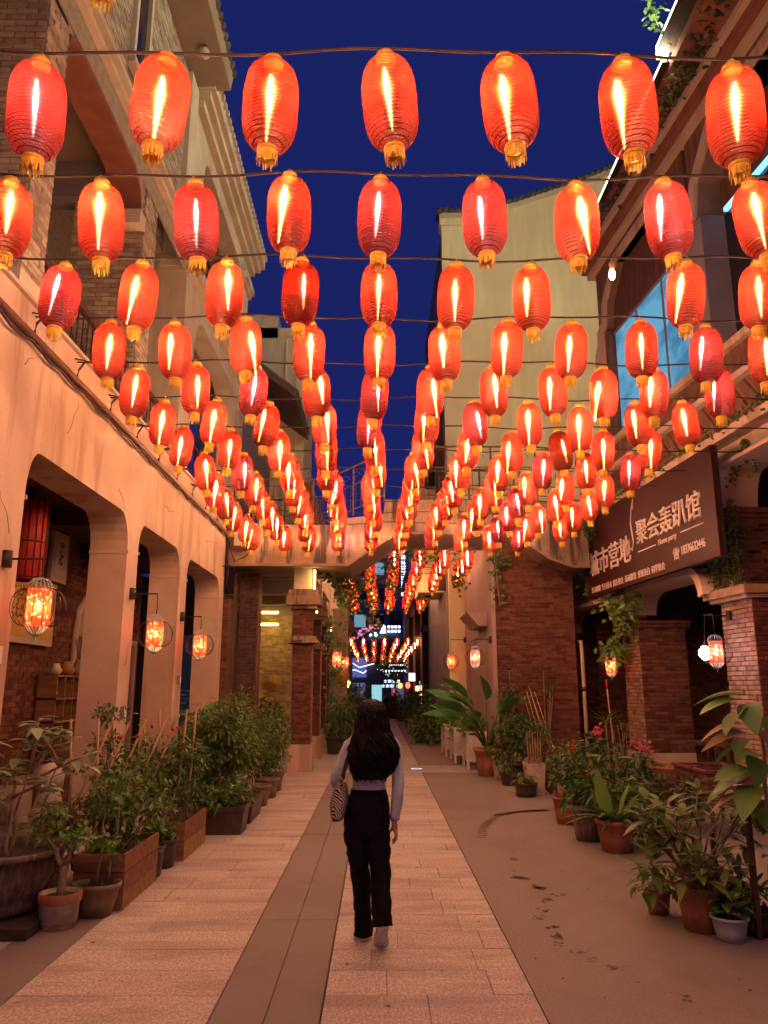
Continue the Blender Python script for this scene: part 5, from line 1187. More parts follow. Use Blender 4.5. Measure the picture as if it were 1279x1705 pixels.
pot(t,-2.1,6.22,.185,.225,m_brownpot,taper=.66,rim=.16,sy=.8)
part('stem', stems([wob((-2.09,6.22,.2),(-2.09,6.24,.95),7,.012),wob((-2.02,6.26,.2),(-1.97,6.26,1.0),7,.012)],.011,.006), m_bark, t)
b = MB(); foliage(b,(-2.07,6.23,.80),(.12,.1,.24),70,.075,.045,12,.4); foliage(b,(-2.05,6.23,.45),(.12,.08,.08),26,.06,.04,6,.5); foliage(b,(-2.1,6.22,.215),(.13,.1,.012),30,.03,.02,8,.6)
part('foliage', b, g_mid, t, kind='stuff')
def plank_box(lab, x0, x1, y0, y1, h, n, mt=m_wood):
    t = thing('wooden_planter', lab, 'planter', (x0,y0,0)); ph = h/n
    for i in range(n):
        z0, z1 = i*ph+.004, (i+1)*ph-.004; j = rnd.uniform(-.003,.003)
        for (a,b_,c,d) in ((x0,x1,y0+j,y0+.022+j),(x1-.022+j,x1+j,y0+.023,y1-.023),(x0,x1,y1-.022,y1),(x0,x0+.022,y0+.023,y1-.023)):
            me = MB().box(-(b_-a)/2,(b_-a)/2,-(d-c)/2,(d-c)/2,-(z1-z0)/2,(z1-z0)/2)
            put('plank', me.data('plank', mt), t, ((a+b_)/2-x0,(c+d)/2-y0,(z0+z1)/2))
    for x,y in ((x0+.03,y0+.03),(x1-.03,y0+.03),(x0+.03,y1-.03),(x1-.03,y1-.03)): part('corner_post', MB().box(x-.008 if False else x-.007,x+.007,y-.007,y+.007,0,h-.01), mt, t)
    part('soil', MB().box(x0+.023,x1-.023,y0+.024,y1-.024,h-.1,h-.05), m_soil, t)
    return t
def shrub(lab, c, rad, n, L, Wd, mats, base, cl=14, spread=.45, nst=5, name='shrub', cat='shrub', droop=.2):
    t = thing(name, lab, cat, base); b = MB()
    C_ = foliage(b,c,rad,n,L,Wd,cl,spread,droop,mis=list(range(len(mats))))
    part('foliage', b, mats, t, kind='stuff')
    part('stem', stems([wob((base[0]+rnd.uniform(-.06,.06),base[1]+rnd.uniform(-.06,.06),base[2]),q,4,.03) for q in C_[:nst]],.014,.006), m_bark, t)
    return t
plank_box('front plank-sided wooden planter beside the brown bowl pot', -2.32,-1.93,6.33,7.25,.40,3)
shrub('yellow-green bushy shrub growing in the front wooden planter', (-2.12,6.85,.68),(.28,.42,.30),1700,.06,.034,[g_mid,g_olive,g_light],(-2.12,6.8,.34),24,.4)
t = thing('staked_vine', 'slanting bamboo stakes with red-fruited climbing plant above the wooden planters', 'plant', (-2.35,7.0,0))
b = MB()
for i,(x0,y0,x1,z1,yy) in enumerate([(-2.62,6.6,-2.25,1.32,6.7),(-2.55,6.9,-2.18,1.35,7.0),(-2.5,7.2,-2.1,1.36,7.2),(-2.42,7.5,-2.0,1.40,7.6),(-2.36,7.8,-1.95,1.38,7.8),(-2.2,7.9,-2.32,1.30,7.9),(-2.05,8.2,-1.97,1.42,8.2),(-2.12,8.0,-2.2,1.42,8.0),(-2.3,7.3,-2.4,1.38,7.2),(-2.5,6.7,-2.58,1.38,6.7),(-2.38,6.9,-2.42,1.38,6.9),(-1.95,8.3,-1.9,1.45,8.3)]):
    part('stake', MB().tube([(x0,y0,.3),((x0+x1)/2,(y0+yy)/2+.02,.3+(z1-.3)/2),(x1,yy,z1)], .011, 6), m_stick, t)
b = MB(); foliage(b,(-2.3,7.3,.95),(.35,.7,.28),420,.06,.035,24,.35,mis=[0,1])
part('foliage', b, [g_dark,g_mid], t, kind='stuff')
for (x,y,z) in ((-2.22,6.9,1.22),(-2.13,7.1,1.22),(-2.05,7.25,1.30),(-2.33,6.8,.98),(-1.98,7.7,1.25),(-1.97,7.9,1.24),(-1.95,8.0,1.1),(-2.05,7.7,.92)): part('fruit', MB().lathe([(-.02,.003),(-.014,.016),(0,.02),(.014,.016),(.02,.003)], 8, (x,y,z)), m_red, t)
t = thing('topiary_tree', 'three-tiered clipped topiary tree standing before the first pier', 'tree', (-2.52,7.35,0))
part('trunk', stems([wob((-2.52,7.35,.1),(-2.44,7.35,1.4),7,.012)],.02,.012), m_bark, t)
for k,(z,r) in enumerate(((1.40,.15),(1.14,.17),(.88,.19))):
    b = MB(); foliage(b,(-2.47+.02*k,7.35,z),(r,r,.06),230,.05,.024,16,1.0,-.3,mis=[0,1]); part('leaf_tier', b, [g_dark,g_mid], t, kind='stuff')
pot(t,-2.52,7.35,.17,.2,m_darkpot)
shrub('feathery dark green shrub between the stakes and the big left hedge', (-2.15,8.3,.78),(.32,.5,.34),1700,.085,.034,[g_dark,g_mid],(-2.1,8.3,.2),26,.45)
for k,(x,y,r,h,lab) in enumerate([(-2.06,7.42,.15,.26,'dark round pot with small leafy plant right behind the front wooden planter'),(-2.03,7.78,.14,.25,'second dark round pot, behind the first by the wooden planters')]):
    t = thing('potted_plant', lab, 'plant', (x,y,0)); pot(t,x,y,r,h,m_darkpot,taper=.78)
    b = MB(); foliage(b,(x,y,h+.1),(.14,.14,.1),110,.07,.045,10,.6); part('foliage', b, g_mid, t, kind='stuff'); part('stem', stems([wob((x,y,h*.85),(x+.02,y,h+.3),3,.01)],.008), m_bark, t)
plank_box('second plank-sided wooden planter, behind the dark round pots', -2.28,-1.88,8.0,8.95,.36,2)
plank_box('small red-brown wooden box standing in front of the big left hedge', -2.42,-2.05,9.25,9.6,.34,1,m_wood_dark)
def trough(x,y,lx,ly,h,lab,mt):
    t = thing('planter_trough', lab, 'planter', (x,y,0))
    b = MB(); b.add([(x-lx*.45,y-ly*.45,0),(x+lx*.45,y-ly*.45,0),(x+lx*.45,y+ly*.45,0),(x-lx*.45,y+ly*.45,0),(x-lx/2,y-ly/2,h*.85),(x+lx/2,y-ly/2,h*.85),(x+lx/2,y+ly/2,h*.85),(x-lx/2,y+ly/2,h*.85)], [(3,2,1,0),(0,1,5,4),(1,2,6,5),(2,3,7,6),(3,0,4,7),(4,5,6,7)])
    part('body', b, mt, t); e = .02
    part('rim', MB().box(x-lx/2-e,x+lx/2+e,y-ly/2-e,y-ly/2+.02,h*.85,h).box(x-lx/2-e,x+lx/2+e,y+ly/2-.02,y+ly/2+e,h*.85,h).box(x-lx/2-e,x-lx/2+.02,y-ly/2+.02,y+ly/2-.02,h*.85,h).box(x+lx/2-.02,x+lx/2+e,y-ly/2+.02,y+ly/2-.02,h*.85,h), mt, t)
    part('soil', MB().box(x-lx/2+.025,x+lx/2-.025,y-ly/2+.025,y+ly/2-.025,h*.855,h*.93), m_soil, t)
trough(-1.82,9.55,.56,.42,.30,'black rectangular trough in front of the big left hedge',m_darkpot)
trough(-1.80,10.5,.5,.9,.28,'dark long trough along the street side of the left hedge',m_darkpot)
for k,(x,y) in enumerate([(-1.72,11.6),(-1.70,12.4),(-1.72,13.2)]):
    t = thing('flower_pot','brown flower pot at the foot of the left hedge, '+('nearest','middle','furthest')[k]+' of three','pot',(x,y,0),'brown pots under the left hedge'); pot(t,x,y,.19,.28,m_brownpot)
shrub('big dense hedge shrub with fine olive leaves in the black trough', (-2.02,10.0,.85),(.42,.55,.55),7000,.068,.034,[g_dark,g_olive,g_mid],(-1.95,9.8,.2),46,.42,8)
shrub('tall feathery bamboo-like hedge shrub behind the dense hedge', (-2.15,11.6,1.0),(.50,.9,.62),6500,.085,.026,[g_olive,g_olive,g_mid],(-2.1,11.4,.1),50,.4,8)
shrub('low lit leafy plant hanging over the black trough rim', (-1.75,9.5,.42),(.26,.22,.16),320,.09,.045,[g_mid,g_light],(-1.8,9.55,.2),14,.6)
shrub('rounded hedge shrub at the street corner before the footbridge', (-1.88,13.2,.7),(.42,.9,.5),3600,.075,.03,[g_olive,g_dark],(-1.9,13.2,.1),36,.42,6)
shrub('dark leafy shrub behind the first brick column', (-2.35,17.2,.9),(.5,.5,.6),700,.14,.06,[g_dark,g_big],(-2.3,17.2,0),20,.4,6)
shrub('dark arching shrub right of the brick columns', (-1.0,20.5,.75),(.42,.7,.55),900,.22,.04,[g_dark,g_mid],(-1.0,20.5,.2),18,.5,6)
shrub('yellowish shrub further along the left row of plants', (-1.05,25,.95),(.5,1.6,.65),900,.18,.06,[g_olive,g_mid,g_light],(-1.0,25,0),26,.5,6)
shrub('dark shrub near the far end of the left row of plants', (-1.05,32,1.0),(.55,3,.8),900,.25,.09,[g_dark,g_olive],(-1.0,32,0),30,.5,6)
shrub('low fern-like plant behind the bonsai pot', (-2.55,6.75,.55),(.3,.3,.18),260,.11,.03,[g_dark,g_dry],(-2.5,6.7,.2),12,.6)
for k,(x,y) in enumerate([(-1.1,20.2),(-.98,21.1)]):
    t = thing('flower_pot','large dark pot beyond the brick columns, '+('nearer','further')[k]+' of two','pot',(x,y,0)); pot(t,x,y,.24,.42,m_darkpot)
# big banana-like leaves behind the hedge
t = thing('broad_leaf_plant', 'plant with a few broad drooping leaves under the third arcade opening', 'plant', (-2.7,12.4,0))
lb = leaf_me('banana', g_big, 1, .34, .3, .3, 7)
for a,e,s in ((.2,.5,.6),(2.6,.35,.7),(4.2,.4,.6),(5.3,.7,.55),(1.4,.9,.6)): leaf_obj(t, lb, (-2.7,12.4,1.15), (math.cos(a),math.sin(a),e), s)
part('stem', stems([wob((-2.7,12.4,0),(-2.7,12.4,1.15),4,.02)],.03,.02), m_bark, t)

# ------------------------------------------------------------------ potted plants, right side
t = thing('potted_plant', 'large glossy-leaved bush in a terracotta pot, front right', 'plant', (2.27,5.85,0))
pot(t,2.27,5.85,.175,.29,m_terra)
st = []; tips = []
for i in range(30):
    a = rnd.random()*6.28; rr = rnd.random()**.5
    tip = Vector((2.27+.05+rr*math.cos(a)*.50, 5.85+rr*math.sin(a)*.36, .74+.17*(1-rr*rr)+rnd.uniform(-.22,.10)))
    tips.append(tip)
for i in range(10):
    a = rnd.random()*6.28; tips.append(Vector((2.27+math.cos(a)*.36-.03, 5.85+math.sin(a)*.28, rnd.uniform(.36,.55))))
for q in tips[::2]: st.append(wob((2.27+rnd.uniform(-.06,.06),5.85+rnd.uniform(-.06,.06),.25),q,5,.02))
part('stem', stems(st,.013,.005), m_bark, t)
lms = [leaf_me('lance1', g_mid, 1, .34, .22, .2), leaf_me('lance2', g_olive, 1, .36, .30, .2), leaf_me('lance3', g_olive, 1, .32, .35, .2)]
cnt = 0
for tip in tips:
    a0 = rnd.random()*6; k = 7
    for i in range(k):
        if cnt >= 296: break
        a = a0+i*2.4; cnt += 1
        leaf_obj(t, rnd.choice(lms), tip-Vector((0,0,.025*i)), (math.cos(a),math.sin(a),.75-.16*i+rnd.uniform(-.15,.15)), rnd.uniform(.13,.20))
t = thing('potted_plant', 'small heart-leaved plant in the pale blue bowl, front right', 'plant', (2.36,5.62,0))
pot(t,2.36,5.62,.125,.15,m_bluepot,taper=.7)
lh_ = leaf_me('heart', g_light, 1, .78, .3, .2)
for i in range(22):
    a = i*2.4; leaf_obj(t, lh_, (2.36+.05*math.cos(a),5.62+.05*math.sin(a),.15+.012*(i%9)), (math.cos(a),math.sin(a),rnd.uniform(-.2,.9)), rnd.uniform(.07,.115))
part('stem', stems([wob((2.36,5.62,.12),(2.38,5.62,.22),3,.005)],.006), m_bark, t)
for k,(x,y,r,h,mt,lab) in enumerate([(2.52,6.45,.16,.22,m_terra,'terracotta pot of red-leaved plants behind the front right bush'),(2.62,6.1,.15,.22,m_darkpot,'dark pot of reddish plants beside the front right bush'),(2.58,5.75,.13,.16,m_darkpot,'low dark pot with trailing leaves at the right edge'),(2.1,6.25,.1,.16,m_terra,'small terracotta pot just behind the front right bush')]):
    t = thing('potted_plant', lab, 'plant', (x,y,0)); pot(t,x,y,r,h,mt)
    b = MB(); foliage(b,(x,y,h+.07),(.15,.14,.09),120,.09,.04,9,.7,0); part('foliage', b, (g_dark,g_dark,g_mid,g_olive)[k], t, kind='stuff'); part('stem', stems([wob((x,y,h*.8),(x,y,h+.1),3,.01)],.008), m_bark, t)
t = thing('broad_leaf_plant', 'tall plant with big drooping leaves on a wooden stake at the right edge', 'plant', (2.62,5.5,0))
part('trunk', stems([wob((2.66,5.5,.0),(2.64,5.5,1.6),8,.012)],.02,.012), m_bark, t)
part('stake', MB().box(2.54,2.575,5.62,5.655,0,.86), m_wood_dark, t); part('stake', MB().box(2.44,2.47,6.0,6.03,0,.6), m_wood_dark, t)
lb1 = leaf_me('rubber', g_light, 1, .52, .30, .22, 7); lb2 = leaf_me('rubber2', g_mid, 1, .50, .4, .22, 7); lb3 = leaf_me('rubberdry', g_dry, 1, .32, .5, .3, 7)
for z,a,s,m_ in ((1.56,3.3,.25,lb1),(1.60,2.6,.26,lb1),(1.54,4.3,.24,lb2),(1.50,3.7,.24,lb1),(1.44,.6,.24,lb2),(1.40,3.0,.22,lb3),(1.36,4.9,.22,lb3),(1.34,3.4,.24,lb3),(1.3,3.9,.2,lb2),(1.26,2.2,.22,lb2),(1.20,1.5,.24,lb1),(1.18,4.4,.22,lb2),(1.10,3.5,.22,lb1),(1.06,2.8,.26,lb2),(1.0,4.0,.26,lb1),(.98,5.5,.22,lb2),(.94,3.2,.22,lb3),(.9,1.2,.24,lb2),(1.02,3.3,.22,lb1),(.85,4.6,.2,lb2)):
    leaf_obj(t, m_, (2.60+.06*math.cos(a),5.5,z), (math.cos(a),math.sin(a),rnd.uniform(-.55,.15)), s*1.35, rnd.uniform(-.4,.4))
t = thing('potted_plant', 'strap-leaved plant arching over a wide terracotta pot on the right', 'plant', (2.46,8.45,0))
pot(t,2.46,8.45,.21,.31,m_terra,rim=.14)
ls = leaf_me('strap', g_mid, 1, .16, .6, .3, 8); ls2 = leaf_me('strapd', g_dark, 1, .13, .75, .3, 8); lp_ = leaf_me('paddle', g_light, 1, .26, .12, .3, 7)
for i in range(26):
    a = i*2.4+rnd.uniform(-.2,.2); leaf_obj(t, rnd.choice((ls,ls2)), (2.46+.05*math.cos(a),8.45+.05*math.sin(a),.28), (math.cos(a),math.sin(a),rnd.uniform(.6,1.5)), rnd.uniform(.32,.5))
leaf_obj(t, lp_, (2.40,8.4,.28), (-.35,-.1,1.2), .58, 1.3); leaf_obj(t, lp_, (2.48,8.4,.28), (.2,-.2,1.2), .42, .8); leaf_obj(t, lp_, (2.5,8.4,.3), (.5,-.2,.9), .36, .5)
t = thing('potted_plant', 'leafy plant spilling from a dark glazed pot beside the strap-leaved plant', 'plant', (2.33,9.05,0))
pot(t,2.33,9.05,.19,.36,m_glaze,taper=.75)
b = MB(); foliage(b,(2.33,9.0,.48),(.28,.25,.16),170,.16,.06,14,.6,.3,mis=[0,1]); part('foliage', b, [g_mid,g_dark], t, kind='stuff'); part('stem', stems([wob((2.33,9.05,.3),(2.3,9.0,.5),3,.01)],.01), m_bark, t)
t = thing('potted_plant', 'bushy red-flowered plant in a terracotta pot, middle of the right row', 'plant', (2.36,10.1,0))
pot(t,2.36,10.1,.2,.32,m_terra)
b = MB(); foliage(b,(2.4,10.1,.64),(.36,.32,.32),900,.085,.04,24,.45,mis=[0,1,2]); part('foliage', b, [g_mid,g_olive,g_dark], t, kind='stuff'); part('stem', stems([wob((2.36,10.1,.26),(2.4+rnd.uniform(-.2,.2),10.1,.7),4,.02) for _ in range(6)],.011), m_bark, t)
b = MB(); foliage(b,(2.42,10.0,.92),(.1,.08,.05),26,.05,.04,3,.6); foliage(b,(2.2,9.85,.42),(.03,.03,.03),8,.05,.04,2,.6); foliage(b,(2.55,9.9,.62),(.04,.04,.03),10,.05,.04,2,.6); part('flower', b, g_redf, t, kind='stuff')
t = thing('flowering_shrub', 'bougainvillea-like shrub with clusters of pink flowers before the right piers', 'shrub', (3.0,10.6,0))
b = MB(); foliage(b,(3.0,10.6,.62),(.62,.5,.36),1100,.10,.05,26,.4,mis=[0,1]); part('foliage', b, [g_mid,g_dark], t, kind='stuff'); part('stem', stems([wob((3.0,10.6,0),(3.0+rnd.uniform(-.4,.4),10.6,.8),5,.03) for _ in range(7)],.014), m_bark, t)
b = MB(); foliage(b,(2.86,10.3,1.08),(.12,.1,.05),60,.05,.045,6,.8); foliage(b,(3.42,10.4,.86),(.16,.1,.10),80,.05,.045,8,.7); foliage(b,(3.3,10.2,.95),(.05,.05,.04),14,.05,.04,3,.8); part('flower', b, g_pinkf, t, kind='stuff'); pot(t,3.0,10.6,.22,.3,m_darkpot)
t = thing('lotus_leaf_plant', 'plant with round yellow-green leaves beside the pink flowers', 'plant', (2.78,9.3,0))
lo = leaf_me('round', g_light, 1, 1.0, .1, .1, 7); lob = leaf_me('roundblue', LEAF('leaf_bluish',(.22,.34,.36),(.25,.38,.40)), 1, .7, .1, .1, 7)
for x,z,a,s,m_ in ((2.62,.86,3.2,.22,lo),(2.76,.84,5.5,.2,lo),(2.68,.72,4.5,.18,lo),(2.92,.9,5.9,.17,lob)): leaf_obj(t, m_, (x,9.3,z), (math.cos(a),math.sin(a)*.5,.1), s)
part('stem', stems([wob((2.75,9.35,.1),q,4,.015) for q in ((2.62,9.3,.86),(2.76,9.3,.84),(2.92,9.3,.9))],.008), m_bark, t); pot(t,2.75,9.35,.15,.22,m_darkpot)
shrub('bright olive low shrub filling between the right-hand pots', (2.75,8.6,.45),(.3,.5,.24),420,.11,.05,[g_mid,g_dark],(2.75,8.6,0),16,.5)
shrub('purple-dark leafy plant beside the far right pier foot', (3.6,9.6,.45),(.28,.3,.22),300,.10,.05,[LEAF('leaf_purple',(.06,.02,.05),(.10,.035,.08)),g_dark],(3.6,9.6,0),14,.5)
shrub('pale-stemmed dry plant against the far right pier plinth', (4.3,13.9,.75),(.4,.3,.45),160,.12,.012,[g_dry],(4.3,13.9,0),12,.7,12)
shrub('low green plants in a row in front of the far right pier', (4.0,12.3,.3),(.5,.35,.2),300,.15,.05,[g_mid,g_olive],(4.0,12.3,0),14,.6)
# crates, basin, stools under the right arcade
def slat_box(lab, x0,x1,y0,y1,z0,z1,n,mt):
    t = thing('slatted_crate', lab, 'crate', (x0,y0,z0)); ph = (z1-z0)/n
    for i in range(n):
        a, b_ = z0+i*ph+.012, z0+(i+1)*ph-.012
        part('slat', MB().box(x0,x1,y0,y0+.025,a,b_), mt, t); part('slat', MB().box(x0,x0+.025,y0+.026,y1-.026,a,b_), mt, t); part('slat', MB().box(x0,x1,y1-.025,y1,a,b_), mt, t)
    for x,y in ((x0+.045,y0+.045),(x1-.045,y0+.045),(x0+.045,y1-.045),(x1-.045,y1-.045)): part('corner_post', MB().box(x-.018,x+.018,y-.018,y+.018,z0-.25 if z0 > .2 else z0,z1+.01), mt, t)
    part('rim', MB().box(x0-.02,x1+.02,y0-.02,y0+.03,z1,z1+.03).box(x0-.02,x1+.02,y1-.03,y1+.02,z1,z1+.03).box(x0-.02,x0+.03,y0+.03,y1-.03,z1,z1+.03).box(x1-.03,x1+.02,y0+.03,y1-.03,z1,z1+.03), mt, t)
m_crate = M('red_crate', (.17,.055,.04), (.12,.04,.03), 10, .5, .15, 40, world=False, var=.15)
slat_box('dark red slatted planter crate standing before the near right pier', 3.75,4.35,9.2,10.2,.30,.68,3,m_crate)
slat_box('low dark slatted crate beside the terracotta basin', 3.9,4.3,11.7,12.1,.0,.26,2,m_wood_dark)
t = thing('basin', 'round terracotta basin standing by the far right pier', 'basin', (4.3,11.9,0)); part('bowl', MB().lathe([(0,.22),(.25,.3),(.42,.33),(.44,.35),(.46,.33),(.40,.30)], 20, (4.5,12.4,0)), m_terra, t); part('water', MB().lathe([(.38,.30),(.385,.01)], 16, (4.5,12.4,0)), m_glassd, t)
for k,(x,y) in enumerate([(5.6,12.6),(6.0,14.0)]):
    t = thing('bar_stool', 'dark stool in the shade of the right arcade, '+('nearer','further')[k]+' of two', 'stool', (x,y,0)); part('seat', MB().box(x-.2,x+.2,y-.2,y+.2,.72,.77), m_wood_dark, t)
    for a,b_ in ((-.16,-.16),(.16,-.16),(-.16,.16),(.16,.16)): part('leg', MB().box(x+a-.02,x+a+.02,y+b_-.02,y+b_+.02,0,.72), m_wood_dark, t)
    part('backrest', MB().box(x+.16,x+.2,y-.2,y+.2,.77,1.1), m_wood_dark, t)
t = thing('cafe_table', 'dark small table among the shadows of the right arcade', 'table', (5.3,13.2,0)); part('table_top', MB().box(4.95,5.65,12.9,13.5,.72,.77), m_wood_dark, t); part('leg', MB().box(5.26,5.34,13.16,13.24,0,.72), m_wood_dark, t); part('foot', MB().box(5.1,5.5,13.0,13.4,0,.03), m_wood_dark, t)
# middle right group
t = thing('square_planter', 'white square planter with bamboo stems on the right', 'planter', (2.47,12.8,0))
part('body', MB().add([(2.36,12.68,0),(2.6,12.68,0),(2.6,12.92,0),(2.36,12.92,0),(2.33,12.65,.44),(2.63,12.65,.44),(2.63,12.95,.44),(2.33,12.95,.44)], [(3,2,1,0),(0,1,5,4),(1,2,6,5),(2,3,7,6),(3,0,4,7),(4,5,6,7)]), m_whitepot, t)
part('lip', MB().box(2.32,2.64,12.64,12.66,.44,.46).box(2.32,2.64,12.94,12.96,.44,.46).box(2.32,2.34,12.66,12.94,.44,.46).box(2.62,2.64,12.66,12.94,.44,.46), m_whitepot, t)
b = MB()
for i in range(6): b.tube([(2.4+i*.035,12.8,.4),(2.38+i*.045,12.8,.95)], .012, 6)
part('bamboo_stem', b, m_stick, t)
b = MB(); foliage(b,(2.5,12.8,1.0),(.22,.2,.14),160,.12,.03,10,.6); part('foliage', b, g_dark, t, kind='stuff')
t = thing('potted_plant', 'small plant in a black low pot before the white square planter', 'plant', (2.28,12.55,0)); pot(t,2.28,12.5,.18,.2,m_darkpot,taper=.85)
b = MB(); foliage(b,(2.28,12.5,.26),(.2,.16,.08),80,.12,.04,9,.6); part('foliage', b, g_olive, t, kind='stuff'); part('stem', stems([wob((2.28,12.5,.15),(2.3,12.5,.3),3,.01)],.006), m_bark, t)
shrub('dark round-headed shrub before the dark brick block', (2.45,14.2,.78),(.5,.5,.36),1500,.09,.045,[g_dark,g_dark,g_mid],(2.4,14.2,.2),30,.42,6)
shrub('wispy dry shrub climbing the dark brick block', (2.62,15.95,1.5),(.22,.15,.55),420,.10,.02,[g_dark,g_dry,g_olive],(2.6,15.95,0),16,.6,6)
shrub('scraggy weed growing on the brick block at right', (3.45,16.1,1.7),(.2,.1,.4),90,.10,.03,[g_dark],(3.4,16.15,.3),8,.5,5)
t = thing('flower_pot', 'dark pot holding the round-headed shrub', 'pot', (2.42,14.2,0)); pot(t,2.42,14.2,.25,.34,m_darkpot)
t = thing('flower_pot', 'pale peach pot between the big terracotta pot and the dark shrub', 'pot', (2.24,14.75,0)); pot(t,2.24,14.75,.15,.40,m_whitepot,taper=.8)
t = thing('potted_plant', 'small plant in a dark bowl in front of the peach pot', 'plant', (2.3,14.0,0)); pot(t,2.26,13.9,.17,.2,m_darkpot); b = MB(); foliage(b,(2.26,13.9,.28),(.2,.15,.07),60,.15,.04,8,.6); part('foliage', b, g_olive, t, kind='stuff')
t = thing('bird_of_paradise', 'tall paddle-leaved plant in the big terracotta pot by the white planters', 'plant', (2.1,15.35,0))
pot(t,2.1,15.35,.27,.50,m_terra)
lbp = leaf_me('bop', g_big, 1, .36, .22, .35, 8); st = []
for a,e,l,s in ((3.3,1.0,.95,.72),(3.0,1.6,1.15,.75),(2.8,1.25,.95,.7),(3.6,1.35,1.0,.7),(.1,1.5,1.15,.7),(.3,1.0,.9,.62),(5.2,1.4,1.0,.65),(4.3,1.1,.9,.7),(2.0,1.5,1.1,.65),(3.9,1.6,1.1,.65),(4.6,2.2,1.2,.7),(5.8,.7,.6,.55),(2.5,1.9,1.2,.7),(1.0,1.3,1.0,.7),(3.4,2.4,1.25,.7),(.5,.8,.7,.65),(4.0,1.5,1.0,.7),(5.5,1.9,1.15,.6)):
    d = Vector((math.cos(a),math.sin(a)*.8,e)).normalized(); p0 = Vector((2.1,15.35,.45)); p1 = p0+d*l*.8+Vector((0,0,.05)); st.append([p0,p0+(p1-p0)*.5+Vector((0,0,.05)),p1]); leaf_obj(t, lbp, p1, (d.x*1.2,d.y*1.2,d.z-.45), s, rnd.uniform(-.8,.8))
part('leaf_stalk', stems(st,.016,.009), g_dark, t)
g_fern = LEAF('leaf_fern', (.12,.27,.06), (.22,.40,.10))
def white_planter(x,y,lab,w=.5,l=1.2,h=.72):
    t = thing('white_planter', lab, 'planter', (x,y,0), 'white wooden planters by the pink wall')
    for a in (x,x+w-.05):
        for c in (y,y+l-.05): part('leg', MB().box(a,a+.05,c,c+.05,0,h), m_whitewood, t)
    for k in range(2):
        za, zb = .16+k*.28, .40+k*.28
        part('panel', MB().box(x+.052,x+w-.052,y+.012,y+.03,za,zb), m_whitewood, t); part('panel', MB().box(x+.012,x+.03,y+.052,y+l-.052,za,zb), m_whitewood, t)
    part('rail', MB().box(x-.015,x+w+.015,y-.015,y+.06,h,h+.035).box(x-.015,x+.06,y+.06,y+l-.01,h,h+.035).box(x+w-.06,x+w+.015,y+.06,y+l-.01,h,h+.035), m_whitewood, t)
    b = MB()
    for i in range(6):
        xx = x+.055+i*(w-.12)/6
        b.rbox((xx+.03,y+.006,.30), .008,.01,.30, ry=.6); b.rbox((xx+.03,y+.006,.30), .008,.01,.30, ry=-.6)
    part('lattice', b, m_whitewood, t, kind='stuff')
    bb = MB(); foliage(bb,(x+w/2-.03,y+l/2,h+.16),(w*.55,l*.5,.2),1100,.10,.045,26,.8,0,mis=[0,1]); part('foliage', bb, [g_fern,g_light], t, kind='stuff')
white_planter(1.80,16.3,'white wooden planter nearest the big terracotta pot',.42,.9)
white_planter(1.68,17.7,'white wooden planter in the middle by the pink wall',.46,1.1)
white_planter(1.62,19.4,'white wooden planter furthest along the pink wall',.46,1.2)
t = thing('picket_fence', 'low dark picket fence beside the white square planter', 'fence', (2.75,12.6,0))
for i in range(9): part('picket', MB().box(2.66+i*.012,2.70+i*.012,12.2+i*.16,12.24+i*.16,0,.72+rnd.uniform(-.06,.06)), m_wood_dark, t)
part('rail', MB().box(2.70,2.72,12.2,13.6,.25,.29).box(2.70,2.72,12.2,13.6,.55,.59), m_wood_dark, t)
t = thing('bamboo_stakes', 'bundle of leaning bamboo stakes against the dark brick block', 'stakes', (3.2,14.8,0))
for i in range(5): part('stake', MB().tube([(3.05+i*.09,14.6+i*.05,.0),(2.85+i*.05,15.4,1.45+.1*(i%3))], .010, 5), m_stick, t)
t = thing('spiky_plant', 'thin spiky-leaved plant near the far right arch', 'plant', (3.9,13.6,0))
lsp = leaf_me('spike', g_olive, 1, .05, .25, .3, 5)
for i in range(22):
    a = i*2.4; leaf_obj(t, lsp, (3.9,13.6,1.05), (math.cos(a),math.sin(a),rnd.uniform(-.5,1.2)), rnd.uniform(.35,.55))
part('stem', stems([wob((3.9,13.6,.0),(3.9,13.6,1.05),5,.02)],.02,.014), m_bark, t)
# further down the right side
for k,(x,y,rx,ry,rz,z,lab) in enumerate([(1.6,24,.5,1.5,.5,.5,'low green shrub past the white planters on the right'),(1.75,28.5,.5,2.2,.8,.85,'tall dark shrub further down the right side'),(1.55,34,.5,2.5,.7,.7,'round shrub in the distance on the right'),(1.35,39,.45,2,.7,.6,'small shrub beside the dark planter box in the distance'),(.75,42.4,.5,.5,.25,.95,'clipped green plants in the dark wooden planter box')]):
    shrub(lab,(x,y,z),(rx,ry,rz),700,.2,.09,[g_mid,g_dark,g_light] if k in (0,3,4) else [g_dark,g_mid],(x,y,0 if k < 4 else .7),24,.5,5)
def street_tree(x,y,zt,rad,lab,n,mats,L):
    t = thing('street_tree', lab, 'tree', (x,y,0)); b = MB(); C_ = foliage(b,(x,y,zt),rad,n,L,L*.55,34,.35,.1,mis=list(range(len(mats))))
    part('crown', b, mats, t, kind='stuff'); part('trunk', stems([wob((x,y,0),(x,y,zt*.55),5,.05)],.11,.07,8), m_bark, t)
    part('branch', stems([wob((x,y,zt*.5),q,4,.1) for q in C_[:12]],.05,.02), m_bark, t)
street_tree(1.4,64,4.0,(2.2,1.8,1.1),'dark spreading street tree with fairy lights at the far end',1400,[g_dark],.4)
t = thing('fairy_lights', 'strings of tiny white and blue lights on the far street tree', 'lights', (1.4,63,3))
b = MB()
for i in range(26): b.rbox((1.0+rnd.uniform(-1.1,1.6),61.8,2.55+rnd.uniform(-.1,.9)), .05,.05,.04)
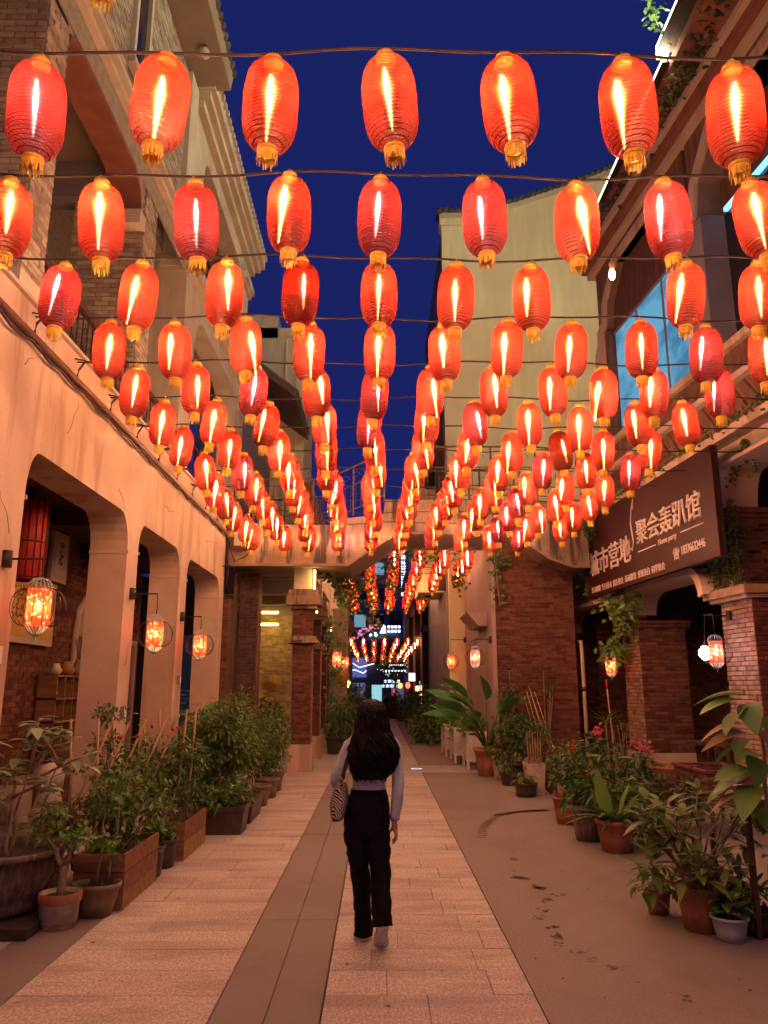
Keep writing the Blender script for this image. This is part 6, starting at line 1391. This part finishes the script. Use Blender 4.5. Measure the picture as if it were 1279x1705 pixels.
for i in range(7): b.rbox((.9+i*.17,61.7,3.3), .1,.05,.05); b.rbox((.6+i*.25,61.7,2.85), .14,.05,.09)
part('bulb', b, m_neonw, t, kind='stuff')
# ------------------------------------------------------------------ the woman walking away
PX, PY = -.05, 5.52
w_ = thing('person', 'woman walking away down the middle of the street in a pale top and black trousers', 'person', (PX,PY,0))
m_skinp = M('skin', (.50,.27,.18), (.45,.23,.15), 8, .5, .03, world=False, spec=.4)
m_top = M('pale_knit', (.56,.63,.74), (.48,.55,.66), 20, .85, .25, 220, world=False)
m_trou = M('black_cloth', (.005,.005,.008), (.009,.009,.012), 9, .8, .3, 60, world=False, spec=.12)
m_shoe = M('white_shoe', (.72,.68,.64), (.62,.58,.54), 20, .6, .1, world=False)
m_sole = M('shoe_sole', (.85,.80,.78), (.72,.67,.65), 60, .75, .3, 160, world=False)
def hair_mat():
    m, t, o = nt('hair'); b = N(t,'ShaderNodeBsdfPrincipled'); t.links.new(b.outputs[0], o.inputs[0])
    co = tex(t, False); f = noi(t, co, 60, 3, .5, (1,1,.06)); col = mixcol(t, ramp(t, f, .4,.65), (.002,.0015,.0015), (.006,.0035,.003)); t.links.new(col, b.inputs['Base Color'])
    b.inputs['Roughness'].default_value = .46; b.inputs['Specular IOR Level'].default_value = .2; b.inputs['Anisotropic'].default_value = .6
    bp = N(t,'ShaderNodeBump'); bp.inputs['Strength'].default_value = .5; bp.inputs['Distance'].default_value = .01; t.links.new(f, bp.inputs['Height']); t.links.new(bp.outputs[0], b.inputs['Normal']); return m
m_hair = hair_mat()
def skinned(verts, edges, root, sub=2):
    me = bpy.data.meshes.new('sk'); me.from_pydata([v[0] for v in verts], edges, []); o = bpy.data.objects.new('sk', me); COL.objects.link(o)
    sm = o.modifiers.new('s','SKIN'); ss = o.modifiers.new('u','SUBSURF'); ss.levels = sub; ss.render_levels = sub
    sk = me.skin_vertices[0].data
    for i,v in enumerate(verts):
        r = v[1]; sk[i].radius = (r,r) if isinstance(r,float) else r; sk[i].use_root = (i == root)
    dg = bpy.context.evaluated_depsgraph_get(); dg.update(); res = bpy.data.meshes.new_from_object(o.evaluated_get(dg)); bpy.data.objects.remove(o)
    return res
# joints, world coordinates
J = {'pel':((-.075,5.52,.84),.10),'wai':((-.06,5.52,1.0),(.078,.058)),'che':((-.05,5.52,1.17),(.10,.066)),'neck0':((-.045,5.515,1.315),.05),'neck1':((-.045,5.525,1.38),.045),'head0':((-.045,5.53,1.44),(.066,.075)),'head1':((-.045,5.53,1.50),(.066,.078)),
     'shL':((-.18,5.51,1.262),.036),'elL':((-.285,5.52,1.045),.030),'wrL':((-.27,5.72,.95),.024),'haL':((-.255,5.79,.94),.026),
     'shR':((.095,5.51,1.262),.036),'elR':((.137,5.49,1.01),.029),'wrR':((.112,5.53,.775),.022),'haR':((.108,5.54,.725),(.030,.018)),
     'hiL':((-.14,5.53,.76),.085),'knL':((-.12,5.60,.45),.055),'anL':((-.095,5.66,.09),.036),'toL':((-.10,5.80,.045),.032),
     'hiR':((-.01,5.52,.76),.085),'knR':((.015,5.50,.455),.055),'anR':((.022,5.385,.215),.030),'toR':((.016,5.47,.085),.022)}
keys = list(J); ix = {k:i for i,k in enumerate(keys)}
ed = [('pel','wai'),('wai','che'),('che','neck0'),('neck0','neck1'),('neck1','head0'),('head0','head1'),('che','shL'),('shL','elL'),('elL','wrL'),('wrL','haL'),('che','shR'),('shR','elR'),('elR','wrR'),('wrR','haR'),('pel','hiL'),('hiL','knL'),('knL','anL'),('anL','toL'),('pel','hiR'),('hiR','knR'),('knR','anR'),('anR','toR')]
V_ = [J[k] for k in keys]; E_ = [(ix[a],ix[b]) for a,b in ed]
def fingers(V_, E_, palm, dirs):
    for (off, segs) in dirs:
        k = ix[palm]; base = Vector(J[palm][0]); p = base+Vector(off); V_.append((tuple(p), .0095)); E_.append((k, len(V_)-1))
        for j,(d,l) in enumerate(segs):
            p = p+Vector(d).normalized()*l; V_.append((tuple(p), .0088-.0012*j)); E_.append((len(V_)-2, len(V_)-1))
# right hand hangs relaxed, fingers curled in towards the thigh
fingers(V_, E_, 'haR', [((.014,.020,-.035),[((-.05,.1,-1),.03),((-.5,.1,-.8),.024),((-.8,.0,-.5),.018)]),((.017,.004,-.040),[((-.0,.0,-1),.034),((-.5,.0,-.85),.027),((-.85,0,-.45),.02)]),((.015,-.011,-.038),[((-.0,-.05,-1),.032),((-.5,0,-.85),.025),((-.85,0,-.4),.019)]),((.010,-.025,-.033),[((-.0,-.1,-1),.025),((-.5,0,-.85),.02),((-.8,0,-.4),.016)]),((-.012,.020,-.012),[((-.5,.35,-.8),.030),((-.3,.1,-1),.024)])])
fingers(V_, E_, 'haL', [((.0,.02,.015),[((0,1,-.1),.03),((0,.6,-.8),.024),((0,-.2,-1),.018)]),((.0,.025,.002),[((0,1,-.2),.03),((0,.5,-.9),.026),((0,-.3,-1),.018)]),((.0,.022,-.012),[((0,1,-.3),.03),((0,.4,-.9),.024),((0,-.3,-1),.018)]),((.0,.015,-.025),[((0,1,-.4),.025),((0,.3,-.9),.02),((0,-.3,-1),.015)]),((.012,-.01,.015),[((.4,.7,-.1),.028),((.2,.8,-.5),.022)])])
body = skinned(V_, E_, ix['pel'])
for v in body.vertices: v.co -= Vector((PX,PY,0))
body.materials.clear(); body.materials.append(m_skinp)
for p in body.polygons: p.use_smooth = True
put('body', body, w_)
# face
b = MB(); b.lathe([(.035,.004),(.01,.012),(-.012,.016),(-.02,.006)], 8, (-.045,5.617,1.455)); part('nose', b, m_skinp, w_)
for sx in (-1,1):
    part('eye', MB().lathe([(.008,.003),(.004,.012),(-.004,.012),(-.008,.003)], 8, (-.045+sx*.028,5.603,1.478)), m_shoe, w_); part('eyebrow', MB().tube([(-.045+sx*.014,5.608,1.502),(-.045+sx*.03,5.606,1.507),(-.045+sx*.046,5.594,1.503)], .003, 5), m_hair, w_)
    part('ear', MB().lathe([(.03,.004),(.015,.012),(-.015,.010),(-.03,.003)], 8, (-.045+sx*.072,5.53,1.46)), m_skinp, w_)
part('lips', MB().tube([(-.063,5.603,1.418),(-.045,5.611,1.420),(-.027,5.603,1.418)], .005, 6), M('lips',(.45,.12,.10),None,5,.4,0), w_)
# clothes: rings round the body
def ring(c, rx, ry, n=28, ax=None, wr=0., seed=0):
    out_ = []
    for i in range(n):
        q = 2*PI*i/n; k = 1+wr*noise.noise((math.cos(q)*2+seed, math.sin(q)*2, c[2]*9+seed))
        out_.append((c[0]+rx*k*math.cos(q), c[1]+ry*k*math.sin(q), c[2]))
    return out_
def limb(mb, pts, rs, n=18, mi=0, wr=0., seed=0):
    pts = [Vector(p) for p in pts]; R_ = []
    for i,p in enumerate(pts):
        tdir = (pts[min(i+1,len(pts)-1)]-pts[max(i-1,0)]).normalized(); a = Vector((0,1,0)).cross(tdir)
        if a.length < .1: a = Vector((1,0,0))
        a.normalize(); c = tdir.cross(a).normalized(); rr = rs[i]; ra, rc = rr if isinstance(rr,tuple) else (rr,rr); row = []
        for j in range(n):
            q = 2*PI*j/n; k = 1+wr*noise.noise((math.cos(q)*1.7+seed, math.sin(q)*1.7, i*.55+seed)); row.append(tuple(p+a*(ra*k*math.cos(q))+c*(rc*k*math.sin(q))))
        R_.append(row)
    return mb.rings(R_, mi)
def smooth_path(pts, rs, sub=3):
    P_, Q = [], []
    for i in range(len(pts)-1):
        for k in range(sub):
            f = k/sub; P_.append(Vector(pts[i]).lerp(Vector(pts[i+1]), f)); a, c = rs[i], rs[i+1]
            a = a if isinstance(a,tuple) else (a,a); c = c if isinstance(c,tuple) else (c,c); Q.append((a[0]+(c[0]-a[0])*f, a[1]+(c[1]-a[1])*f))
    P_.append(Vector(pts[-1])); z = rs[-1]; Q.append(z if isinstance(z,tuple) else (z,z)); return P_, Q
b = MB()
tor = [((-.045,5.512,1.34),.055,.052),((-.045,5.512,1.325),.085,.06),((-.045,5.515,1.30),.135,.078),((-.045,5.52,1.26),.155,.095),((-.047,5.52,1.20),.146,.102),((-.05,5.52,1.13),.132,.10),((-.055,5.52,1.07),.120,.092),((-.06,5.52,1.02),.112,.085),((-.062,5.52,.985),.113,.085),((-.062,5.52,.967),.116,.088),((-.062,5.52,.965),.110,.084)]
b.rings([ring(c,rx,ry,32,wr=.05,seed=3) for c,rx,ry in tor], 0)
p, r = smooth_path([(-.10,5.51,1.275),(-.155,5.51,1.272),(-.19,5.51,1.245),(-.215,5.51,1.19),(-.255,5.515,1.11),(-.287,5.525,1.045),(-.285,5.60,1.0),(-.272,5.715,.955)], [.05,.057,.056,.051,.046,.043,.039,.031], 3); limb(b, p, r, 18, wr=.2, seed=1)
p, r = smooth_path([(.01,5.51,1.275),(.065,5.51,1.272),(.102,5.51,1.245),(.115,5.505,1.19),(.128,5.50,1.11),(.137,5.49,1.01),(.132,5.50,.93),(.122,5.515,.85),(.113,5.53,.775)], [.05,.057,.056,.051,.046,.042,.041,.037,.034], 3); limb(b, p, r, 18, wr=.2, seed=2)
part('top', b, m_top, w_)
b = MB()
pel = [((-.062,5.52,.985),.100,.075),((-.063,5.52,.97),.1155,.088),((-.067,5.515,.92),.135,.105),((-.072,5.512,.86),.150,.122),((-.076,5.512,.80),.156,.128),((-.077,5.515,.75),.155,.122),((-.077,5.52,.70),.148,.108),((-.077,5.525,.66),.12,.09)]
b.rings([ring(c,rx,ry,36,wr=.03,seed=5) for c,rx,ry in pel], 0)
p, r = smooth_path([(-.145,5.525,.76),(-.147,5.54,.66),(-.137,5.565,.56),(-.122,5.60,.45),(-.112,5.63,.33),(-.105,5.655,.20),(-.098,5.665,.10),(-.093,5.67,.03)], [(.080,.10),(.078,.094),(.070,.082),(.061,.068),(.055,.062),(.053,.064),(.056,.072),(.060,.082)], 4); limb(b, p, [(x*1.07,y*1.07) for x,y in r], 24, wr=.2, seed=7)
p, r = smooth_path([(-.008,5.52,.76),(-.004,5.525,.66),(.006,5.52,.56),(.014,5.50,.46),(.020,5.46,.34),(.026,5.41,.22),(.032,5.39,.15)], [(.080,.10),(.078,.094),(.072,.083),(.064,.070),(.058,.064),(.058,.066),(.062,.075)], 4); limb(b, p, [(x*1.07,y*1.07) for x,y in r], 24, wr=.2, seed=9)
part('trousers', b, m_trou, w_)
b = MB(); b.rings([ring((-.065,5.518,z_),.118+.5*(.972-z_)*.6,.091+(.972-z_)*.3,36) for z_ in (.93,.972)], cap=False); part('waistband', b, m_trou, w_)
for (x,z,ry) in ((-.13,.885,.05),(-.02,.885,-.05)): part('back_pocket', MB().box(x-.04,x+.04,5.52-.128,5.52-.10,z-.05,z+.04), m_trou, w_)
# shoes: left planted, right heel-up with the sole to the viewer
def shoe(M4):
    b = MB(); b.xf = lambda x,y,z: tuple(M4 @ Vector((x,y,z)))
    outl = [(-.115,.0),(-.105,.026),(-.07,.034),(-.02,.030),(.03,.036),(.075,.046),(.105,.040),(.125,.018)]
    def sec(y, w, z0, z1, k=0): return [(w*math.cos(q)*(1 if math.sin(q) < .2 else .86), y, z0+(z1-z0)*(.5+.5*math.sin(q))) for q in [2*PI*i/16 for i in range(16)]]
    rows = [sec(-.118,.012,.03,.06),sec(-.108,.030,.022,.085),sec(-.07,.037,.022,.10),sec(-.02,.036,.022,.095),sec(.03,.039,.022,.082),sec(.075,.046,.022,.066),sec(.105,.040,.022,.055),sec(.128,.014,.026,.042)]
    b.rings(rows); part('shoe', b, m_shoe, w_)
    s_ = MB(); s_.xf = b.xf; n = len(outl); up = [(w,y) for y,w in outl]; loop = [(w+.004,y*1.03) for w,y in up]+[(-w-.004,y*1.03) for w,y in up[::-1]]
    s_.prism(loop, .0, .026, axis='z'); part('sole', s_, m_sole, w_)
    tr = MB(); tr.xf = b.xf
    for k in range(13):
        y = -.10+k*.0165; w = [ww for yy,ww in outl if yy <= y+.001][-1] if y > -.115 else .01
        tr.box(-w*.85,w*.85,y-.003,y+.004,-.004,.0005)
    part('tread', tr, m_sole, w_)
shoe(Matrix.Translation((-.098,5.72,.005)))
shoe(Matrix.Translation((.018,5.475,.006)) @ Matrix.Rotation(math.radians(-50),4,'X') @ Matrix.Rotation(math.radians(4),4,'Z') @ Matrix.Translation((0,-.118,0)))
# hair: shell plus many wavy locks
b = MB()
hr = [(1.566,-.045,5.520,.022,.03),(1.555,-.045,5.515,.055,.065),(1.535,-.045,5.510,.080,.088),(1.50,-.044,5.505,.092,.100),(1.45,-.044,5.495,.098,.096),(1.40,-.042,5.475,.106,.084),(1.35,-.040,5.455,.108,.066),(1.30,-.036,5.435,.126,.060),(1.25,-.030,5.425,.146,.060),(1.20,-.028,5.42,.150,.062),(1.15,-.034,5.42,.142,.060),(1.10,-.042,5.42,.126,.054),(1.065,-.048,5.42,.108,.046),(1.045,-.05,5.42,.085,.036)]
R_ = []
for z,cx,cy,rx,ry in hr:
    row = []
    for i in range(48):
        q = 2*PI*i/48; amp = max(0,min(1,(1.5-z)/.25)); k = 1+amp*(.06*math.sin(q*9+z*42)+.04*math.sin(q*15-z*60)+.05*noise.noise((math.cos(q)*3,math.sin(q)*3,z*8))); row.append((cx+rx*k*math.cos(q), cy+ry*k*math.sin(q), z+(.018*noise.noise((q*2.2,z,3)) if z < 1.07 else 0)))
    R_.append(row)
b.rings(R_); hair = part('hair', b, m_hair, w_)
b = MB(); rr = random.Random(5)
def hr_at(z):
    for a, c in zip(hr[:-1], hr[1:]):
        if a[0] >= z >= c[0]:
            f = (a[0]-z)/(a[0]-c[0]); return [a[i]+(c[i]-a[i])*f for i in range(1,5)]
    return hr[-1][1:]
for i in range(300):
    q0 = rr.uniform(PI*.92, PI*2.08); zs = rr.uniform(1.42,1.555); ze = rr.uniform(1.02,1.16); ph = rr.random()*6; amp = rr.uniform(.010,.030); fr = rr.uniform(26,40); pts = []
    n = 16
    for k in range(n+1):
        z = zs+(ze-zs)*k/n; cx,cy,rx,ry = hr_at(max(z,1.05)); f = k/n; g = amp*min(1,f*1.6)
        q = q0+.10*math.sin(ph+z*13)*f
        off = 1.0+.03*rr.random() if False else 1.015
        pts.append((cx+rx*off*math.cos(q)+g*math.sin(z*fr+ph), cy+ry*off*math.sin(q)+g*.6*math.cos(z*fr+ph), z))
    b.tube(pts, [.0035+.002*math.sin(PI*min(1,k/n*1.1)) if k < n else .001 for k in range(n+1)], 4)
part('hair_lock', b, m_hair, hair, kind='stuff')
# zebra-print shoulder bag
def zebra():
    m, t, o = nt('zebra_print'); b = N(t,'ShaderNodeBsdfPrincipled'); t.links.new(b.outputs[0], o.inputs[0]); co = tex(t, False)
    wv = t.nodes.new('ShaderNodeTexWave'); wv.bands_direction = 'DIAGONAL'; wv.inputs['Scale'].default_value = 26; wv.inputs['Distortion'].default_value = 7; wv.inputs['Detail'].default_value = 2; wv.inputs['Detail Scale'].default_value = .9; t.links.new(co, wv.inputs[0])
    col = mixcol(t, ramp(t, wv.outputs[1], .42,.56), (.012,.010,.012), (.50,.42,.38)); t.links.new(col, b.inputs['Base Color']); b.inputs['Roughness'].default_value = .5; return m
bag = thing('shoulder_bag', 'zebra-print shoulder bag hanging on the woman\'s left shoulder', 'bag', (-.27,5.5,.78))
b = MB(); R_ = []
for k in range(9):
    f = k/8; z = .785+.235*f; hx = .062*math.sin(PI*(.16+.62*(1-f)))*1.0; hy = .15*(1-.25*f); cx = -.275+.028*f
    R_.append([(cx+hx*abs(math.cos(q))**.7*(1 if math.cos(q) > 0 else -1), 5.52+hy*abs(math.sin(q))**.7*(1 if math.sin(q) > 0 else -1), z) for q in [2*PI*i/24 for i in range(24)]])
b.rings(R_); part('bag_body', b, zebra(), bag)
m_leather = M('dark_leather', (.05,.022,.018), (.035,.016,.013), 20, .45, .1, world=False)
part('trim', MB().rings([[(x*1.01-.0027*-1,y,z) for x,y,z in r_] for r_ in (R_[0],[(x,y,z+.014) for x,y,z in R_[0]])]), m_leather, bag)
b = MB()
for s_ in (-1,1):
    pts = [(-.248,5.52+s_*.115,1.0),(-.236,5.52+s_*.11,1.06),(-.215,5.52+s_*.10,1.16),(-.19,5.52+s_*.09,1.25),(-.168,5.52+s_*.06,1.315),(-.160,5.52,1.330)]
    b.tube(pts, .011, 6)
part('strap', b, m_leather, bag)
for s_ in (-1,1): part('buckle', MB().tube([(-.254+.018*math.cos(q),5.52+s_*.128,1.035+.022*math.sin(q)) for q in [2*PI*i/10 for i in range(11)]], .004, 5), m_gold, bag)
part('zip', MB().box(-.252,-.245,5.41,5.63,1.018,1.026), m_gold, bag)
b = MB().tube([(.112+.0245*math.cos(q),5.53+.0245*math.sin(q),.768) for q in [2*PI*i/16 for i in range(17)]], .003, 5); part('bracelet', b, m_gold, w_)
